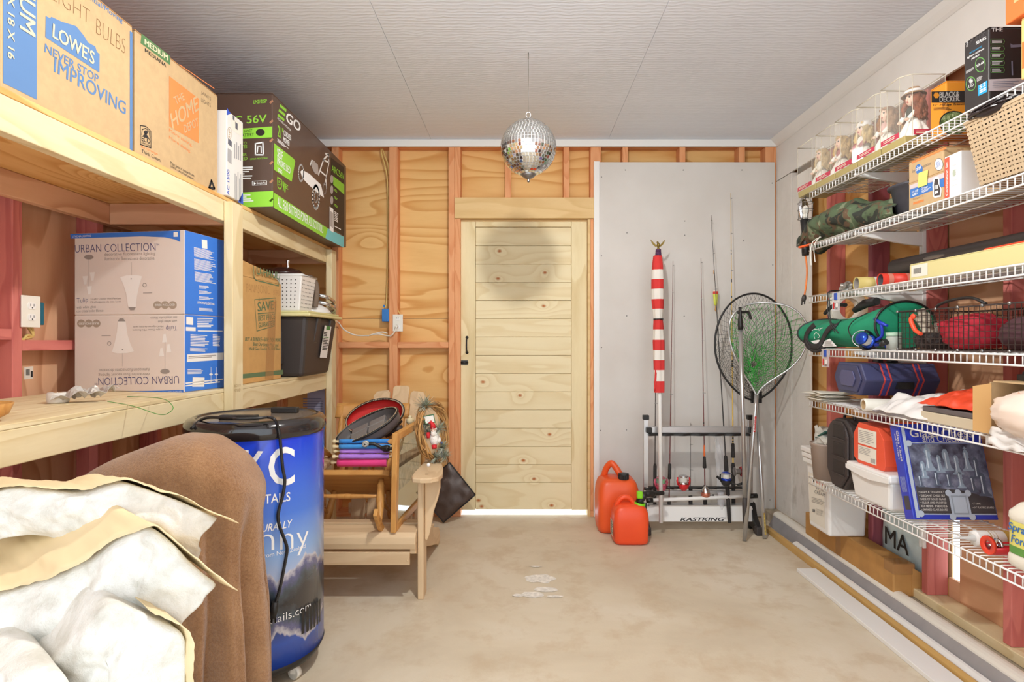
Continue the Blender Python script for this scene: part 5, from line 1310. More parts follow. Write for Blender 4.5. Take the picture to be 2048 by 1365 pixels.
# ==== mirror ball ===================================================================
c = V3((.04, 2.706, 2.12)); rb = .1325
t = thing('mirror_ball', 'silver mirror ball hanging from the ceiling in front of the door', 'mirror ball', (c.x, c.y, c.z))
mb = MB(); mb.ell(c, rb - .002, 32, 24); part('core', mb, mat('ball_grout', (206, 204, 200), .5, .2), t)
groups = [MB(), MB(), MB()]
rows = 27
rd = random.Random(2)
for i in range(1, rows):
    ph = math.pi * i / rows; n_ = max(6, int(2 * math.pi * math.sin(ph) / (math.pi / rows)))
    for j in range(n_):
        th = 2 * math.pi * j / n_
        d = V3((math.sin(ph) * math.cos(th), math.sin(ph) * math.sin(th), math.cos(ph)))
        u = V3((-math.sin(th), math.cos(th), 0)); v = d.cross(u)
        nd = (d + u * rd.gauss(0, .03) + v * rd.gauss(0, .03)).normalized()
        u2 = nd.cross(v).normalized(); v2 = nd.cross(u2)
        h = rb * math.pi / rows / 2 * .84; w = rb * math.sin(ph) * math.pi / n_ * .85
        p = c + d * rb
        g_ = groups[0]
        A = [p - u2 * w - v2 * h, p + u2 * w - v2 * h, p + u2 * w + v2 * h, p - u2 * w + v2 * h]
        g_.add(A, [(0, 1, 2, 3) if (A[1] - A[0]).cross(A[3] - A[0]).dot(d) > 0 else (3, 2, 1, 0)], False)
part('mirror_tiles', groups[0], mat('mirror', (232, 234, 234), .07, 1), t, kind='stuff')
mb = MB(); mb.lathe([(.001, rb + .012), (.006, rb + .010), (.012, rb + .004), (.028, rb - .004), (.032, rb - .010)], c, 20); part('top_cap', mb, M['alu'], t)
mb = MB(); mb.lathe([(.034, -rb + .010), (.035, -rb + .004), (.030, -rb - .004), (.018, -rb - .012), (.006, -rb - .016), (.005, -rb - .022), (.008, -rb - .026), (.004, -rb - .032), (.001, -rb - .032)], c, 20); part('bottom_cap', mb, M['steel'], t)
mb = MB(); mb.tube([c + V3((.011 * math.cos(q), 0, rb + .023 + .013 * math.sin(q))) for q in [i * math.pi / 10 for i in range(20)]], .0016, 6, closed=True); part('hanging_ring', mb, M['alu'], t)
mb = MB(); mb.tube([c + V3((0, 0, rb + .034)), V3((c.x, c.y, CEIL - .03))], .0009, 5); mb.tube([V3((c.x, c.y, CEIL - .03)), V3((c.x, c.y, CEIL))], .0022, 6); part('hanging_wire', mb, M['steel'], t)
# ==== gas cans ======================================================================
def can_mat(nm, col, d2): return mat(nm, col, .38, var=.2, vs=2.2, col2=d2)
CANR = can_mat('faded_red_plastic', (236, 92, 40), (216, 84, 36)); CANS = can_mat('red_orange_plastic', (238, 84, 40), (228, 76, 38))
def rbox(mb, c, hx, hy, z0, z1, top, n=12):
    """rounded can: superellipse rings whose half-sizes follow the list top [(t, kx, ky)]"""
    rings = []
    for t_, kx, ky in top:
        z = z0 + (z1 - z0) * t_
        rings.append([(c[0] + hx * kx * (abs(math.cos(a)) ** .38) * (1 if math.cos(a) > 0 else -1), c[1] + hy * ky * (abs(math.sin(a)) ** .38) * (1 if math.sin(a) > 0 else -1), z) for a in [2 * math.pi * (i + .5) / 40 for i in range(40)]])
    n_ = 40
    vs = [p for r_ in rings for p in r_]
    fs = [(i * n_ + j, i * n_ + (j + 1) % n_, (i + 1) * n_ + (j + 1) % n_, (i + 1) * n_ + j) for i in range(len(rings) - 1) for j in range(n_)]
    fs += [tuple(range(n_))[::-1], tuple(range((len(rings) - 1) * n_, len(rings) * n_))]
    mb.add(vs, fs, True)
t = thing('gas_can', 'large faded red gas can with black cap beside the door frame', 'gas can', (.615, 3.63, 0))
c = (.617, 3.64)
mb = MB(); rbox(mb, c, .134, .12, .001, .335, [(0, .86, .8), (.03, .93, .92), (.12, .97, 1), (.6, .985, 1), (.8, .95, .96), (.92, .86, .86), (.97, .76, .76), (1, .6, .6)]); part('can_body', mb, CANR, t)
mb = MB(); mb.tube(spline([(c[0] - .075, c[1] + .05, .315), (c[0] - .062, c[1] + .03, .375), (c[0] - .035, c[1] + .01, .415), (c[0] - .012, c[1] - .005, .40), (c[0] + .02, c[1] - .03, .35), (c[0] + .035, c[1] - .05, .32)], 6), [.02] * 31, 12); part('handle', mb, CANR, t)
mb = MB(); mb.lathe([(.046, -.035), (.04, .0), (.036, .008), (.001, .010)], (c[0] + .028, c[1] - .05, .325), 20); part('neck', mb, CANR, t)
mb = MB()
pr = []
for i in range(40):
    r_ = .0335 if i % 2 else .031
    pr.append((c[0] + .033 + r_ * math.cos(2 * math.pi * i / 40), c[1] - .065 + r_ * math.sin(2 * math.pi * i / 40)))
mb.prism(pr, 'z', .334, .362); mb.lathe([(.0335, 0), (.0335, .006), (.02, .008), (.001, .007)], (c[0] + .033, c[1] - .065, .3615), 20); part('cap', mb, M['black'], t)
t = thing('gas_can', 'small red-orange gas can with green and black spout in front of the rod rack', 'gas can', (.655, 3.40, 0), None)
c = (.656, 3.41)
mb = MB(); rbox(mb, c, .106, .085, .001, .232, [(0, .82, .8), (.03, .92, .92), (.10, .97, 1), (.62, 1, 1), (.78, .97, .96), (.90, .86, .86), (.97, .7, .7), (1, .5, .5)]); part('can_body', mb, CANS, t)
mb = MB(); mb.tube(spline([(c[0] - .085, c[1] + .01, .155), (c[0] - .075, c[1] + .0, .225), (c[0] - .045, c[1] - .005, .262), (c[0] - .005, c[1] - .005, .262), (c[0] + .03, c[1] - .005, .225)], 6), .0155, 12); part('handle', mb, CANS, t)
mb = MB(); mb.rect((c[0] - .1065, c[1] + .05, .04), (0, -.10, 0), (0, 0, .09)); mb.m = 1; mb.lines((c[0] - .1072, c[1] + .04, .045), (0, -.08, 0), (0, 0, .08), 7, .5); part('warning_label', mb, [M['paper'], M['ink_k']], t)
LIME = mat('lime_plastic', (130, 208, 30), .4)
p = V3((c[0] + .055, c[1] - .02, .225)); q = W(1283, 990, 3.38)
mb = MB(); mb.cyl(p + V3((0, 0, -.01)), p + V3((.004, 0, .012)), .033, n=24); part('green_collar', mb, LIME, t)
mb = MB(); mb.tube([p + V3((.002, 0, .012)), p + V3((.006, 0, .03)), q + V3((.012, 0, -.012)), q + V3((.016, 0, .01))], [.026, .022, .018, .017], 16)
mb.tube(spline([q + V3((.0, 0, 0)), q + V3((.03, .01, .003)), q + V3((.055, .02, .003)), q + V3((.075, .03, -.003)), q + V3((.10, .045, -.004)), q + V3((.145, .06, -.004))], 4), [.016] * 5 + [.020] * 5 + [.021] * 3 + [.013] * 8, 14)
part('spout', mb, M['black'], t)
mb = MB(); mb.cb((q.x - .012, q.y - .004, q.z + .002), (.034, .03, .042)); part('green_lever', mb, LIME, t, bevel=.006)
# ==== rod rack ======================================================================
YR = 3.62
def rx(px, y=YR): return (px - CX) * y / F
def rz(py, y=YR): return CZ - (py - CY) * y / F
t = thing('rod_rack', 'white and black rod rack against the bare drywall', 'rack', (rx(1400), YR, 0))
x0, x1 = rx(1291.5), rx(1500)
for x, nm in ((x0, 0), (x1, 1)):
    mb = MB(); mb.box(x - .015, x + .015, YR - .012, YR + .012, .10, .70); part('upright', mb, M['alu'], t, bevel=.002)
    mb = MB(); mb.box(x - .019, x + .019, YR - .016, YR + .016, .70, .729); part('end_cap', mb, M['black'], t, bevel=.003)
    s = 1 if nm else -1
    mb = MB(); mb.prism([(YR + .03, .002), (YR + .03, .06), (YR + .016, .175), (YR - .016, .175), (YR - .05, .10), (YR - .105, .05), (YR - .105, .002), (YR - .06, .002), (YR - .04, .025), (YR - .0, .03), (YR + .01, .002)], 'x', x - .016 + s * .012, x + .016 + s * .012); part('foot', mb, M['black'], t, bevel=.004)
    mb = MB(); mb.cb((x + s * .012, YR - .10, .026), (.04, .045, .05)); part('foot_pad', mb, M['dark'], t, bevel=.006)
mb = MB(); mb.add([(x0 - .0, YR - .046, .065), (x1 + .02, YR - .046, .065), (x1 + .0, YR - .03, .155), (x0 + .0, YR - .03, .155), (x0 - .0, YR - .02, .065), (x1 + .02, YR - .02, .065), (x1, YR - .01, .155), (x0, YR - .01, .155)], [(0, 1, 2, 3), (5, 4, 7, 6), (3, 2, 6, 7), (0, 4, 5, 1), (1, 5, 6, 2), (4, 0, 3, 7)], False); part('base_panel', mb, M['white'], t)
mb = MB(); mb.box(x0 + .016, x1 - .016, YR - .03, YR + .03, .155, .163); part('base_tray', mb, M['alu'], t)
mb = MB(); f = Face(mb, (0, YR - .046, .065), (0, -1, .178), (1180, 880, 5.389)); f.t('KASTKING', (972, 875), (1440, 874), (980, 836), 0, 2, .05, .12); f.t('R', (1450, 848), (1458, 848), (1450, 838), 0)
f.ell((1455, 843), 8, 8, 0, 2, w=.0006)
part('lettering', mb, M['ink_k'], t)
def comb(y, z, d, nm, m, s):
    """notched rail: a bar whose front edge waves round the rod seats"""
    N_ = 96
    fr = [(x0 + .012 + (x1 - x0 - .024) * i / N_, y - d - .006 * math.cos(2 * math.pi * 6 * i / N_)) for i in range(N_ + 1)]
    mb = MB(); mb.prism(fr + [(x1 - .012, y + .014), (x0 + .012, y + .014)], 'z', z - s, z); return part(nm, mb, m, t)
comb(YR - .016, rz(866), .018, 'notched_rail', M['black'], .014); comb(YR + .03, rz(976), .012, 'notched_rail', M['black'], .012)
mb = MB(); mb.box(x0 + .012, x1 - .012, YR - .014, YR + .012, rz(865.5), rz(853)); part('top_rail', mb, M['alu'], t, bevel=.003)
mb = MB(); mb.box(x0 + .012, x1 - .012, YR + .012, YR + .03, rz(993), rz(983)); part('lower_rail', mb, M['alu'], t, bevel=.003)
for x in (x0 + .02, x1 - .01):
    mb = MB(); mb.cb((x + (.01 if x > 1 else -.005), YR - .015, rz(859)), (.035, .05, .034)); part('rail_bracket', mb, M['black'], t, bevel=.004)
mb = MB(); a = W(1296, 1001, 3.56); b = W(1506, 992, 3.56); mb.tube([a, b], .0115, 12); part('front_bar', mb, M['white'], t)
mb = MB(); d = (b - a).normalized(); mb.tube([b - d * .03, b + d * .025], .015, 12); mb.tube([a - d * .01, a + d * .03], .015, 12); part('bar_grip', mb, M['black'], t)
# ==== rods ==========================================================================
GP = mat('foam_grip', (44, 40, 38), .8); CORK = mat('cork', (196, 150, 96), .8)
def rod(label, top, bot, y_top, y_bot, col, r0, grips, guides=5, rings=None, tipr=.0012, seat=None):
    a = W(bot[0], bot[1], y_bot); b = W(top[0], top[1], y_top)
    t = thing('fishing_rod', label, 'fishing rod', (a.x, a.y, a.z), 'fishing rods in the rack')
    N_ = 14
    mb = MB(); mb.tube([a.lerp(b, i / N_) for i in range(N_ + 1)], [r0 + (tipr - r0) * (i / N_) ** .8 for i in range(N_ + 1)], 8); bl = part('blank', mb, col, t)
    d = (b - a); L = d.length
    for s0, s1, ra, rb, m in grips:
        mb = MB(); p0 = a + d * s0; p1 = a + d * s1
        mb.tube([p0, p0.lerp(p1, .06), p0.lerp(p1, .5), p0.lerp(p1, .94), p1], [ra * .8, ra, (ra + rb) / 2, rb, rb * .7], 14); part('grip', mb, m, t)
    for i in range(guides):
        s = .45 + .53 * (i / max(1, guides - 1)) ** .85
        c = a + d * s; rg = .009 * (1 - i / (guides + 1)) + .002
        mb = MB(); cc = c + V3((.0, -.006 - rg, 0)); mb.tube([cc + V3((rg * math.cos(q), rg * math.sin(q), 0)) for q in [k_ * math.pi / 6 for k_ in range(12)]], .0009, 5, closed=True); mb.tube([c + V3((0, 0, .012)), cc + V3((0, rg, 0)), c + V3((0, 0, -.012))], .0009, 5); part('line_guide', mb, M['steel'], bl)
    if rings:
        mb = MB()
        for s in rings:
            rr = r0 + (tipr - r0) * s ** .8 + .0005
            mb.tube([a + d * (s - .003), a + d * (s + .003)], rr, 8)
        part('wrapping', mb, M['black'], bl)
    return t
BL1 = mat('graphite_rod', (70, 60, 54), .3); BL2 = mat('wine_rod', (112, 54, 50), .3, var=.4, vs=120); BL3 = mat('black_rod', (46, 42, 40), .3); BL4 = mat('tan_rod', (214, 178, 88), .35)
rod('dark fishing rod with foam grip, half hidden behind the rolled flag', (1312, 560), (1309.5, 1018), 3.80, 3.62, BL1, .005, [(.0, .19 * 1, .011, .011, GP)], 3)
rod('slim dark red fishing rod between the rolled flag and the red reel', (1346, 522), (1338, 1018), 3.82, 3.62, BL2, .0045, [(0, .03, .012, .011, GP), (.115, .175, .011, .010, GP)], 5)
rod('short thin ice fishing rod with straight black grip, shortest in the rack', (1381.5, 846), (1381, 1018), 3.78, 3.62, BL1, .0028, [(0, .25, .013, .0125, GP)], 3, tipr=.001)
rod('slim fishing rod carrying the silver closed-face reel', (1402, 516), (1410.5, 1018), 3.82, 3.62, BL2, .0045, [(0, .09, .012, .012, GP), (.155, .20, .012, .009, GP), (.20, .245, .006, .005, mat('rod_orange', (226, 106, 42), .4))], 4, rings=(.22, .235, .30, .33))
rod('leaning black fishing rod carrying the blue spinning reel', (1422, 430), (1459, 1046), 3.84, 3.54, BL3, .0055, [(0, .13, .011, .014, GP), (.155, .205, .014, .011, GP)], 5)
rod('tall tan fishing rod with black bands and red reel, longest in the rack', (1461.5, 386), (1467, 1018), 3.83, 3.64, BL4, .0062, [(0, .14, .012, .012, GP), (.155, .20, .013, .010, GP)], 5, rings=(.205, .215, .44, .447, .455, .505, .51, .66, .71, .715, .80, .81))
def reel(label, p, s, spool, body, line, flip=1, grp='spinning reels on the rods'):
    t = thing('fishing_reel', label, 'reel', (p.x, p.y, p.z), grp)
    mb = MB(); mb.lathe([(.001, .028 * s), (.010 * s, .027 * s), (.020 * s, .022 * s), (.021 * s, .019 * s), (.016 * s, .017 * s)], p, 22); mb.lathe([(.016 * s, -.003 * s), (.021 * s, -.005 * s), (.022 * s, -.016 * s), (.016 * s, -.02 * s), (.001, -.021 * s)], p, 22); part('spool', mb, spool, t)
    mb = MB(); mb.lathe([(.0165 * s, -.004 * s), (.0175 * s, .007 * s), (.0165 * s, .018 * s)], p, 22); part('fishing_line', mb, line, t)
    mb = MB(); mb.lathe([(.024 * s, -.012 * s), (.025 * s, -.020 * s), (.018 * s, -.034 * s), (.010 * s, -.042 * s), (.001, -.044 * s)], p, 22)
    for k_ in (-1, 1): mb.tube([p + V3((k_ * .024 * s, 0, -.018 * s)), p + V3((k_ * .028 * s, 0, .0)), p + V3((k_ * .026 * s, 0, .016 * s))], [.004 * s, .0045 * s, .003 * s], 8)
    mb.tube([p + V3((0, .012 * s, -.03 * s)), p + V3((-.01 * flip * s, .03 * s, -.022 * s)), p + V3((-.03 * flip * s, .04 * s, -.004 * s))], [.007 * s, .005 * s, .006 * s], 8)
    part('reel_body', mb, body, t)
    mb = MB(); mb.tube([p + V3((.026 * s * math.cos(a), -.024 * s * math.sin(a), .016 * s + .010 * s * math.sin(a))) for a in [k_ * math.pi / 10 for k_ in range(11)]], .0012 * s, 6); part('bail_wire', mb, M['chrome'], t)
    mb = MB(); mb.tube([p + V3((flip * .018 * s, -.0, -.028 * s)), p + V3((flip * .045 * s, -.01, -.030 * s)), p + V3((flip * .050 * s, -.012, -.032 * s))], .0028 * s, 8); mb.tube([p + V3((flip * .048 * s, -.012 - .004 * s, -.032 * s)), p + V3((flip * .078 * s, -.018, -.024 * s))], [.005 * s, .0075 * s], 10); part('crank', mb, M['black'], t)
    return t
RLINE = mat('clear_line', (206, 204, 196), .3); GLINE = mat('green_line', (126, 190, 140), .4)
reel('pink spinning reel on the leftmost rod behind the flag pole', W(1322, 965, 3.57), 1.4, mat('pink_reel', (222, 132, 150), .25, .5), mat('pink_body', (206, 88, 112), .3, .3), GLINE, -1)
reel('bright red spinning reel with black crank on the wine red rod', W(1367, 962, 3.55), 1.4, M['chrome'], mat('red_reel', (214, 52, 56), .25, .3), RLINE, -1)
reel('blue spinning reel with black crank on the leaning black rod', W(1452, 955, 3.49), 1.3, mat('blue_spool', (34, 62, 170), .2, .5), M['black'], RLINE, 1)
p = W(1411, 985, 3.57)
t = thing('closed_face_reel', 'silver closed-face reel with copper ring on the middle rod', 'reel', (p.x, p.y, p.z))
mb = MB(); mb.lathe([(.003, .045), (.004, .040), (.012, .034), (.022, .018), (.026, .0)], p, 24); part('nose_cone', mb, M['chrome'], t)
mb = MB(); mb.lathe([(.0265, .001), (.028, -.006), (.027, -.022), (.018, -.03), (.001, -.032)], p, 24); part('rear_cover', mb, mat('copper_plastic', (196, 122, 100), .25, .6), t)
mb = MB(); mb.tube([p + V3((.02, 0, -.018)), p + V3((.04, -.006, -.02))], .003, 8); mb.ell(p + V3((.046, -.008, -.018)), (.006, .006, .009), 10, 8); part('crank', mb, M['black'], t)
p = W(1479, 943, 3.55)
t = thing('open_reel', 'red metal open reel on the tan fishing rod', 'reel', (p.x, p.y, p.z))
mb = MB(); mb.lathe([(.001, -.004), (.030, -.004), (.032, .0), (.030, .004), (.02, .006), (.001, .008)], p + V3((.012, 0, 0)), 24, 'x'); part('side_plate', mb, mat('red_metal', (206, 40, 46), .2, .7), t)
mb = MB(); mb.lathe([(.018, -.028), (.018, 0.004)], p, 20, 'x'); mb.lathe([(.001, -.032), (.028, -.032), (.028, -.028), (.001, -.028)], p, 20, 'x'); part('spool', mb, M['steel'], t)
# plastic sleeves hanging at the rack
k = NT('clear_film'); k.b.inputs['Base Color'].default_value = lin((236, 236, 240)); k.b.inputs['Roughness'].default_value = .15; k.b.inputs['Alpha'].default_value = .32; FILM = k.m
def fn(u, v):
    c = W(1436 + 12 * v, 860 + 150 * v, 3.66)
    return (c.x + (u - .5) * (.05 + .03 * v) + nz((u * 3, v * 6, 2), 1, .012), c.y + nz((u * 5, v * 5, 9), 1, .03), c.z)
mb = MB(); mb.grid(fn, 8, 22)
def fn2(u, v):
    c = W(1442, 985 + 33 * v, 3.60)
    return (c.x + .022 * math.cos(6.283 * u) * (1 - .4 * v) + nz((u * 3, v * 4, 5), 1, .01), c.y + .015 * math.sin(6.283 * u), c.z)
mb.grid(fn2, 12, 8, cu=True)
solo('plastic_sleeve', mb, FILM, 'crumpled clear plastic sleeve hanging between the rods', 'sleeve')
# bobber
p = W(1431, 600, 3.82)
t = thing('bobber', 'yellow fishing bobber with red and white top hanging on a line', 'bobber', (p.x, p.y, p.z))
mb = MB(); mb.lathe([(.001, .002), (.016, .002), (.0165, -.004)], p + V3((0, 0, .062)), 16); part('white_top', mb, M['ivory'], t)
mb = MB(); mb.lathe([(.0165, .0), (.0165, -.018)], p + V3((0, 0, .058)), 16); part('red_band', mb, mat('bobber_red', (222, 70, 56), .4), t)
mb = MB(); mb.lathe([(.0165, .040), (.013, .0), (.010, -.036), (.001, -.038)], p, 16); part('yellow_float', mb, mat('bobber_yellow', (214, 222, 90), .4), t)
mb = MB(); mb.tube([p + V3((0, 0, -.038)), p + V3((0, 0, -.065)), p + V3((.012, 0, -.09))], [.002, .006, .002], 8); mb.tube([p + V3((0, 0, .065)), W(1427.5, 540, 3.84)], .0007, 4); mb.tube([W(1427.5, 540, 3.84), W(1427.5, 548, 3.84)], .003, 6); part('line_and_swivel', mb, CORK, t)
# ==== rolled flag on its pole =======================================================
t = thing('flag_pole', 'white pole with red and white striped flag rolled round it and brass eagle finial', 'flag', (rx(1322, 3.5), 3.5, .085))
A = W(1322, 1046, 3.50); B = W(1316.5, 500, 3.66)
def fpz(py):
    s = (1046 - py) / (1046 - 500); return A.lerp(B, s)
mb = MB(); mb.tube([A, fpz(520)], .0125, 12); part('pole', mb, M['white'], t)
stripes = [(512, 541, 1), (541, 561, 0), (561, 581, 1), (581, 602, 0), (602, 622, 1), (622, 642, 0), (642, 664, 1), (664, 685, 0), (685, 706, 1), (706, 726, 0), (726, 746, 1), (746, 768, 0), (768, 791, 1)]
FR = mat('flag_red', (206, 52, 50), .8); FWm = mat('flag_white', (228, 222, 212), .8)
def fr_(py):
    w = {512: .026, 530: .032, 560: .036, 600: .037, 634: .030, 642: .027, 655: .030, 690: .036, 740: .034, 791: .031}
    ks = sorted(w); 
    for a, b in zip(ks, ks[1:]):
        if py <= b: return w[a] + (w[b] - w[a]) * max(0, (py - a)) / (b - a)
    return .031
for a, b, red in stripes:
    mb = MB()
    def fn(u, v):
        py = b + (a - b) * v; c = fpz(py); th = 2 * math.pi * u; r_ = fr_(py) * (1 + .10 * math.sin(3 * th + py * .02) + .07 * math.sin(7 * th))
        return (c.x - .004 + r_ * math.cos(th), c.y + r_ * .8 * math.sin(th), c.z)
    mb.grid(fn, 28, 4, cu=True)
    part('red_stripe' if red else 'white_stripe', mb, FR if red else FWm, t)
mb = MB()
mb.grid(lambda u, v: (lambda c: (c.x - .030 - .012 * v * 1 + .02 * u, c.y - .022, c.z))(fpz(786 - 90 * u)), 12, 3); part('loose_fold', mb, FR, t, solid=.002)
mb = MB(); c = fpz(643); mb.tube([c + V3((.029 * math.cos(q) - .004, .025 * math.sin(q), .0)) for q in [k_ * math.pi / 10 for k_ in range(20)]], .004, 6, closed=True); part('tie_band', mb, M['black'], t)
mb = MB(); c = fpz(514)
for k_ in range(6): mb.tube([c + V3((0, 0, .008 * k_)), c + V3((0, 0, .008 * k_ + .0065))], .020 - .0006 * k_, 16)
part('purple_sleeve', mb, mat('purple_cord', (92, 56, 92), .7), t)
BR_ = mat('antique_brass', (150, 128, 66), .35, .8)
c = fpz(499)
mb = MB(); mb.lathe([(.001, .0), (.012, .0), (.012, .004), (.006, .010), (.008, .016), (.001, .018)], c, 14); mb.ell(c + V3((0, 0, .030)), (.010, .010, .017), 12, 8); mb.ell(c + V3((-.005, -.004, .047)), (.0055, .006, .006), 10, 8); mb.tube([c + V3((-.009, -.006, .047)), c + V3((-.016, -.008, .044))], [.003, .0008], 6)
for s in (-1, 1):
    P_ = [V3((0, .004, .024)), V3((s * .016, .006, .034)), V3((s * .040, .008, .060)), V3((s * .048, .008, .066)), V3((s * .040, .006, .046)), V3((s * .030, .006, .030)), V3((s * .014, .004, .018))]
    n_ = len(P_); mb.add([c + q for q in P_] + [c + q + V3((0, .004, 0)) for q in P_], [tuple(range(n_)), tuple(range(n_, 2 * n_))[::-1]] + [((i + 1) % n_, i, n_ + i, n_ + (i + 1) % n_) for i in range(n_)], False)
part('eagle_finial', mb, BR_, t)
# ==== boat hook =====================================================================
A = W(1491, 1047, 3.44); B = W(1481, 655, 3.49)
t = thing('boat_hook', 'aluminium boat hook with black hooked tip leaning on the rod rack', 'boat hook', (A.x, A.y, A.z))
d = (B - A)
mb = MB(); mb.tube([A + d * .1, B], [.0135, .0125], 14); part('pole', mb, M['alu'], t)
mb = MB(); mb.tube([A, A + d * .01, A + d * .10, A + d * .13], [.012, .0165, .0165, .0138], 14); part('end_grip', mb, M['dark'], t)
mb = MB(); T_ = W(1480, 614, 3.49); mb.tube([B - d * .01, B + (T_ - B) * .1, B + (T_ - B) * .5, B + (T_ - B) * .85, T_], [.0165, .0165, .012, .0085, .010], 14)
h = B + (T_ - B) * .72; mb.tube(spline([h + V3((-.016, 0, 0)), h + V3((.015, 0, .004)), h + V3((.045, 0, .004)), h + V3((.056, 0, -.006)), h + V3((.066, 0, -.04))], 4), .0085, 10); part('hook_tip', mb, M['black'], t)
# ==== landing nets ==================================================================
def net_bag(mb, hoop, depthv, rows, rad, seed, sag=.5, tight=.25):
    """knotted net: hoop points closed; rings shrink toward the bag bottom; diagonal strands"""
    n_ = len(hoop); c = sum(hoop, V3()) / n_
    G = []
    for j in range(rows + 1):
        s = j / rows
        ring = []
        for i in range(n_):
            p = hoop[i].lerp(c + depthv, 0) ; 
            k_ = (1 - s) ** 1.0 * (1 - tight * s) + tight * s * .3
            q = c + (hoop[i] - c) * k_ + depthv * (s ** .7) + V3((nz((i * .35, j * .35, seed), 1, .016 * min(1, s * 4)), nz((i * .35, j * .35, seed + 5), 1, .012 * min(1, s * 4)), nz((i * .35, j * .35, seed + 9), 1, .014 * min(1, s * 4))))
            ring.append(q)
        G.append(ring)
    def seg(a, b):
        t_ = (b - a)
        if t_.length < 1e-5: return
        mb.tube([a, b], rad, 3, cap=False)
    for j in range(rows):
        o = j % 2
        for i in range(o, n_, 2):
            seg(G[j][i], G[j + 1][(i + 1) % n_]); seg(G[j][i], G[j + 1][(i - 1) % n_])
# black net
t = thing('landing_net', 'black round landing net with aluminium handle hanging on the wall corner', 'landing net', W(1529, 1077, 3.45), 'landing nets')
yb = 3.66
hc = W(1507, 690, yb); 
hoop = []
N_ = 120
for i in range(N_):
    a = 2 * math.pi * i / N_ - math.pi / 2
    px = 1507 + 77 * math.cos(a); py = 688 - 101 * math.sin(a) * 1.0
    if math.sin(a) < 0: px = 1507 + 77 * math.cos(a) * (1 - .30 * (-math.sin(a)) ** 3); py = 688 - 112 * math.sin(a)
    hoop.append(W(px, py, yb + .02 * math.sin(a)))
mb = MB(); mb.tube(hoop, .0065, 8, closed=True); part('hoop', mb, M['black'], t)
mb = MB(); net_bag(mb, hoop, V3((.02, .10, -.20)), 30, .0009, 1); part('net_bag', mb, mat('black_net', (38, 42, 40), .8), t, kind='stuff')
mb = MB()
for px in (1505, 1520): mb.box(rx(px, yb) - .009, rx(px, yb) + .009, yb - .012, yb + .012, rz(806, yb), rz(782, yb))
part('yoke', mb, M['black'], t, bevel=.003)
mb = MB(); a = W(1529.5, 1077, 3.45); b = W(1513, 800, yb - .0); a.z = .002; mb.tube([a, b], .0125, 12); part('handle', mb, M['alu'], t)
mb = MB(); f_ = a.lerp(b, .03); g_ = a.lerp(b, .18); mb.rect(f_ + V3((-.004, -.0132, 0)), V3((.010, 0, 0)), g_ - f_); part('handle_sticker', mb, mat('yellow_sticker', (186, 160, 84), .5, var=.5, vs=80), t)
# green net
t = thing('landing_net', 'green landing net with pear-shaped aluminium frame leaning in front of the black one', 'landing net', W(1489, 1083, 3.41), 'landing nets')
fr = [(1512, 790), (1505, 775), (1492, 755), (1474, 722), (1462, 690), (1458, 660), (1463, 635), (1480, 617), (1506, 607), (1540, 606), (1575, 612), (1600, 628), (1614, 650), (1617, 672), (1611, 694), (1598, 718), (1578, 738), (1552, 755), (1530, 770), (1518, 783), (1514, 792)]
def fy(px, py): return 3.55 - .12 * max(0, (px - 1500) / 115) + .0 * py
pts = [W(px, py, fy(px, py)) for px, py in fr]
mb = MB(); mb.tube(spline(pts, 5), .0058, 8); part('frame', mb, M['alu'], t)
hp = resample(pts + pts[:1], 84)[:-1]
mb = MB(); net_bag(mb, hp, V3((-.04, .085, -.13)), 20, .0012, 4, tight=.3); part('net_bag', mb, mat('green_net', (52, 170, 62), .6), t, kind='stuff')
mb = MB(); a = W(1489, 1083, 3.41); a.z = .002; b = W(1513, 790, 3.54); mb.tube([a, a.lerp(b, .9), b], [.0125, .0125, .014], 12); part('handle', mb, M['alu'], t)
mb = MB(); f_ = a.lerp(b, .74); g_ = a.lerp(b, .85); mb.rect(f_ + V3((-.006, -.0134, 0)), V3((.012, 0, 0)), g_ - f_); mb.m = 1; mb.text('EAGLE', f_ + V3((.004, -.0138, .01)), V3((0, .0, .07)) + (g_ - f_) * .05, V3((-.008, 0, 0)))
part('red_label', mb, [mat('label_red', (196, 52, 48), .5), M['ink_w']], t)
# ==== trim lengths on the floor =====================================================
def lay(name, label, prof, y0, y1, m, cat, grp=None, **kw):
    mb = MB(); mb.prism(prof, 'y', y0, y1); return solo(name, mb, m, label, cat, grp, **kw)
GR = 'lengths of trim lying along the wall'
lay('trim_board', 'wide flat white trim board lying alone on the concrete floor', [(1.438, .001), (1.537, .001), (1.537, .019), (1.438, .019)], 1.05, 2.957, M['white'], 'board', GR, bevel=.002)
lay('trim_strip', 'long tan stained trim strip beside the wide white trim board', [(1.543, .001), (1.572, .001), (1.572, .03), (1.562, .034), (1.547, .026)], 1.05, 3.60, mat('tan_trim', (196, 156, 92), .45, var=.1, vs=3), 'strip', GR)
lay('trim_strip', 'narrow white quarter-round strip lying between the tan strip and grey channel', [(1.575, .001), (1.612, .001), (1.612, .034), (1.600, .033), (1.586, .024), (1.577, .010)], 1.05, 3.31, M['white'], 'strip', GR)
t_ = lay('metal_channel', 'long grey metal flashing channel leaning against the concrete curb', [(1.616, .001), (1.620, .001), (1.6535, .062), (1.6505, .064)], 1.05, 3.70, mat('grey_flashing', (168, 166, 168), .45, .35, var=.12, vs=6), 'channel', GR)
prof = [(1.652, .0595)] + [(1.685 - .033 * math.cos(q), .0595 + .026 * math.sin(q)) for q in [k_ * math.pi / 8 for k_ in range(1, 8)]] + [(1.718, .0595)]
lay('trim_strip', 'long white half-round moulding lying on top of the concrete curb', prof, 1.05, 3.72, mat('cream_moulding', (226, 220, 208), .5), 'strip', GR)
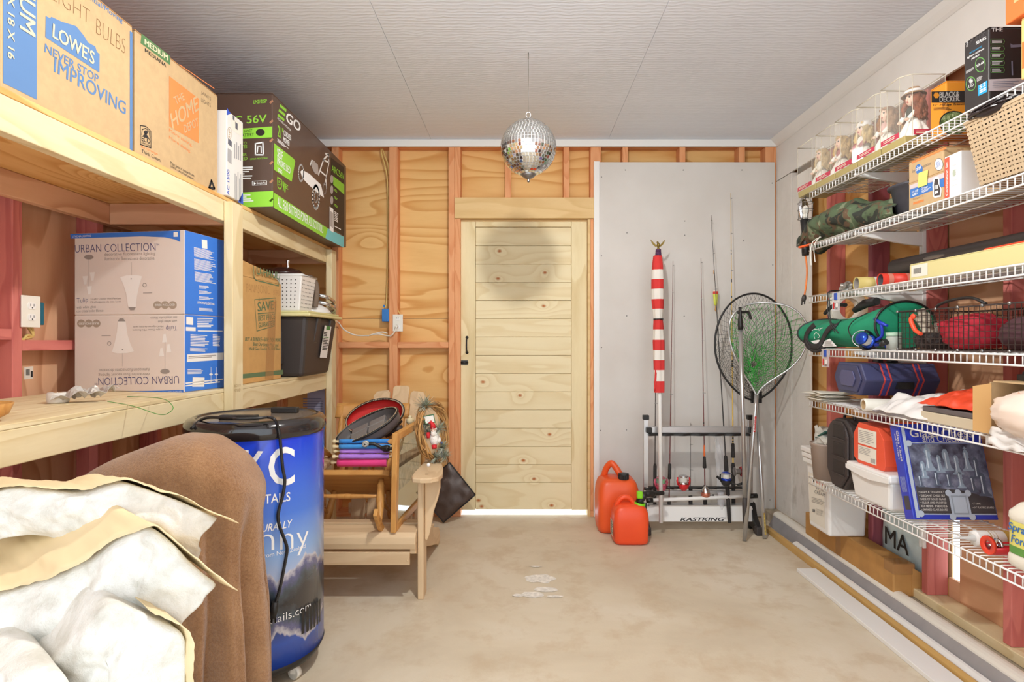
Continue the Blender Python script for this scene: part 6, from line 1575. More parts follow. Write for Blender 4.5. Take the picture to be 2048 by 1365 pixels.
# ==== top wire shelf ================================================================
S1, S2, S3, S4, S5, S6 = [z + .0025 for z in SZ]
CLR = NT('clear_acetate'); CLR.b.inputs['Base Color'].default_value = lin((244, 240, 228)); CLR.b.inputs['Roughness'].default_value = .06; CLR.b.inputs['Alpha'].default_value = .10; CLR = CLR.m
EDG = mat('acetate_edge', (226, 218, 196), .25, alpha=.75)
TRAY = mat('olive_tray', (176, 160, 106), .4)
REDL = mat('crimson_band', (190, 62, 84), .6); CREAM = mat('cream_card', (236, 228, 206), .7)
SKIN = mat('doll_skin', (236, 196, 172), .5)
def hairmat(n, c): return mat('doll_hair_' + n, c, .6, var=.4, vs=40, bump=.7, bs=60, bd=.006)
def doll(label, c, hair, dress, hat, s=1.0, lean=0):
    t = thing('doll', label, 'doll', (c.x, c.y, c.z), 'porcelain dolls in clear cases')
    rr = random.Random(int(c.y * 1000))
    # dress: wide ruffled skirt lying on the tray
    mb = MB()
    def sk(u, v):
        th = 2 * math.pi * u; r_ = (.056 * (1 - v) + .020 * v) * (1 + .12 * math.sin(9 * th) * (1 - v))
        return (c.x + r_ * .95 * math.cos(th), c.y + r_ * 1.25 * math.sin(th), c.z + .002 + .085 * v ** .8 + .004 * math.sin(14 * th) * (1 - v))
    mb.grid(sk, 48, 8, cu=True); part('skirt', mb, dress[0], t)
    mb = MB(); mb.grid(lambda u, v: (c.x + (.062 - .01 * v) * .9 * math.cos(2 * math.pi * u) * (1 + .1 * math.sin(22 * math.pi * u)), c.y + (.062 - .01 * v) * 1.2 * math.sin(2 * math.pi * u) * (1 + .1 * math.sin(22 * math.pi * u)), c.z + .004 + .018 * v), 66, 3, cu=True); part('ruffle', mb, dress[1], t)
    mb = MB(); mb.lathe([(.018, .08), (.024, .095), (.026, .115), (.022, .13), (.011, .138), (.009, .15)], c, 20, sy=.8); part('bodice', mb, dress[2], t)
    h = c + V3((-.004, -.002, .165))
    mb = MB(); mb.ell(h, (.024, .023, .029), 20, 14); mb.ell(h + V3((-.024, -.002, -.006)), (.005, .004, .005), 10, 8); mb.cyl(c + V3((0, 0, .13)), c + V3((0, 0, .15)), .009, n=10); hd = part('head', mb, SKIN, t)
    for q in (-1, 1):
        e = h + V3((-.0205, q * .0095 - .002, .004)); mb = MB(); mb.ell(e, (.0035, .0035, .004), 10, 8); mb.ell(e + V3((-.0025, 0, 0)), (.0018, .002, .0025), 8, 6); part('eye', mb, M['black'], hd)
        mb = MB(); mb.tube([c + V3((-.002, q * .022, .122)), c + V3((-.018, q * .034, .10)), c + V3((-.036, q * .024, .082))], [.011, .010, .007], 10); part('sleeve', mb, dress[1], t)
        mb = MB(); mb.ell(c + V3((-.041, q * .022, .078)), (.008, .006, .006), 10, 8); part('hand', mb, SKIN, t)
    mb = MB(); mb.ell(h + V3((-.022, -.002, -.014)), (.003, .005, .002), 8, 6); part('mouth', mb, mat('doll_lips', (196, 90, 90), .4), hd)
    mb = MB(); mb.ell(h + V3((.008, 0, .008)), (.026, .028, .027), 20, 12)
    for i in range(26):
        a = -2.2 + 4.4 * i / 25 + math.pi * 0; a0 = a
        x, y = .024 * math.cos(a0) + .004, .028 * math.sin(a0)
        p = h + V3((x, y, .01)); L = .075 + rr.random() * .03
        mb.tube([p + V3((x * .5 * k_ / 6 + .004 * math.sin(k_ * 1.9 + i), y * .6 * k_ / 6 + .004 * math.cos(k_ * 1.9 + i), -L * k_ / 6)) for k_ in range(7)], [.008, .009, .009, .009, .008, .007, .004], 7)
    for i in range(8): mb.ell(h + V3((-.012 + rr.gauss(0, .004), -.018 + i * .005, .022 + rr.gauss(0, .002))), .007, 8, 6)
    part('hair', mb, hair, hd)
    if hat == 'bonnet':
        mb = MB(); mb.lathe([(.001, .032), (.02, .03), (.03, .018), (.032, .008), (.042, .002), (.043, .0)], h + V3((.004, 0, .012)), 24); part('hat', mb, mat('bonnet_tan', (172, 136, 96), .8), hd)
        mb = MB(); mb.lathe([(.0315, .019), (.0335, .009)], h + V3((.004, 0, .012)), 24); part('hat_ribbon', mb, M['white'], hd)
    elif hat == 'cap':
        mb = MB(); mb.ell(h + V3((.006, 0, .018)), (.030, .033, .022), 18, 10); mb.tube([h + V3((.006 + .03 * math.cos(a), .033 * math.sin(a), .012 + .003 * math.sin(9 * a))) for a in [k_ * math.pi / 18 for k_ in range(36)]], .005, 6, closed=True); part('hat', mb, M['white'], hd)
    elif hat == 'bow':
        mb = MB(); mb.ell(h + V3((0, -.012, .034)), (.008, .012, .007), 10, 6); mb.ell(h + V3((0, .012, .034)), (.008, .012, .007), 10, 6); part('hat', mb, M['white'], hd)
    return t
hairs = [hairmat('ash', (198, 170, 120)), hairmat('honey', (190, 156, 96)), hairmat('flax', (206, 178, 120)), hairmat('brown', (150, 108, 72)), hairmat('auburn', (134, 72, 44))]
LIN = mat('doll_linen', (236, 232, 222), .9); ROSE = mat('doll_rose', (206, 160, 150), .9); DKG = mat('doll_dark_green', (52, 52, 44), .8); MAR = mat('doll_maroon', (150, 58, 60), .8)
dolls = [('blonde doll with white dress in the clear case beyond the shelf end', 0, (LIN, CREAM, LIN), 'bow'), ('honey-haired doll with dark sash in the second case from the shelf end', 1, (LIN, LIN, MAR), 'none'), ('flaxen doll with white cap and maroon trim in the middle clear case', 2, (LIN, MAR, LIN), 'cap'), ('brown-haired doll with bare head in the case beside the auburn doll', 3, (LIN, LIN, ROSE), 'none'), ('auburn doll with tan bonnet and dark bodice in the case beside the hedge trimmer carton', 4, (LIN, LIN, DKG), 'bonnet')]
bounds = [(2.790, 2.968), (2.620, 2.786), (2.450, 2.616), (2.288, 2.446), (2.140, 2.284)]
X0c, X1c = 1.447, 1.60
for (lab, hi, dr, hat), (y0, y1), nm in zip(dolls, bounds, ('clear doll case overhanging the far end of the wire shelf', 'clear doll case next to the overhanging one, holding the honey-haired doll', 'clear doll case holding the doll with the white cap', 'clear doll case holding the brown-haired bare-headed doll', 'clear doll case holding the auburn doll with the bonnet')):
    zt = 2.205
    t = thing('doll_case', nm, 'display case', ((X0c + X1c) / 2, (y0 + y1) / 2, S1), 'clear doll cases on the top shelf')
    mb = MB(); mb.prism([(X0c + .004, S1 + .0005), (X1c - .004, S1 + .0005), (X1c - .001, S1 + .03), (X0c + .001, S1 + .03)], 'y', y0 + .002, y1 - .002); part('tray', mb, TRAY, t, bevel=.003)
    c = .03
    foot = [(X0c + c, y0 + .001), (X1c, y0 + .001), (X1c, y1 - .001), (X0c + .0, y1 - .001), (X0c, y0 + c)]
    mb = MB(); vs = [(x, y, S1 + .0305) for x, y in foot] + [(x, y, zt) for x, y in foot]
    mb.add(vs, [(5, 6, 7, 8, 9)] + [(i, (i + 1) % 5, 5 + (i + 1) % 5, 5 + i) for i in range(5)], False); part('clear_cover', mb, CLR, t)
    mb = MB(); mb.tube([V3(v) for v in vs[5:]], .0022, 6, closed=True)
    for i in range(5): mb.tube([V3(vs[i]), V3(vs[i + 5])], .0011, 5)
    part('cover_edges', mb, EDG, t)
    mb = MB(); mb.rect((X0c - .0008, y1 - .004, S1 + .032), (0, -(y1 - y0 - c - .006), 0), (0, 0, .020)); mb.rect((X0c + c + .003, y0 - .0002, S1 + .032), (X1c - X0c - c - .008, 0, 0), (0, 0, .022))
    mb.m = 1; mb.lines((X0c - .0016, y1 - .02, S1 + .036), (0, -.09, 0), (0, 0, .012), 2, .4); mb.lines((X0c + c + .012, y0 - .001, S1 + .036), (.08, 0, 0), (0, 0, .013), 2, .4)
    part('label_band', mb, [REDL, CREAM], t)
    doll(lab, V3(((X0c + X1c) / 2 + .006, (y0 + y1) / 2, S1 + .031)), hairs[hi], dr, hat)
# hedge trimmer carton
OB = mat('amber_carton', (226, 146, 44), .45); SIL = mat('silver_ink', (196, 192, 186), .5)
t = carton('trimmer_carton', 'orange and black hedge trimmer carton beside the clear doll cases', 1.532, 1.742, 2.045, 2.125, S1 + .0005, 2.137, OB, OB)
k = NT('leafy_print'); co = k.coords((1, 1, 1), False); k.l(k.ramp(k.noise(co, 90, 3, .8), [(.35, lin((46, 66, 34))), (.5, lin((112, 134, 78))), (.65, lin((196, 206, 160)))]), k.b.inputs['Base Color']); LEAF = k.m
mb = MB(); f = Face(mb, (0, 2.045, 0), (0, -1, 0), (1800, 0, 5.25))
zc = [f.P((332, 958)), f.P((332, 1075))]
f.poly([(330, 960), (800, 950), (800, 1078), (330, 1078)], 0); f.ell((380, 1000), 32, 34, 1, 2, 6); f.t('BLACK&', (412, 1022), (620, 1012), (412, 968), 2, 2, .03); f.t('DECKER.', (412, 1070), (628, 1060), (412, 1018), 2, 2, .03)
f.t('17" Hedge Trimmer', (345, 1122), (725, 1104), (345, 1092), 0, 1, .02, .15); f.lines((352, 1160), (540, 1150), (352, 1128), 3, 0)
f.ell((565, 1290), 155, 128, 0); f.ell((568, 1292), 146, 118, 3, 2)
part('printing', mb, [M['ink_k'], OB, SIL, LEAF], t)
# black plunger carton
BK = mat('black_carton', (52, 48, 48), .4, coat=.2); CYN = mat('cyan_patch', (40, 156, 206), .5); GRN = mat('ring_green', (110, 170, 90), .5); LIL = mat('lilac_grey', (206, 194, 196), .6)
t = carton('plunger_carton', 'tall black carton with green rings and a blue 52 patch', 1.458, 1.735, 1.768, 1.868, S1 + .0005, 2.178, BK, BK)
mb = MB(); f = Face(mb, (1.458, 0, 0), (-1, 0, 0), (1800, 0, 5.25))
f.t('THE', (696, 500), (700, 440), (712, 490), 0, 1); f.t('BLACK', (740, 465), (908, 380), (738, 405), 4, 1, .02); f.t('SERIES', (800, 468), (908, 408), (800, 436), 0, 1, .02)
f.t('self-powered', (732, 572), (858, 500), (732, 545), 1); f.t('lighted address', (708, 622), (885, 522), (708, 596), 0, 1, .02); f.t('plaque', (755, 632), (835, 588), (755, 602), 0, 1, .02)
f.ell((845, 678), 52, 76, 2, w=.003); f.t('SOLAR', (805, 705), (885, 660), (805, 680), 0, 1, .02); f.lines((695, 775), (785, 725), (695, 745), 4, 0, fill=.3)
f.ell((747, 878), 50, 72, 2, w=.003); f.t('LED', (722, 920), (775, 900), (722, 890), 0); 
for a in range(4): 
    dx_, dy_ = 20 * math.cos(a * math.pi / 4), 24 * math.sin(a * math.pi / 4); f.line([(747 - dx_, 848 - dy_), (747 + dx_, 848 + dy_)], .002, 0)
f.lines((808, 860), (880, 825), (808, 815), 5, 0, fill=.3)
f.poly([(822, 1008), (822, 900), (918, 842), (918, 962)], 1); f.t('52', (838, 935), (908, 895), (838, 895), 0, 2, .03); f.lines((838, 985), (910, 945), (838, 945), 2, 0, 2, .6, .1)
f = Face(mb, (0, 1.768, 0), (0, -1, 0), (1800, 0, 5.25))
f.t('THE', (960, 332), (1078, 328), (960, 292), 0, 1, .01)
for k_ in range(5):
    y = 435 + k_ * 75; f.line([(955, y - 28), (1085, y - 28), (1098, y), (1085, y + 26), (955, y + 26), (948, y), (955, y - 28)], .0012, 2); f.lines((965, y + 18), (1080, y + 16), (965, y - 18), 3, 0, fill=.45)
f.poly([(932, 955), (930, 832), (1520, 810), (1520, 935)], 3); f.lines((970, 925), (1270, 915), (970, 850), 4, 5, 2, .3); f.poly([(1155, 455), (1180, 470), (1320, 462), (1320, 490), (1160, 500)], 5, 2); f.poly([(1165, 640), (1180, 640), (1185, 790), (1170, 790)], 5, 2)
part('printing', mb, [M['ink_w'], CYN, GRN, LIL, mat('dark_emboss', (74, 70, 70), .2), mat('steel_ink', (130, 130, 150), .5)], t)
# two orange cartons
ORB = mat('orange_carton', (226, 112, 52), .6); YEB = mat('yellow_carton', (232, 190, 120), .6)
t = carton('orange_carton', 'yellow and orange carton at the near end of the top wire shelf', 1.43, 1.74, 1.33, 1.625, S1 + .0005, 2.12, YEB, YEB)
mb = MB(); f = Face(mb, (0, 1.625, 0), (0, -1, 0), (1800, 0, 5.25)); 
for a, b, c_ in ((1.975, 2.05, 0),): mb.rect((1.4294, 1.62, a), (0, -.28, 0), (0, 0, b - a)); mb.rect((1.432, 1.3294, a), (.30, 0, 0), (0, 0, b - a))
mb.m = 1
for k_ in range(3): mb.disc((1.4285, 1.6 - .02 * k_, 2.0 + .02 * k_), (0, -.006, 0), (0, 0, .008), 12)
part('printing', mb, [ORB, M['ink_w']], t)
t = carton('orange_carton', 'plain orange carton stacked on the yellow and orange carton', 1.415, 1.74, 1.30, 1.66, 2.1205, 2.31, ORB, ORB)
mb = MB(); mb.lines((1.4144, 1.63, 2.16), (0, -.10, 0), (0, 0, .07), 3, .35); mb.text('1000+', (1.4142, 1.63, 2.20), (0, -.07, 0), (0, 0, .02)); part('printing', mb, mat('peach_ink', (240, 170, 120), .6), t)
# ==== second wire shelf =============================================================
k = NT('camouflage'); co = k.coords((1, 1, 1), False)
n = k.noise(co, 11, 2, .5, .8); n2 = k.noise(k.coords((1.3, 1.3, 1.3), False), 15, 2, .5, .8)
c_ = k.ramp(n, [(.42, lin((40, 44, 36))), (.44, lin((78, 92, 66))), (.58, lin((82, 98, 70))), (.6, lin((126, 134, 106)))])
c_ = k.mix(k.ramp(n2, [(.56, (0, 0, 0, 1)), (.58, (1, 1, 1, 1))]), c_, lin((96, 74, 54)))
k.l(c_, k.b.inputs['Base Color']); k.b.inputs['Roughness'].default_value = .8; CAMO = k.m
t = thing('camouflage_bag', 'camouflage drawstring bag slumped over the far end of the wire shelf', 'bag', (1.53, 2.58, S2))
def fn(u, v):
    th = 2 * math.pi * u; y = 2.97 - .72 * v
    a = .11 * (1 - .3 * v) * (.85 + .5 * math.sin(v * 3)); h = (.075 + .05 * math.sin(v * 3.0 + .3)) * (1 - .35 * v)
    x = 1.545 + a * math.cos(th) + nz((u * 5, v * 7, 0), 1, .03); z = S2 + .004 + h * (1 + math.sin(th)) * .72 + nz((math.cos(th) * 2, v * 11, math.sin(th) * 2 + 4), 1, .028)
    if v < .12: z -= (.12 - v) * .25
    return (x, y + nz((u * 4, v * 3, 8), 1, .02), max(z, S2 + .001) if y < 2.84 else z)
mb = MB(); mb.grid(fn, 40, 44, cu=True); part('bag_body', mb, CAMO, t, sub=1)
mb = MB(); mb.tube([V3(fn(i / 24, 0)) for i in range(24)], .006, 8, closed=True); part('hem', mb, mat('olive_cord', (46, 54, 44), .7), t)
mb = MB(); e = V3(fn(.55, .03)); mb.disc(e + V3((-.004, .0, 0)), (0, .010, 0), (0, 0, .010), 18, .5); part('eyelet', mb, M['steel'], t)
mb = MB(); p = V3((1.47, 2.83, S2 + .004)); mb.tube(spline([V3((1.46, 2.76, S2 + .02)), V3((1.435, 2.79, S2 + .0)), V3((1.43, 2.80, S2 - .05)), V3((1.432, 2.80, S2 - .09)), V3((1.428, 2.79, S2 - .115))], 5), .0024, 6); mb.tube(spline([V3((1.45, 2.75, S2 + .02)), V3((1.432, 2.77, S2 - .02)), V3((1.44, 2.78, S2 - .08)), V3((1.44, 2.776, S2 - .10))], 5), .0022, 6); part('drawcord', mb, M['ivory'], t)
mb = MB(); a = W(1599, 495, 2.90); b = W(1668, 476, 2.76); mb.bar(a, b, .022, .008); mb.bar(b, V3((1.56, 2.3, S2 + .004)), .022, .008); solo('orange_tent_stake', mb, mat('hazard_orange', (226, 92, 38), .5), 'flat orange plastic stake sticking out under the camouflage bag', 'stake')
t = thing('planter_bucket', 'dark grey planter bucket between camouflage bag and tan carton', 'bucket', (1.60, 2.245, S2))
c = (1.585, 2.25, S2)
mb = MB(); mb.lathe([(.001, .001), (.078, .001), (.10, .118), (.112, .122), (.113, .130), (.103, .131), (.096, .12), (.074, .008), (.001, .008)], c, 36); part('tub', mb, mat('charcoal_plastic', (78, 78, 86), .45, var=.25, vs=10), t)
mb = MB(); mb.tube([(c[0], c[1] - .105 * math.cos(q), S2 + .125 + .062 * math.sin(q)) for q in [i * math.pi / 14 for i in range(15)]], .004, 7); part('bail', mb, M['steel'], t)
# waste disposer carton
t = carton('disposer_carton', 'tan kitchen disposer carton with blue band and yellow sticky note', 1.46, 1.66, 1.962, 2.138, S2 + .0005, 1.873, M['card'], M['cardd'])
BLU = mat('blue_band', (64, 118, 190), .6); YN = mat('sticky_note', (236, 234, 120), .7)
mb = MB(); f = Face(mb, (1.46, 0, 0), (-1, 0, 0), (1790, 200, 6.205))
f.poly([(210, 790), (212, 765), (640, 577), (640, 605)], 3); f.t('in', (218, 905), (250, 892), (218, 862), 4); f.ell((300, 858), 46, 64, 0); f.t('sink', (258, 890), (332, 850), (262, 832), 1, 2, .02); f.t('erator', (345, 845), (452, 798), (345, 810), 4)
f.ell((545, 798), 52, 76, 4, w=.002); f.ell((545, 798), 50, 73, 1); f.lines((512, 845), (575, 815), (512, 770), 5, 0, 2, .35)
f.line([(170, 1040), (600, 880)], .002, 5)
f.poly([(185, 1110), (185, 1060), (610, 900), (612, 960)], 6); f.poly([(192, 1222), (188, 1112), (610, 965), (610, 1070)], 0); f.t('1/2 HP', (215, 1160), (292, 1132), (215, 1132), 1, 2, .02); f.t('2-Year', (335, 1115), (412, 1085), (335, 1085), 1, 2, .02); f.lines((218, 1195), (310, 1160), (218, 1165), 2, 1, 2); f.lines((335, 1155), (455, 1110), (335, 1120), 3, 1, 2, .4)
f.poly([(480, 1200), (470, 1060), (480, 985), (500, 955), (545, 950), (560, 1000), (560, 1060), (585, 1100), (575, 1200), (500, 1215)], 1, 3); f.poly([(495, 1190), (490, 1060), (500, 980), (540, 975), (548, 1040), (570, 1100), (565, 1180)], 7, 4); f.poly([(508, 1165), (508, 1130), (545, 1120), (545, 1150)], 1, 5); f.poly([(500, 1110), (500, 1060), (515, 1055), (515, 1105)], 1, 5); f.poly([(528, 1105), (528, 1055), (542, 1050), (542, 1098)], 1, 5)
f.t('Badger 5', (225, 1250), (348, 1205), (225, 1222), 5); f.poly([(228, 1300), (228, 1272), (358, 1230), (358, 1256)], 3)
f.poly([(295, 1090), (305, 905), (422, 865), (408, 1050)], 2, 6)
part('printing', mb, [BLU, M['ink_w'], YN, M['orange'], mat('grey_logo', (120, 110, 104), .7), M['cardd'], LIL, mat('dark_motor', (70, 62, 60), .6)], t)
t = carton('brown_carton', 'plain brown carton behind the white combination set box', 1.55, 1.74, 1.84, 1.955, S2 + .0005, 1.885, M['card'], M['cardd'])
mb = MB(); f = Face(mb, (0, 1.84, 0), (0, -1, 0), (1790, 200, 6.205)); f.t('mill', (768, 630), (845, 622), (768, 602), 0); part('printing', mb, mat('brown_ink', (120, 80, 64), .7), t)
t = thing('combination_box', 'white tool set box with red Combination Set strip beside the tan carton', 'box', (1.55, 1.92, S2))
mb = MB(); mb.box(1.461, 1.548, 1.885, 1.958, S2 + .0005, 1.832); part('carton_body', mb, mat('glossy_white_card', (238, 236, 234), .4), t, bevel=.002)
mb = MB(); f = Face(mb, (1.461, 0, 0), (-1, 0, 0), (1790, 200, 6.205))
mb.rect((1.4604, 1.957, S2 + .004), (0, -.0215, 0), (0, 0, .138)); mb.m = 1; mb.text('Combination Set', (1.4596, 1.941, S2 + .012), (0, 0, .115), (0, .010, 0), bold=.02)
mb.m = 2; mb.lines((1.4604, 1.925, S2 + .03), (0, -.025, 0), (0, 0, .085), 5, .12); mb.m = 3; mb.disc((1.4602, 1.914, S2 + .08), (0, .007, 0), (0, 0, .012), 10)
part('printing', mb, [mat('coral_strip', (226, 96, 74), .5), M['ink_w'], mat('pale_grey_line', (206, 206, 206), .6), mat('sage', (176, 184, 164), .7)], t)
# woven basket with dark strands
WV = mat('tan_weave', (192, 168, 136), .55); WVD = mat('tan_weave_dark', (160, 126, 88), .7)
t = thing('woven_basket', 'tan woven plastic basket holding black strands on the wire shelf', 'basket', (1.58, 1.60, S2))
bb = [(1.452, 1.385), (1.71, 1.385), (1.71, 1.795), (1.452, 1.795)]; bt = [(1.425, 1.36), (1.735, 1.36), (1.735, 1.822), (1.425, 1.822)]
def wallp(i, a, z):  # point on wall i at fraction a, height fraction z
    p, q = bb[i], bb[(i + 1) % 4]; r_, s_ = bt[i], bt[(i + 1) % 4]
    lo = V3((p[0] + (q[0] - p[0]) * a, p[1] + (q[1] - p[1]) * a, S2 + .004)); hi = V3((r_[0] + (s_[0] - r_[0]) * a, r_[1] + (s_[1] - r_[1]) * a, 1.893))
    return lo.lerp(hi, z)
mb = MB(); mb.poly([(x, y, S2 + .002) for x, y in bb]); part('basket_floor', mb, WVD, t)
for i in range(4):
    mb = MB()
    W_ = (V3(bt[(i + 1) % 4] + (0,)) - V3(bt[i] + (0,))).length
    nc = int(W_ / .0135); nr = 15
    nrm = (wallp(i, 1, 0) - wallp(i, 0, 0)).cross(V3((0, 0, 1))).normalized()
    for r_ in range(nr):
        z0 = (r_ + .16) / nr; z1 = (r_ + .84) / nr
        pts = []
        N_ = nc * 2
        for j in range(N_ + 1):
            o = .0016 * math.cos(math.pi * (j + 0) / 1.0 + r_ * math.pi)
            pts.append((wallp(i, j / N_, z0) + nrm * o, wallp(i, j / N_, z1) + nrm * o))
        mb.add([q for pr in pts for q in pr], [(2 * j, 2 * j + 2, 2 * j + 3, 2 * j + 1) for j in range(N_)], True)
    mb.m = 0
    for c_ in range(nc + 1):
        a0 = max(0, (c_ - .30) / nc); a1 = min(1, (c_ + .30) / nc)
        pts = []
        for j in range(2 * nr + 1):
            o = -.0014 * math.cos(math.pi * (j // 1) + c_ * math.pi)
            pts.append((wallp(i, a0, j / (2 * nr)) + nrm * (o - .0004), wallp(i, a1, j / (2 * nr)) + nrm * (o - .0004)))
        mb.add([q for pr in pts for q in pr], [(2 * j, 2 * j + 1, 2 * j + 3, 2 * j + 2) for j in range(2 * nr)], True)
    part('woven_side', mb, WV, t, kind='stuff')
mb = MB(); mb.tube([V3((x, y, 1.895)) for x, y in bt], .006, 8, closed=True); part('rim', mb, WV, t)
mb = MB()
rr = random.Random(9)
for i in range(230):
    c0 = V3((1.412 + rr.random() * .03 if i % 2 else 1.45 + rr.random() * .16, 1.67 + rr.random() * .10, 1.900 + (.016 * rr.random() if i % 2 else -.014))); pts = []
    a = rr.random() * 6.28; r_ = .015 + rr.random() * .03
    for k_ in range(7):
        q = a + k_ * .6; pts.append(c0 + V3((r_ * (.35 if i % 2 else .6) * math.cos(q), r_ * math.sin(q), .035 * math.sin(k_ / 6 * math.pi) * + rr.random() * .008)))
    mb.tube(pts, .0022, 4, cap=False)
mb.ell((1.425, 1.72, 1.905), (.017, .06, .020), 16, 8); mb.ell((1.54, 1.70, 1.875), (.10, .085, .03), 16, 8)
solo('black_garland', mb, mat('black_glossy_strands', (48, 40, 42), .3), 'tangle of glossy black garland filling the woven basket', 'garland', kind='stuff')
# caged work light at the shelf end
c = W(1611, 420, 2.93)
t = thing('work_light', 'caged work light with black handle and orange cord hung from the top shelf', 'work light', (c.x, c.y, c.z - .2))
mb = MB(); mb.ell(c + V3((0, .02, .005)), (.028, .012, .058), 18, 12); part('reflector', mb, M['chrome'], t)
mb = MB(); mb.ell(c + V3((0, -.002, .0)), (.016, .016, .024), 14, 10); mb.cyl(c + V3((0, 0, -.045)), c + V3((0, 0, -.02)), .012, n=12); part('bulb', mb, M['ivory'], t)
mb = MB()
for k_ in range(6):
    a = k_ * math.pi / 3; mb.tube([c + V3((.036 * math.cos(a), .036 * math.sin(a), -.05)), c + V3((.038 * math.cos(a), .038 * math.sin(a), .03)), c + V3((.022 * math.cos(a), .022 * math.sin(a), .058)), c + V3((0, 0, .066))], .0013, 5)
for z in (-.045, .0, .035): mb.tube([c + V3((.038 * math.cos(q), .038 * math.sin(q), z)) for q in [k_ * math.pi / 10 for k_ in range(20)]], .0013, 5, closed=True)
mb.tube(spline([c + V3((0, 0, .066)), c + V3((.0, .0, .085)), c + V3((.02, -.0, .098)), c + V3((.034, 0, .085))], 4), .002, 6); part('cage', mb, M['steel'], t)
h = W(1611, 478, 2.93)
mb = MB(); mb.tube([c + V3((0, 0, -.05)), h + V3((0, 0, .02)), h + V3((0, 0, -.06)), h + V3((0, 0, -.085))], [.026, .018, .019, .017], 14); part('handle', mb, M['black'], t)
mb = MB(); mb.tube(spline([h + V3((0, 0, -.085)), W(1614, 540, 2.93), W(1612, 570, 2.93), W(1609, 590, 2.93)], 6), .0042, 8); oc = part('orange_cord', mb, mat('cord_orange', (226, 122, 52), .5), t)
p = W(1608, 596, 2.93); mb = MB(); mb.tube([p + V3((.002, 0, .016)), p, p + V3((-.004, 0, -.018))], [.008, .012, .010], 10); mb.bar(p + V3((-.010, 0, -.018)), p + V3((-.012, 0, -.036)), .002, .006); mb.bar(p + V3((.003, 0, -.018)), p + V3((.002, 0, -.032)), .002, .006); part('plug', mb, M['dark'], oc)
# ==== third wire shelf ==============================================================
def tubeX(name, label, c, r, x0, x1, m, inner, yaw=0, cat='tube', grp=None, band=None):
    t = thing(name, label, cat, (c[0], c[1], c[2] - r), grp)
    T = rotz(c, yaw)
    mb = MB(); mb.T = T; mb.lathe([(r * .88, x0 + .004), (r, x0), (r, x1), (r * .88, x1 - .002)], (0, c[1], c[2]), 28, 'x'); part('tube_wall', mb, m, t)
    mb = MB(); mb.T = T; mb.lathe([(r * .88, x0 + .003), (r * .88, x1 - .004)], (0, c[1], c[2]), 28, 'x')
    mb.lathe([(r * .88, x1 - .01), (.001, x1 - .011)], (0, c[1], c[2]), 28, 'x'); part('tube_inside', mb, inner, t)
    if band:
        for a, b, bm in band:
            mb = MB(); mb.T = T; mb.lathe([(r * 1.01, a), (r * 1.01, b)], (0, c[1], c[2]), 28, 'x'); part('band', mb, bm, t)
    return t
GREYC = mat('grey_board', (168, 160, 152), .8)
tubeX('cardboard_tube', 'yellow cardboard tube with white band lying on the wire shelf', (1.58, 2.56, S3 + .031), .031, 1.515, 1.635, mat('yellow_tube', (214, 194, 120), .5), GREYC, -.12, 'tube', 'cardboard tubes', [(1.585, 1.625, M['white'])])
tubeX('cardboard_tube', 'red cardboard tube beside the yellow tube on the wire shelf', (1.60, 2.37, S3 + .028), .028, 1.505, 1.70, mat('red_tube', (216, 60, 44), .45), mat('dark_inside', (96, 92, 96), .6), -.12, 'tube', 'cardboard tubes', [(1.53, 1.548, mat('pale_red', (226, 140, 120), .5)), (1.60, 1.612, mat('pale_red2', (222, 130, 112), .5)), (1.655, 1.699, mat('silver_band', (176, 168, 160), .4))])
def fn(u, v):
    th = 2 * math.pi * u; ph = math.pi * v
    r_ = .024 + nz((math.cos(th) * 2, math.sin(th) * 2, v * 4), 1, .014)
    return (1.53 + r_ * math.sin(ph) * math.cos(th), 2.665 + r_ * 1.3 * math.sin(ph) * math.sin(th), S3 + .026 - r_ * math.cos(ph))
mb = MB(); mb.grid(fn, 22, 14, cu=True, sm=False); solo('foil_ball', mb, mat('crumpled_foil', (186, 184, 180), .3, .8), 'crumpled silver foil ball beside the yellow tube', 'foil')
mb = MB(); mb.tube(spline([V3((1.50, 2.655, S3 + .004)), V3((1.437, 2.65, S3 + .002)), V3((1.434, 2.65, S3 - .05)), V3((1.436, 2.645, 1.30)), V3((1.45, 2.62, 1.24))], 6), .0026, 6); mb.tube(spline([V3((1.50, 2.64, S3 + .004)), V3((1.436, 2.635, S3 + .002)), V3((1.433, 2.632, S3 - .06)), V3((1.438, 2.632, 1.29)), V3((1.455, 2.60, 1.235))], 6), .0026, 6)
solo('drawstring', mb, M['black'], 'thin black cord looped over the shelf lip down to the green bag', 'cord')
mb = MB(); y0, y1 = 1.20, 2.53
mb.grid(lambda u, v: (1.672 + .038 * math.cos(2 * math.pi * u), y0 + (y1 - y0) * v, S3 + .098 + .038 * math.sin(2 * math.pi * u)), 24, 2, cu=True)
for y, s in ((y0, 1), (y1, -1)): mb.disc((1.672, y, S3 + .098), (.038 * s, 0, 0), (0, 0, .038), 24)
t = thing('black_tube', 'long black plastic tube lying behind the cream carton', 'tube', (1.672, 1.76, S3)); part('tube_wall', mb, M['dark'], t)
mb = MB(); mb.ell((1.637, 2.25, S3 + .105), (.004, .07, .010), 14, 8); part('silver_oval', mb, M['steel'], t, label='dull silver oval badge')
t = carton('long_carton', 'long narrow cream carton lying along the front of the wire shelf', 1.462, 1.60, 1.22, 2.135, S3 + .0005, 1.487, mat('cream_carton', (216, 204, 146), .6), mat('cream_carton2', (216, 204, 146), .6), bevel=.002)
mb = MB(); mb.rect((1.4614, 2.125, S3 + .010), (0, -.085, 0), (0, 0, .044)); mb.m = 1
for i in range(12): mb.rect((1.4608, 2.112 - i * .0035, S3 + .022), (0, -.0018, 0), (0, 0, .020))
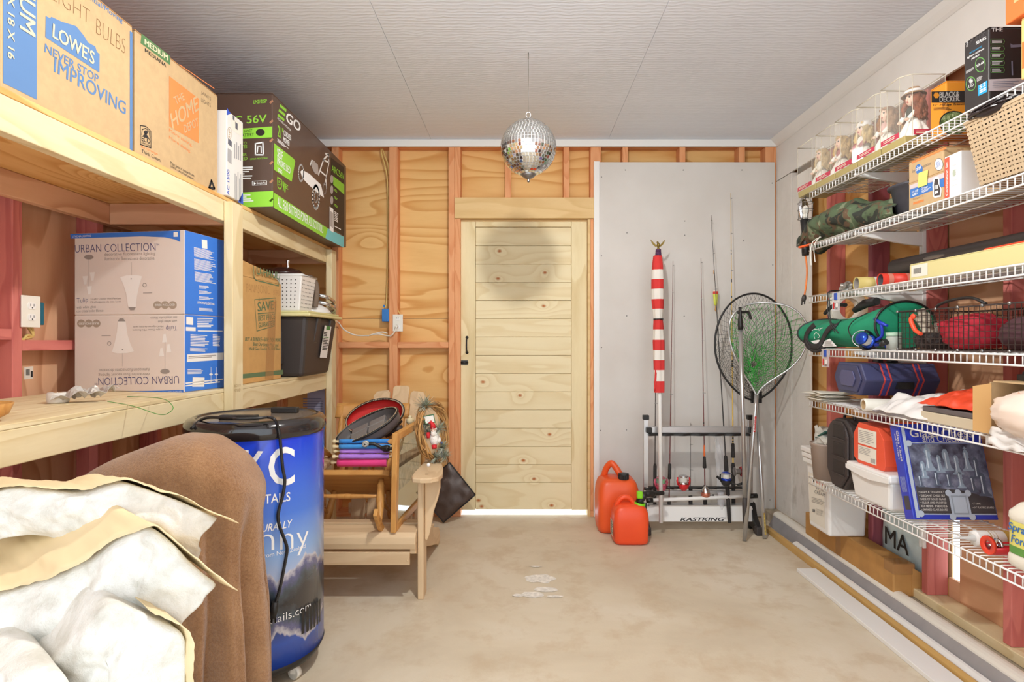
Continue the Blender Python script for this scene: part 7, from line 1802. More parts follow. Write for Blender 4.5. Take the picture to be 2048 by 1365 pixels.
part('barcode_label', mb, [M['paper'], M['ink_k']], t)
mb = MB(); mb.bar((1.53, 1.22, 1.4955), (1.54, 1.86, 1.4955), .05, .014); mb.bar((1.54, 1.86, 1.4955), (1.545, 1.90, 1.4955), .03, .010); solo('orange_paddle', mb, mat('orange_blade', (220, 74, 38), .45), 'orange plastic blade lying on top of the cream carton', 'blade', bevel=.004)
mb = MB(); mb.bar((1.545, 1.905, 1.490), (1.55, 2.09, 1.490), .024, .005); solo('cardboard_strip', mb, M['card'], 'flat cardboard strip lying on the cream carton', 'strip')
mb = MB(); mb.tube([(1.60, 2.20, S3 + .066), (1.66, 2.28, S3 + .10)], .006, 8); mb.tube([V3((1.615, 2.44, S3 + .012)), V3((1.625, 2.16, S3 + .012))], .009, 8); solo('wooden_dowel', mb, M['oaky'], 'orange-brown wooden dowel behind the red tube', 'dowel')
# white plastic hose reel in the far bay
c = V3((1.742, 3.03, 1.372))
t = thing('cord_reel', 'white plastic cord reel hanging in the stud bay beyond the shelf end', 'reel', (c.x, c.y, c.z))
for dy in (-.022, .022):
    mb = MB(); mb.lathe([(.055, dy - .004), (.095, dy - .004), (.098, dy), (.095, dy + .004), (.055, dy + .004), (.055, dy - .004)], c, 40, 'y'); part('reel_flange', mb, M['ivory'], t)
mb = MB(); mb.lathe([(.056, -.02), (.056, .02)], c, 32, 'y'); part('reel_hub', mb, M['ivory'], t)
mb = MB(); mb.bar(c + V3((-.03, -.01, -.085)), c + V3((.05, -.01, -.14)), .014, .02); mb.bar(c + V3((.03, -.01, -.085)), c + V3((.06, -.01, -.13)), .014, .02); part('reel_grip', mb, M['ivory'], t, bevel=.003)
# hooks in blister packs
for (px, py, y, z_, lab) in ((1672, 598, 2.72, S3, 'small plastic hook pack hanging from the shelf that holds the tubes'), (1651, 718, 2.72, S4, 'small plastic hook pack hanging below the green bag')):
    X = 1.4395; p0 = W(px, py, X * F / (px - CX)); y = X * F / (px - CX)
    t = thing('hook_pack', lab, 'hook pack', (X, y, z_ - .09), 'hook packs clipped to the wire shelves')
    mb = MB(); mb.box(X - .0015, X, y - .032, y + .03, z_ - .088, z_ - .006); part('backing_card', mb, FILM, t)
    mb = MB(); mb.box(X - .006, X - .0018, y - .012, y + .008, z_ - .04, z_ - .008); part('blue_clip', mb, mat('clip_blue', (40, 76, 170), .4), t, bevel=.001)
    mb = MB(); mb.rect((X - .0022, y + .022, z_ - .08), (0, -.012, 0), (0, 0, .03)); mb.m = 1; mb.disc((X - .0022, y - .01, z_ - .064), (0, -.010, 0), (0, 0, .012), 14); mb.m = 2; mb.lines((X - .0022, y + .005, z_ - .084), (0, -.03, 0), (0, 0, .010), 2)
    part('pack_print', mb, [M['red'], M['white'], M['ink_k']], t)
# ==== fourth wire shelf =============================================================
GB = mat('green_canvas', (26, 142, 104), .65, var=.12, vs=6, bump=.2, bs=300, bd=.001)
t = thing('green_bag', 'green canvas drum bag with black straps lying on the wire shelf', 'bag', (1.56, 2.6, S4))
yc0, yc1 = 2.93, 2.34
def gb(u, v):
    th = 2 * math.pi * u; y = yc0 + (yc1 - yc0) * v
    rx_ = .125; rz_ = .072 + .026 * v - .012 * math.sin(v * math.pi)
    sag = nz((math.cos(th) * 1.5, v * 4, math.sin(th) * 1.5), 1, .022) * math.sin(min(1, v * 1.2) * math.pi)
    x = 1.585 + (rx_ + sag) * math.cos(th); z = S4 + rz_ + .002 + (rz_ + sag) * math.sin(th)
    return (x, y - .06 * math.cos(th) * (1 - v), max(z, S4 + .001) if y < 2.83 else z - .0)
mb = MB(); mb.grid(gb, 44, 26, cu=True)
for v_, s in ((0, 1), (1, -1)):
    b_ = len(mb.v); c_ = sum((V3(gb(i / 44, v_)) for i in range(44)), V3()) / 44
    mb.add([gb(i / 44, v_) for i in range(44)] + [c_ + V3((0, .012 * s, 0))], [((i + 1) % 44, i, 44) if s > 0 else (i, (i + 1) % 44, 44) for i in range(44)], True)
part('bag_body', mb, GB, t, sub=1)
for v_ in (0, 1):
    mb = MB(); mb.tube([gb(i / 44, v_) for i in range(44)], .005, 6, closed=True); part('piping', mb, M['black'], t)
def strap(pts, w, nm='strap'):
    pts = spline(pts, 6); mb = MB(); n_ = len(pts)
    vs = []
    for i, p in enumerate(pts):
        tt = (pts[min(i + 1, n_ - 1)] - pts[max(i - 1, 0)]).normalized(); sd = tt.cross(V3((-1, -.2, .1))).normalized() * w / 2
        vs += [p - sd, p + sd]
    mb.add(vs, [(2 * i, 2 * i + 1, 2 * i + 3, 2 * i + 2) for i in range(n_ - 1)], True); part(nm, mb, mat('black_webbing', (44, 40, 40), .7) if 'black_webbing' not in bpy.data.materials else bpy.data.materials['black_webbing'], t, solid=.003)
def gpx(px, py, X=1.452): return PX(px, py, X)
K_ = (1580, 560, 6.827)
def kp(x, y, X=1.448): return PX(K_[0] + x / K_[2], K_[1] + y / K_[2], X)
strap([kp(335, 610, 1.47), kp(255, 690, 1.455), kp(215, 780), kp(235, 860), kp(300, 905, 1.438), kp(380, 900, 1.436), kp(440, 830), kp(480, 740), kp(540, 660), kp(620, 610, 1.462), kp(680, 575, 1.49)], .026)
strap([kp(200, 800, 1.45), kp(240, 900, 1.44), kp(330, 960, 1.437), kp(420, 945, 1.44), kp(480, 900, 1.45)], .022)
mb = MB(); mb.tube(spline([V3((1.50, 2.80, S4 + .17)), V3((1.50, 2.72, S4 + .205)), V3((1.50, 2.62, S4 + .20))], 5), .009, 8); mb.tube([V3((1.53, 2.60, S4 + .175)), V3((1.53, 2.52, S4 + .20)), V3((1.53, 2.44, S4 + .205))], [.013, .02, .017], 10); part('carry_handle', mb, bpy.data.materials['black_webbing'], t)
mb = MB(); mb.tube(spline([kp(1060, 450, 1.47), kp(900, 530, 1.455), kp(815, 620, 1.447), kp(800, 700, 1.446), kp(850, 800, 1.447), kp(890, 880, 1.452)], 6), .0022, 6); part('zip_cord', mb, M['black'], t)
mb = MB(); f = Face(mb, (1.4445, 0, 0), (-1, 0, .0), K_); f.line([(305, 690), (345, 670), (380, 680), (400, 665)], .003, 0, 3); f.line([(345, 800), (330, 750), (360, 715), (395, 740), (410, 775), (385, 790)], .003, 0, 3); f.line([(400, 690), (425, 660), (450, 655)], .003, 0, 3); f.poly([(285, 835), (325, 868), (430, 872), (400, 815)], 0); f.poly([(430, 915), (480, 830), (545, 800), (640, 905)], 0); f.lines((470, 905), (600, 905), (490, 830), 5, 1, 4, .3)
part('white_print', mb, [M['ink_w'], M['steel']], t)
def reel2(label, p, s):
    t = thing('fishing_reel', label, 'reel', (p.x, p.y, p.z - .03))
    T = Matrix.Translation(p) @ Matrix.Rotation(R(-70), 4, 'Y') @ Matrix.Rotation(R(20), 4, 'X')
    BLM = mat('blue_metal', (38, 74, 176), .2, .6)
    mb = MB(); mb.T = T; mb.lathe([(.001, .034 * s), (.012 * s, .033 * s), (.022 * s, .028 * s), (.024 * s, .022 * s), (.018 * s, .019 * s)], (0, 0, 0), 24); mb.lathe([(.018 * s, -.006 * s), (.025 * s, -.008 * s), (.026 * s, -.022 * s), (.014 * s, -.03 * s), (.001, -.03 * s)], (0, 0, 0), 24); part('spool', mb, BLM, t)
    mb = MB(); mb.T = T; mb.lathe([(.019 * s, -.006 * s), (.02 * s, .006 * s), (.019 * s, .02 * s)], (0, 0, 0), 24); part('fishing_line', mb, RLINE, t)
    mb = MB(); mb.T = T; mb.lathe([(.027 * s, -.016 * s), (.028 * s, -.026 * s), (.018 * s, -.045 * s), (.001, -.05 * s)], (0, 0, 0), 24)
    for k_ in (-1, 1): mb.tube([(k_ * .027 * s, 0, -.024 * s), (k_ * .032 * s, 0, 0), (k_ * .029 * s, 0, .02 * s)], .0045 * s, 8)
    part('rotor', mb, M['black'], t)
    mb = MB(); mb.T = T; mb.tube([(.03 * s * math.cos(a), .03 * s * math.sin(a), .02 * s + .012 * s * math.sin(a)) for a in [k_ * math.pi / 10 for k_ in range(11)]], .0016 * s, 6); part('bail_wire', mb, M['chrome'], t)
    mb = MB(); mb.tube(spline([p + V3((.03, -.02, .0)), p + V3((.035, -.05, .02)), p + V3((.03, -.055, .055)), p + V3((.03, -.05, .07))], 4), .006, 8); mb.tube([p + V3((.03, -.01, .088)), p + V3((.03, -.05, .070)), p + V3((.03, -.09, .058))], [.006, .008, .005], 8); mb.tube([p + V3((.02, -.03, -.02)), p + V3((.03, -.075, -.012)), p + V3((.03, -.09, -.03))], .007, 8); part('reel_foot', mb, mat('blue_plastic', (38, 60, 180), .35), t)
    mb = MB(); mb.tube([p + V3((.02, -.04, -.01)), p + V3((0, -.11, -.008))], .003, 6); mb.tube([p + V3((-.005, -.105, -.02)), p + V3((.0, -.13, -.005))], [.009, .013], 10); part('crank', mb, M['black'], t)
reel2('blue and black spinning reel lying in front of the green bag', PX(1732, 682, 1.437) + V3((0, 0, .003)), 1.15)
mb = MB(); mb.lathe([(.001, S4 + .001), (.026, S4 + .001), (.027, S4 + .05), (.024, S4 + .054), (.001, S4 + .054)], (1.475, 2.245, 0), 24); t = thing('small_jar', 'small jar with pale green lid beside the wire mesh crate', 'jar', (1.475, 2.245, S4)); part('jar_body', mb, mat('cloudy_jar', (196, 200, 190), .2, alpha=.7), t)
mb = MB(); mb.lathe([(.027, S4 + .0545), (.028, S4 + .068), (.001, S4 + .069)], (1.475, 2.245, 0), 24); part('jar_lid', mb, mat('pale_green', (168, 196, 172), .5), t)
t = thing('cement_glove', 'pale canvas work glove standing behind the small jar', 'glove', (1.62, 2.25, S4))
mb = MB()
mb.tube(spline([(1.62, 2.24, S4 + .002), (1.618, 2.245, S4 + .05), (1.612, 2.26, S4 + .10)], 4), [.034] * 5 + [.030] * 3 + [.026], 14, sq=.6)
for a, L in ((-.022, .055), (-.007, .075), (.008, .07), (.022, .05)): mb.tube(spline([(1.612 + a * .3, 2.26 + a, S4 + .09), (1.605, 2.265 + a * 1.4, S4 + .09 + L * .6), (1.598, 2.27 + a * 1.6, S4 + .09 + L)], 3), [.010, .010, .010, .0095, .009, .008, .006], 10)
mb.tube(spline([(1.615, 2.225, S4 + .05), (1.61, 2.20, S4 + .08), (1.605, 2.195, S4 + .105)], 3), [.012, .011, .011, .010, .009, .008, .006], 10)
part('glove_body', mb, mat('canvas_glove', (206, 194, 176), .9, bump=.3, bs=200), t)
# wire mesh crate
t = thing('wire_crate', 'black wire mesh crate holding red and dark gear on the wire shelf', 'crate', (1.59, 1.75, S4))
x0, x1, y0, y1, z0, z1 = 1.452, 1.725, 1.26, 2.185, S4 + .003, 1.312
GW = mat('dark_mesh_wire', (70, 58, 54), .5, .4)
mb = MB(); g_ = .0215; r_ = .0013
ny = int((y1 - y0) / g_); nz_ = 7; nx = int((x1 - x0) / g_)
for X in (x0, x1):
    for i in range(ny + 1): y = y1 - (y1 - y0) * i / ny; mb.tube([(X, y, z0), (X, y, z1)], r_, 4, cap=False)
    for j in range(nz_ + 1): z = z0 + (z1 - z0) * j / nz_; mb.tube([(X, y0, z), (X, y1, z)], r_, 4, cap=False)
for Y in (y0, y1):
    for i in range(nx + 1): x = x0 + (x1 - x0) * i / nx; mb.tube([(x, Y, z0), (x, Y, z1)], r_, 4, cap=False)
    for j in range(nz_ + 1): z = z0 + (z1 - z0) * j / nz_; mb.tube([(x0, Y, z), (x1, Y, z)], r_, 4, cap=False)
for i in range(ny + 1): y = y1 - (y1 - y0) * i / ny; mb.tube([(x0, y, z0), (x1, y, z0)], r_, 4, cap=False)
for i in range(nx + 1): x = x0 + (x1 - x0) * i / nx; mb.tube([(x, y0, z0), (x, y1, z0)], r_, 4, cap=False)
part('wire_mesh', mb, GW, t, kind='stuff')
mb = MB()
for z in (z0, z1): mb.tube([(x0, y0, z), (x1, y0, z), (x1, y1, z), (x0, y1, z)], .0028, 6, closed=True)
part('frame_wire', mb, GW, t)
mb = MB()
for i in range(0, 10):
    y = y1 - .0 - i * .1
    for z in (z0, z1): mb.ell((x0 - .003, y, z), (.004, .006, .006), 8, 6)
part('clip', mb, M['steel'], t, kind='stuff')
mb = MB(); mb.tube(spline([(1.46, 2.0, z1 + .0), (1.46, 1.98, z1 + .015), (1.465, 1.92, z1 + .028), (1.47, 1.85, z1 + .028), (1.475, 1.80, z1 + .005)], 6), .005, 8); part('rope_handle', mb, M['black'], t)
def lump(nm, label, c, s, m, cat, seed):
    mb = MB()
    def fn(u, v):
        th = 2 * math.pi * u; ph = math.pi * v; d = V3((math.sin(ph) * math.cos(th), math.sin(ph) * math.sin(th), -math.cos(ph)))
        k_ = 1 + .18 * noise.noise(d * 1.7 + V3((seed, 0, 0))) + .07 * noise.noise(d * 5 + V3((0, seed, 0)))
        e = [(abs(q) ** .7) * (1 if q > 0 else -1) for q in d]
        return (c[0] + e[0] * s[0] * k_, c[1] + e[1] * s[1] * k_, max(c[2] + e[2] * s[2] * k_, c[2] - s[2]))
    mb.grid(fn, 32, 20, cu=True); return solo(nm, mb, m, label, cat)
lump('folded_vest', 'crimson folded vest inside the wire mesh crate', (1.58, 1.98, S4 + .067), (.09, .085, .06), mat('crimson_cloth', (176, 34, 52), .8), 'vest', 3)
lump('dark_pouch', 'dark maroon pouch beside the crimson vest inside the wire crate', (1.60, 1.72, S4 + .06), (.09, .12, .053), mat('dark_maroon', (74, 44, 50), .8), 'pouch', 8)
lump('grey_pouch', 'grey cloth pouch at the near end inside the wire mesh crate', (1.60, 1.44, S4 + .06), (.09, .11, .053), mat('charcoal_cloth', (88, 84, 86), .8), 'pouch', 15)
lump('rope_coil', 'dark coiled line heaped at the far end inside the wire mesh crate', (1.55, 2.12, S4 + .035), (.07, .05, .029), mat('dark_line', (56, 50, 48), .8, bump=1, bs=90, bd=.01), 'rope', 21)
mb = MB(); mb.tube(spline([PX(1825, 632, 1.447), PX(1822, 640, 1.445), PX(1826, 652, 1.446), PX(1832, 662, 1.447), PX(1842, 668, 1.445)], 5), [.006] * 3 + [.008] * 12 + [.007] * 6, 8); mb.ell(PX(1826, 633, 1.446), (.006, .012, .011), 12, 8); solo('orange_hook', mb, mat('coral_hook', (226, 80, 48), .45), 'orange hook clipped on the outside of the wire mesh crate', 'hook')
# ==== fifth wire shelf ==============================================================
rr = random.Random(12)
for i in range(7):
    z = S5 + .0008 + i * .0062 + (.02 if i > 4 else 0) * 0; a = rr.uniform(-.25, .25); c = V3((1.50 + rr.uniform(-.012, .012), 2.755 + rr.uniform(-.02, .02), z)); T = rotz(c, a)
    mb = MB(); mb.T = T
    def fn(u, v, i=i, c=c): return (c.x + (u - .5) * .15, c.y + (v - .5) * .18, c.z + .0012 + .0010 * math.sin(u * 7 + i) + .0012 * math.sin(v * 5 + 2 * i))
    mb.grid(fn, 10, 8); o = solo('paper_sheet', mb, M['paper'], ['top sheet of the loose paper stack', 'second sheet from the top of the loose paper stack', 'third sheet from the top of the loose paper stack', 'middle sheet of the loose paper stack', 'third sheet from the bottom of the loose paper stack', 'second sheet from the bottom of the loose paper stack', 'bottom sheet of the loose paper stack on the wire shelf'][6 - i], 'paper', 'loose papers at the shelf end', solid=.0012)
t = thing('tool_box', 'navy hexagonal tool case with red double stripes on the wire shelf', 'tool case', (1.60, 2.46, S5))
NV = mat('navy_plastic', (62, 64, 98), .4); 
cy_, cz_ = 2.475, S5 + .125
hexp = [(cy_ + .155, cz_), (cy_ + .11, cz_ + .068), (cy_ - .09, cz_ + .068), (cy_ - .135, cz_), (cy_ - .09, cz_ - .068), (cy_ + .11, cz_ - .068)][::-1]
T = rotz((1.58, 2.46, 0), -.10)
mb = MB(); mb.T = T; mb.prism(hexp, 'x', 1.44, 1.735); part('case_shell', mb, NV, t, bevel=.006)
sc = lambda k_: [(cy_ + (a - cy_) * k_, cz_ + (b - cz_) * k_) for a, b in hexp]
mb = MB(); mb.T = T; mb.prism(sc(.82), 'x', 1.434, 1.4405); part('end_panel', mb, NV, t, bevel=.003)
mb = MB(); mb.T = T; mb.prism(sc(.5), 'x', 1.429, 1.4345); part('end_boss', mb, mat('navy_light', (84, 84, 120), .45), t, bevel=.004)
STR = mat('stripe_red', (206, 76, 72), .5)
for x in (1.515, 1.540, 1.645, 1.665):
    mb = MB(); mb.T = T; mb.prism(sc(1.012), 'x', x, x + .006); part('red_stripe', mb, STR, t)
mb = MB(); mb.T = T; mb.prism(sc(1.006), 'x', 1.522, 1.539); mb.prism(sc(1.006), 'x', 1.652, 1.664); part('blue_band', mb, mat('band_blue', (70, 70, 132), .45), t)
mb = MB(); mb.T = T; mb.box(1.568, 1.63, cy_ - .137, cy_ - .1, cz_ - .036, cz_ - .008); part('dark_window', mb, M['black'], t)
for a, b, h in ((1.545, 1.57, .088), (1.60, 1.63, .078)):
    mb = MB(); mb.T = T; mb.box(a, b, cy_ - .02, cy_ + .02, cz_ + .068, cz_ + h); part('latch', mb, M['black'], t, bevel=.003)
t = thing('paper_roll', 'white paper roll lying in front of the navy tool case', 'roll', (1.53, 2.29, S5))
c = V3((1.53, 2.31, S5 + .026)); T = rotz(c, -.16)
mb = MB(); mb.T = T; mb.lathe([(.019, 1.405), (.025, 1.403), (.026, 1.41), (.0255, 1.72), (.001, 1.72)], (0, c.y, c.z), 28, 'x'); part('paper', mb, mat('printed_white', (230, 226, 214), .6, var=.06, vs=14), t)
mb = MB(); mb.T = T; mb.lathe([(.019, 1.404), (.018, 1.50), (.001, 1.50)], (0, c.y, c.z), 24, 'x'); part('core', mb, M['card'], t)
def crumple(nm, label, corners, zb, amp, m, cat, seed, nu=34, nv=22, hump=.04, sub=1, hf=9):
    """crumpled sheet over the quad of corners (x,y) with folds"""
    A, B, C_, D = [V3((p[0], p[1], 0)) for p in corners]
    def fn(u, v):
        p = A.lerp(B, u).lerp(D.lerp(C_, u), v)
        e = min(u, 1 - u, v, 1 - v); k_ = min(1, e * 6)
        rid = abs(noise.noise(V3((u * hf * .5 + seed, v * hf * .5, seed)))) * 1.4 + .5 * abs(noise.noise(V3((u * hf * 1.3, v * hf * 1.3 + seed, 2))))
        h = hump * (math.sin(math.pi * min(1, max(0, u))) * math.sin(math.pi * v)) ** .6 + amp * rid * (.25 + .75 * k_)
        return (p.x + nz((u * 6, v * 6, seed), 1, .016), p.y + nz((u * 6, v * 6, seed + 4), 1, .016), zb + .003 + h)
    mb = MB(); mb.grid(fn, nu, nv); return solo(nm, mb, m, label, cat, solid=.0016, sub=sub)
BAGW = mat('white_plastic_film', (232, 228, 224), .35, coat=.2); BAGO = mat('orange_plastic_film', (226, 76, 44), .4)
crumple('plastic_bag', 'crumpled white plastic bag spread between tool case and dark device', [(1.432, 2.36), (1.432, 2.03), (1.72, 1.86), (1.72, 2.26)], S5, .05, BAGW, 'plastic bag', 3.3, hump=.062)
crumple('grey_cloth', 'folded grey cloth under the crumpled white plastic bag', [(1.425, 2.42), (1.425, 2.28), (1.56, 2.20), (1.56, 2.36)], S5, .012, mat('grey_cloth', (168, 156, 158), .9), 'cloth', 6.1, 16, 12, .008)
t = thing('video_recorder', 'flat dark video recorder with beige front edge on the wire shelf', 'recorder', (1.59, 1.90, S5))
mb = MB(); mb.box(1.447, 1.73, 1.735, 2.055, S5 + .0005, S5 + .036); part('beige_base', mb, mat('beige_plastic', (204, 190, 164), .5), t, bevel=.003)
mb = MB(); mb.box(1.45, 1.73, 1.738, 2.052, S5 + .0365, S5 + .055); part('dark_cover', mb, mat('slate_plastic', (96, 88, 88), .5), t, bevel=.004)
mb = MB()
for i in range(34): mb.rect((1.458, 2.04 - i * .0088, S5 + .0554), (.03, 0, 0), (0, -.0045, 0))
part('vent_slots', mb, M['black'], t)
mb = MB(); mb.text('VCR', V3((1.53, 1.93, S5 + .0556)), V3((0, -.06, 0)), V3((.03, 0, 0))); part('embossed_mark', mb, mat('embossed_grey', (116, 108, 108), .5), t)
crumple('orange_bag', 'crumpled orange plastic bag lying on the dark video recorder', [(1.445, 2.075), (1.455, 1.84), (1.67, 1.78), (1.70, 1.98)], S5 + .056, .026, BAGO, 'plastic bag', 9.7, hump=.052)
KB = mat('carton_lining', (196, 152, 96), .8)
t = thing('open_box', 'open cardboard box with a stuffed plastic bag at the near end of the wire shelf', 'box', (1.58, 1.55, S5))
for nm, (a, b, c_, d) in {'near_wall': (1.43, 1.735, 1.355, 1.36), 'far_wall': (1.43, 1.735, 1.728, 1.733), 'back_wall': (1.73, 1.735, 1.36, 1.728)}.items():
    mb = MB(); mb.box(a, b, c_, d, S5 + .001, 1.075); part(nm, mb, M['card'], t)
mb = MB(); mb.box(1.43, 1.735, 1.355, 1.733, S5 + .0005, S5 + .004); part('bottom', mb, KB, t)
mb = MB(); mb.bar((1.43, 1.54, 1.078), (1.735, 1.54, 1.078), .36, .004); part('top_panel', mb, M['card'], t)
mb = MB(); mb.add([(1.432, 1.728, S5 + .004), (1.405, 1.765, S5 + .01), (1.405, 1.765, 1.06), (1.432, 1.728, 1.072)], [(0, 1, 2, 3)], False); part('side_flap', mb, KB, t, solid=.004)
def pf(u, v):
    th = 2 * math.pi * u; ph = math.pi * v; d = V3((math.sin(ph) * math.cos(th), math.sin(ph) * math.sin(th), -math.cos(ph)))
    k_ = 1 + .10 * abs(noise.noise(d * 3)) + .06 * noise.noise(d * 8)
    return (1.455 + d.x * .10 * k_, 1.575 + d.y * .135 * k_, S5 + .08 + d.z * .07 * k_)
mb = MB(); mb.grid(pf, 40, 26, cu=True); 
k = NT('translucent_bag'); k.b.inputs['Base Color'].default_value = lin((240, 220, 204)); k.b.inputs['Roughness'].default_value = .3; k.b.inputs['Subsurface Weight'].default_value = .0
t = thing('stuffed_bag', 'pale plastic bag stuffed full inside the open cardboard box', 'plastic bag', (1.50, 1.545, S5 + .005)); part('bag_body', mb, k.m, t)
mb = MB(); mb.grid(lambda u, v: (1.415 - .012 * v + nz((u * 7, v * 5, 1), 1, .014), 1.71 - .32 * u, S5 + .03 - .055 * v + nz((u * 9, v * 4, 5), 1, .012)), 26, 8); part('bag_skirt', mb, BAGW, t, solid=.001)
mb = MB(); f = Face(mb, (1.406, 0, 0), (-1, 0, 0)); f.ell((2040, 810), 12, 18, 0, 2, w=.0015); f.line([(2030, 800), (2038, 785), (2048, 792)], .0012, 0, 2); part('faint_logo', mb, mat('logo_peach', (226, 160, 124), .6), t)
mb = MB(); mb.box(1.50, 1.72, 1.40, 1.72, 1.0805, 1.10); mb.tube([(1.51, 1.705, 1.102), (1.60, 1.71, 1.104)], .008, 8); solo('flat_gadget', mb, M['black'], 'flat black gadget lying on top of the open cardboard box', 'gadget', bevel=.008)
# ==== lowest wire shelf =============================================================
t = thing('tool_case', 'black moulded plastic tool case standing on the lowest wire shelf', 'tool case', (1.50, 2.59, S6))
BKC = mat('moulded_black', (58, 50, 48), .5)
ya, yb_ = 2.49, 2.685
zb, zt = S6 + .001, .848
oc = [(ya, zb + .07), (ya + .05, zb + .012), (ya + .07, zb), (yb_ - .05, zb + .0), (yb_, zb + .075), (yb_, zt - .06), (yb_ - .03, zt - .018), (yb_ - .07, zt), (ya + .06, zt), (ya + .02, zt - .03), (ya, zt - .07)]
mb = MB(); mb.prism(oc, 'x', 1.452, 1.56); part('case_shell', mb, BKC, t, bevel=.010)
cyc, czc = (ya + yb_) / 2, (zb + zt) / 2
mb = MB(); mb.prism([(cyc + (a - cyc) * .86, czc + (b - czc) * .93) for a, b in oc], 'x', 1.440, 1.4525); part('lid_face', mb, BKC, t, bevel=.006)
for k_ in range(3):
    z = S6 + .075 + k_ * .08; mb = MB(); mb.box(1.4375, 1.4405, ya + .035, ya + .125, z, z + .058); part('recess_panel', mb, mat('recess_black', (44, 38, 36), .55) if k_ == 0 else bpy.data.materials['recess_black'], t, bevel=.004)
    mb = MB(); mb.box(1.434, 1.4402, ya + .03, ya + .13, z - .006, z - .001); part('rib', mb, BKC, t, bevel=.001)
mb = MB(); mb.tube(spline([(1.50, ya + .06, zt - .005), (1.50, ya + .07, zt + .014), (1.50, ya + .13, zt + .014), (1.50, ya + .14, zt - .005)], 4), .006, 8); part('carry_handle', mb, M['black'], t)
t = thing('storage_bin', 'white plastic bin with overhanging lid under the orange carton', 'bin', (1.57, 2.34, S6))
mb = MB(); bq = [(1.452, 2.235), (1.70, 2.235), (1.70, 2.47), (1.452, 2.47)]; tq = [(1.437, 2.21), (1.715, 2.21), (1.715, 2.484), (1.437, 2.484)]
mb.add([(x, y, S6 + .001) for x, y in bq] + [(x, y, .645) for x, y in tq], [(0, 3, 2, 1), (4, 5, 6, 7), (0, 1, 5, 4), (1, 2, 6, 5), (2, 3, 7, 6), (3, 0, 4, 7)], False); part('tub', mb, M['wplastic'], t, bevel=.012)
mb = MB(); mb.box(1.428, 1.724, 2.20, 2.493, .6455, .678); part('lid', mb, M['wplastic'], t, bevel=.008)
mb = MB(); mb.prism([(2.493, .646), (2.36, .632), (2.32, .632), (2.20, .646), (2.20, .664), (2.493, .664)], 'x', 1.4255, 1.4285); part('lid_apron', mb, M['wplastic'], t, bevel=.001)
OR2 = mat('red_orange_carton', (226, 86, 56), .5)
t = thing('boot_carton', 'orange-red carton with cut corners and white spec labels on the white bin', 'box', (1.56, 2.37, .6785))
op = [(2.27, .6785), (2.445, .6785), (2.475, .700), (2.478, .80), (2.44, .852), (2.31, .846), (2.272, .80), (2.262, .70)]
mb = MB(); mb.prism(op, 'x', 1.452, 1.70); part('carton_body', mb, OR2, t, bevel=.002)
mb = MB(); mb.rect((1.4514, 2.442, .763), (0, -.125, 0), (0, 0, .066)); mb.rect((1.4514, 2.442, .692), (0, -.125, 0), (0, 0, .064)); mb.m = 1; mb.lines((1.4508, 2.435, .77), (0, -.105, 0), (0, 0, .052), 7, .3); mb.lines((1.4508, 2.435, .72), (0, -.09, 0), (0, 0, .032), 5, .3)
for i in range(8): mb.rect((1.4508, 2.355 - i * .004, .697), (0, -.002, 0), (0, 0, .018))
part('spec_label', mb, [M['paper'], mat('fine_print', (150, 146, 142), .7)], t)
t = carton('red_box', 'small red box squeezed between the orange-red carton and the chess game', 1.50, 1.62, 2.238, 2.260, .6785, .80, M['red'], M['red'], bevel=.002)
# leaning chess game
CHB = mat('chess_blue', (46, 62, 176), .4, coat=.2); 
t = thing('chess_game', 'blue board game box with chess pieces on its cover, leaning on the lowest shelf', 'game', (1.64, 2.15, S6))
nF = V3((-.02, -1, .28)).normalized(); p0 = V3((1.45, 2.095, S6 + .002))
uX = V3((0, 0, 1)).cross(-nF).normalized()
if uX.x < 0: uX = -uX
vZ = uX.cross(-nF).normalized()
if vZ.z < 0: vZ = -vZ
Wd, Hd, Dd = .308, .352, .05
def cp(u, v, d): return p0 + uX * u + vZ * v - nF * d
p0 = p0 - vZ * 0
zmin = min(cp(u, v, d).z for u in (0, Wd) for v in (0, Hd) for d in (0, Dd)); p0.z += S6 + .001 - zmin
mb = MB(); mb.add([cp(0, 0, 0), cp(Wd, 0, 0), cp(Wd, Hd, 0), cp(0, Hd, 0), cp(0, 0, Dd), cp(Wd, 0, Dd), cp(Wd, Hd, Dd), cp(0, Hd, Dd)], [(0, 1, 2, 3), (5, 4, 7, 6), (3, 2, 6, 7), (0, 4, 5, 1), (1, 5, 6, 2), (4, 0, 3, 7)], False); part('box_body', mb, CHB, t, bevel=.003)
mb = MB()
def cf(u, v, lv=1): return cp(u * Wd, v * Hd, -.0006 * lv)
def cq(u0, v0, u1, v1, m, lv=1): mb.m = m; mb.poly([cf(u0, v0, lv), cf(u1, v0, lv), cf(u1, v1, lv), cf(u0, v1, lv)])
def ct(s_, u0, v0, u1, v1, m, lv=2, bold=0, shear=0): mb.m = m; o = cf(u0, v0, lv); mb.text(s_, o, cf(u1, v0, lv) - o, cf(u0, v1, lv) - o, bold, shear)
cq(.035, .02, .075, .985, 3); cq(.075, .05, .985, .075, 3); cq(.10, .79, .97, .80, 3)
cq(.085, .06, .99, .785, 2)
mb.m = 4; mb.poly([cf(.09, .065, 2), cf(.62, .065, 2), cf(.62, .30, 2), cf(.09, .34, 2)]); mb.poly([cf(.62, .065, 2), cf(.985, .065, 2), cf(.985, .22, 2), cf(.62, .30, 2)])
ct('Glass Chess', .13, .855, .90, .945, 5, 2, .02); ct('and Checkers', .27, .805, .84, .88, 5, 3, .01)
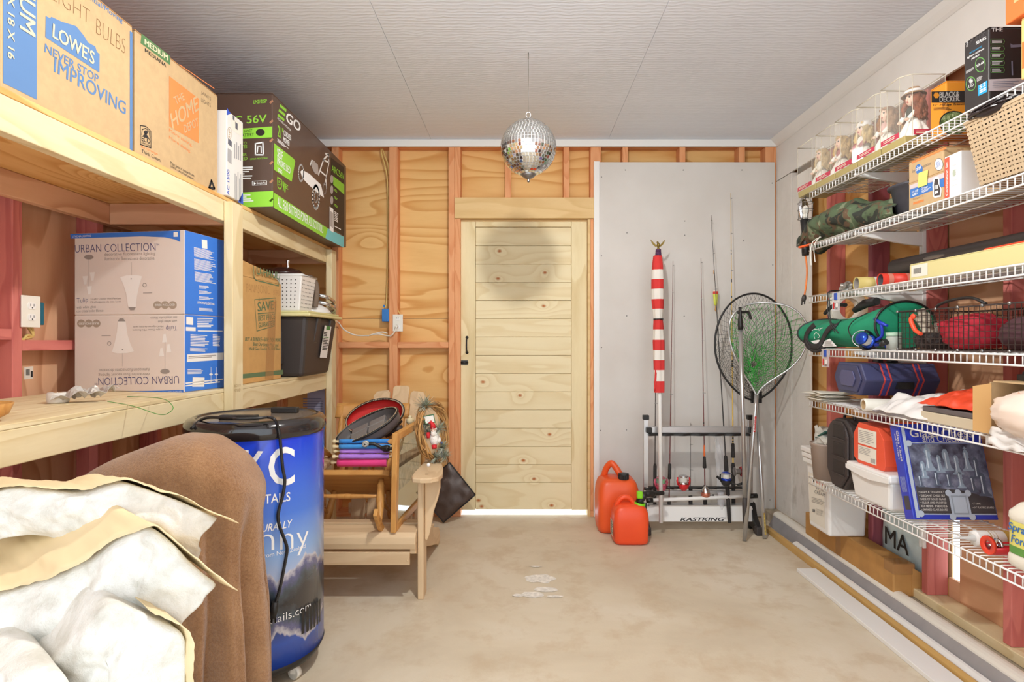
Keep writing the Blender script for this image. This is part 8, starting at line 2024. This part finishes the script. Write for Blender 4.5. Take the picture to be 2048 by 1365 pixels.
for i, s_ in enumerate(('\u2022 AGES 8 TO ADULT', '\u2022 ELEGANT CHESS SET', '  MADE OF SOLID GLASS', '\u2022 CLEAR AND FROSTED', '  CHESS PIECES', '\u2022 SMOKED GLASS BOARD')): ct(s_, .11, .27 - i * .036, .42, .29 - i * .036, 5, 3)
ct('\u2022 3" KING', .72, .155, .82, .175, 5, 3); ct('\u2022 14" PLAYING BOARD', .72, .115, .97, .135, 5, 3)
cq(.46, .03, .69, .27, 3, 3); cq(.485, .055, .665, .245, 6, 4); cq(.50, .07, .65, .23, 3, 5)
mb.m = 3
for (u, v) in ((.46, .03), (.69, .03), (.46, .27), (.69, .27), (.575, .275), (.09, .06), (.09, .79)): mb.disc(cf(u, v, 6), uX * .012, vZ * .012, 12)
# chess pieces as printed silhouettes
def piece(u, v, h, m, kind):
    pr = [(.30, 0), (.30, .06), (.20, .12), (.13, .3), (.10, .55), (.17, .60), (.12, .64), (.16, .75), (.10, .88), (.04, .93)] if kind != 'knight' else [(.28, 0), (.28, .08), (.18, .14), (.14, .4), (.22, .62), (.2, .8), (.1, .95)]
    w = h * .95; L = [(u - a * w, v + b * h) for a, b in pr]; Rr = [(u + a * w * (.6 if kind == 'knight' and b > .5 else 1), v + b * h) for a, b in pr[::-1]]
    mb.m = m; mb.poly([cf(a, b, 3) for a, b in L + Rr])
    mb.m = 8; mb.poly([cf(u - .03 * h * 3, v + .1 * h, 4), cf(u - .01, v + .1 * h, 4), cf(u - .005, v + .8 * h, 4), cf(u - .02, v + .8 * h, 4)])
    if kind == 'king': mb.m = m; mb.poly([cf(u - .008, v + h * .9, 3), cf(u + .008, v + h * .9, 3), cf(u + .008, v + h * 1.06, 3), cf(u - .008, v + h * 1.06, 3)]); mb.poly([cf(u - .022, v + h * .96, 3), cf(u + .022, v + h * .96, 3), cf(u + .022, v + h * .99, 3), cf(u - .022, v + h * .99, 3)])
for u, v, h, m, kd in ((.30, .50, .27, 7, 'king'), (.42, .48, .20, 7, 'queen'), (.52, .50, .24, 7, 'knight'), (.63, .46, .22, 7, 'pawn'), (.76, .50, .24, 7, 'king'), (.86, .42, .24, 9, 'queen'), (.22, .42, .19, 7, 'knight'), (.16, .33, .14, 9, 'pawn'), (.36, .34, .17, 9, 'pawn'), (.50, .33, .16, 9, 'pawn'), (.64, .32, .19, 7, 'pawn'), (.90, .24, .26, 9, 'queen'), (.78, .28, .18, 9, 'pawn')): piece(u, v, h, m, kd)
# spine
def sf(d, v, lv=1): return cp(-.0006 * lv, v * Hd, d)
def st_(s_, d0, v0, d1, v1, m):  # reads top to bottom
    mb.m = m; o = sf(d0, v0, 2); mb.text(s_, o, sf(d0, v1, 2) - o, sf(d1, v0, 2) - o, .02)
st_('Glass Chess', Dd * .28, .93, Dd * .02, .60, 5); st_('and Checkers', Dd * .52, .90, Dd * .36, .62, 5)
mb.m = 4; mb.poly([sf(Dd * .72, .10), sf(Dd * .12, .10), sf(Dd * .12, .24), sf(Dd * .72, .24)]); mb.m = 3
for k_ in range(6): mb.poly([sf(Dd * (.2 + .1 * k_), .28), sf(Dd * (.23 + .1 * k_), .28), sf(Dd * (.23 + .1 * k_), .44), sf(Dd * (.2 + .1 * k_), .44)])
k = NT('chess_photo'); co = k.coords((1, 1, 1), False); k.l(k.ramp(k.noise(co, 16, 4, .6), [(.35, lin((58, 58, 74))), (.55, lin((112, 118, 140))), (.72, lin((160, 168, 184)))]), k.b.inputs['Base Color']); k.b.inputs['Roughness'].default_value = .4
part('printing', mb, [CHB, CHB, k.m, mat('silver_border', (180, 192, 206), .4), mat('board_dark', (70, 68, 70), .4), mat('gilt_white', (226, 222, 214), .5), mat('frame_shade', (150, 160, 172), .5), mat('glass_piece', (148, 166, 184), .4), mat('glass_highlight', (210, 222, 232), .4), mat('smoked_piece', (92, 102, 120), .4)], t)
# bucket with clutter at the shelf end, jug behind
t = thing('grey_bucket', 'small grey bucket with wire bail at the far end of the lowest shelf', 'bucket', (1.50, 2.775, S6))
c = (1.498, 2.775, S6)
mb = MB(); mb.lathe([(.001, .001), (.060, .001), (.074, .165), (.077, .168), (.077, .176), (.070, .176), (.057, .01), (.001, .01)], c, 36); part('pail', mb, mat('taupe_plastic', (156, 138, 126), .5), t)
mb = MB(); mb.tube([(c[0] - .02, c[1] + .078 * math.cos(q), S6 + .17 - .028 * math.sin(q)) for q in [i * math.pi / 14 for i in range(15)]], .0022, 6); part('bail', mb, M['steel'], t)
def fn(u, v):
    th = 2 * math.pi * u
    return (c[0] + .062 * (1 - v * .3) * math.cos(th) + nz((u * 5, v * 3, 2), 1, .03), c[1] + .062 * (1 - v * .3) * math.sin(th) + nz((u * 5, v * 4, 6), 1, .03), S6 + .15 + .10 * v + nz((math.cos(th) * 2, v * 3, math.sin(th) * 2), 1, .03))
mb = MB(); mb.grid(fn, 20, 8, cu=True, sm=False); solo('wrapper_scraps', mb, mat('wrapper_film', (206, 202, 192), .35, alpha=.8), 'crumpled packaging scraps sticking out of the small grey bucket', 'scraps')
mb = MB(); mb.bar(V3((c[0] - .03, c[1] + .01, S6 + .20)), V3((c[0] - .02, c[1] - .06, S6 + .24)), .05, .006); solo('dark_green_card', mb, mat('dark_green_card', (38, 84, 74), .6), 'dark green card sticking out of the small grey bucket', 'card')
t = thing('yellow_jug', 'yellow plastic jug with handwritten label behind the black tool case', 'jug', (1.645, 2.76, S6))
jc = (1.645, 2.77)
YJ = mat('yellow_jug_plastic', (226, 214, 120), .45)
mb = MB(); rbox(mb, jc, .075, .06, S6 + .001, .80, [(0, .9, .9), (.05, 1, 1), (.55, 1, 1), (.72, .92, .92), (.86, .66, .66), (.93, .38, .38), (1, .34, .34)]); part('jug_body', mb, YJ, t)
mb = MB(); mb.lathe([(.024, .80), (.026, .801), (.026, .826), (.001, .828)], jc + (0,), 20); part('jug_cap', mb, mat('olive_cap', (150, 140, 70), .5), t)
mb = MB(); mb.rect((jc[0] - .0765, jc[1] + .05, .60), (0, -.10, 0), (0, 0, .15)); mb.m = 1
for k_ in range(4): mb.lines((jc[0] - .0772, jc[1] + .04, .615 + k_ * .034), (0, -.075, 0), (0, 0, .018), 2, .25, .5)
part('paper_label', mb, [M['paper'], M['ink_k']], t)
# sealant tube, gun and spray jug
c = PX(1957, 1085, 1.52); 
t = thing('sealant_tube', 'white sealant tube with gold printed band on the lowest wire shelf', 'sealant', (1.55, 1.87, S6))
cy_ = 1.868; cz_ = S6 + .025
mb = MB(); mb.lathe([(.001, 1.49), (.024, 1.49), (.0245, 1.495), (.0245, 1.70), (.001, 1.70)], (0, cy_, cz_), 24, 'x'); part('cartridge', mb, M['wplastic'], t)
mb = MB(); mb.lathe([(.003, 1.425), (.0045, 1.46), (.010, 1.484), (.012, 1.4895)], (0, cy_, cz_), 14, 'x'); part('nozzle', mb, mat('clear_nozzle', (214, 214, 210), .25, alpha=.8), t)
mb = MB()
for a, b in ((1.53, 1.533), (1.54, 1.541), (1.55, 1.5515), (1.58, 1.60)): mb.lathe([(.0248, a), (.0248, b)], (0, cy_, cz_), 24, 'x')
part('gold_band', mb, mat('gold_band', (176, 140, 66), .4), t)
t = thing('caulk_gun', 'red caulking gun lying beside the white sealant tube', 'caulking gun', (1.55, 1.79, S6))
cg = (1.79, S6 + .03); RG = mat('red_enamel', (196, 36, 44), .3)
mb = MB(); mb.grid(lambda u, v: (1.475 + .21 * v, cg[0] + .028 * math.cos(math.pi * (u + 1)), cg[1] + .028 * math.sin(math.pi * (u + 1))), 14, 2); part('cradle', mb, RG, t, solid=.002)
mb = MB()
ring = [(.029, 1.470), (.029, 1.477), (.014, 1.477), (.014, 1.470), (.029, 1.470)]; mb.lathe(ring, (0,) + cg, 24, 'x'); part('front_ring', mb, mat('red_orange_enamel', (222, 66, 44), .3), t)
mb = MB(); mb.tube([(1.476, cg[0], cg[1]), (1.73, cg[0], cg[1])], .004, 8); mb.lathe([(.001, 1.50), (.020, 1.50), (.020, 1.506), (.001, 1.506)], (0,) + cg, 18, 'x'); part('push_rod', mb, M['chrome'], t)
t = thing('spray_jug', 'white spray jug with yellow label at the near end of the lowest shelf', 'jug', (1.54, 1.64, S6))
jc = (1.545, 1.645)
WJ = mat('milky_plastic', (236, 230, 214), .4)
mb = MB(); rbox(mb, jc, .088, .075, S6 + .001, .745, [(0, .88, .88), (.04, 1, 1), (.16, 1, 1), (.18, .97, .97), (.66, .97, .97), (.68, 1, 1), (.76, .98, .98), (.88, .74, .74), (.95, .36, .36), (1, .3, .3)]); part('jug_body', mb, WJ, t)
mb = MB(); mb.lathe([(.028, .745), (.030, .746), (.030, .775), (.001, .777)], jc + (0,), 24); part('jug_cap', mb, mat('ochre_cap', (206, 176, 84), .5), t)
mb = MB()
def lab(u0, u1, z0_, z1_, m, lift=.0008):
    mb.m = m; N_ = 24; vs = []
    for i in range(N_ + 1):
        a = math.pi + 2.0 * (u0 + (u1 - u0) * i / N_ - .5) + .55
        cx_, sy_ = math.cos(a), math.sin(a); k_ = (abs(cx_) ** .38) * (1 if cx_ > 0 else -1); l_ = (abs(sy_) ** .38) * (1 if sy_ > 0 else -1)
        for z in (z0_, z1_): vs.append((jc[0] + (.088 * .972 + lift) * k_, jc[1] + (.075 * .972 + lift) * l_, z))
    mb.add(vs, [(2 * i, 2 * i + 2, 2 * i + 3, 2 * i + 1) for i in range(N_)], True)
lab(0, 1.4, .575, .668, 0); lab(0, 1.4, .572, .595, 1, .0014)
mb.m = 2; X = jc[0] - .0875
mb.text('Spray', (X, 1.70, .632), (0, -.075, 0), (0, 0, .030), bold=.02, shear=.2); mb.text('Force', (X, 1.69, .604), (0, -.068, 0), (0, 0, .024), bold=.02, shear=.2)
part('label', mb, [mat('pale_yellow_label', (226, 216, 118), .5), mat('meadow_green', (96, 148, 70), .5), mat('label_blue', (56, 110, 176), .5)], t)
# under the lowest shelf
CB2 = mat('worn_cardboard', (186, 138, 78), .75, var=.12, vs=10)
t = thing('long_box', 'long worn cardboard box taped shut, lying on the curb under the shelves', 'box', (1.71, 2.92, .0585))
mb = MB(); mb.box(1.664, 1.757, 2.535, 3.32, .0590, .205); part('carton_body', mb, CB2, t, bevel=.006)
mb = MB(); mb.box(1.6635, 1.7575, 2.532, 2.60, .16, .2062); part('packing_tape', mb, M['tape'], t)
mb = MB(); mb.rect((1.6634, 2.95, .062), (0, .05, 0), (0, 0, .143)); part('packing_tape', mb, M['tape'], t)
mb = MB(); mb.add([(1.745, 2.5345, .065), (1.80, 2.52, .062), (1.80, 2.525, .16), (1.745, 2.5345, .19)], [(0, 1, 2, 3)], False); part('torn_flap', mb, CB2, t, solid=.004)
t = thing('cream_tub', 'white ice cream tub with CREAM label standing on the long cardboard box', 'tub', (1.66, 2.98, .2065))
mb = MB(); bq = [(1.565, 2.88), (1.75, 2.88), (1.75, 3.08), (1.565, 3.08)]; tq = [(1.555, 2.868), (1.758, 2.868), (1.758, 3.092), (1.555, 3.092)]
mb.add([(x, y, .2068) for x, y in bq] + [(x, y, .545) for x, y in tq], [(0, 3, 2, 1), (4, 5, 6, 7), (0, 1, 5, 4), (1, 2, 6, 5), (2, 3, 7, 6), (3, 0, 4, 7)], False); part('tub_body', mb, M['wplastic'], t, bevel=.012)
for k_ in range(3):
    mb = MB(); mb.box(1.538 - .006 * k_, 1.74, 2.872, 3.10, .5455 + k_ * .03, .573 + k_ * .03); part('lid', mb, M['wplastic'], t, bevel=.006)
mb = MB(); f = Face(mb, (1.56, 0, .3758), (-1, 0, -.0296), (1600, 820, 5.6875))
mb.m = 0; o_ = V3((1.5635, 3.075, .24)); mb.rect(V3((1.5633, 3.07, .235)), V3((0, -.155, 0)), V3((-.0077, 0, .26)))
f.t('BEST', (178, 822), (275, 872), (178, 795), 1, 6, .02); f.r((146, 815), (166, 822), (146, 790), 2, 6); f.r((300, 885), (318, 890), (300, 860), 2, 6)
f.t('ICE', (195, 905), (275, 935), (195, 880), 3, 6); f.t('CREAM', (172, 945), (292, 990), (175, 908), 3, 6)
f.lines((140, 1050), (300, 1100), (140, 985), 4, 3, 6, .25); f.lines((190, 1190), (280, 1215), (190, 1120), 6, 3, 6, .2); f.r((150, 1160), (178, 1165), (150, 1128), 3, 6)
part('label', mb, [M['paper'], M['red'], M['ink_k'], mat('grey_print2', (120, 116, 112), .7)], t)
BS = mat('pale_blue_sack', (206, 228, 234), .7, var=.1, vs=20)
t = thing('feed_sack', 'pale blue paper sack printed MA in the stud bay under the shelves', 'sack', (1.815, 2.67, .10))
def fs_(u, v):
    a, b = 2 * u - 1, 2 * v - 1
    return (1.80 - .025 * (1 - abs(a) ** 3) * (1 - abs(b) ** 3) + .01 + nz((u * 5, v * 5, 1), 1, .008), 2.84 - .335 * u, .10 + .40 * v)
mb = MB(); mb.grid(fs_, 16, 16); mb.grid(lambda u, v: (1.845, 2.84 - .335 * (1 - u), .10 + .40 * v), 2, 2); mb.box(1.81, 1.844, 2.508, 2.838, .0995, .10); part('sack_body', mb, BS, t)
mb = MB(); mb.text('MA', (1.7765, 2.77, .215), (0, -.17, 0), (0, 0, .085), bold=.02); part('lettering', mb, M['ink_k'], t)
# ==== unseen dome shade added to keep the bulb's light off the ceiling ===
t = thing('added_lamp_shade', 'white enamel dome shade over the bulb that lights the storeroom', 'lamp', (.09, 1.57, 2.46))
mb = MB(); mb.lathe([(.02, 2.5715), (.05, 2.571), (.052, 2.556), (.09, 2.545), (.135, 2.515), (.158, 2.484), (.163, 2.460), (.160, 2.460), (.154, 2.482), (.13, 2.512), (.088, 2.538), (.02, 2.545)], (.09, 1.57, 0), 40); part('dome_shade', mb, mat('white_enamel', (240, 238, 232), .4), t)
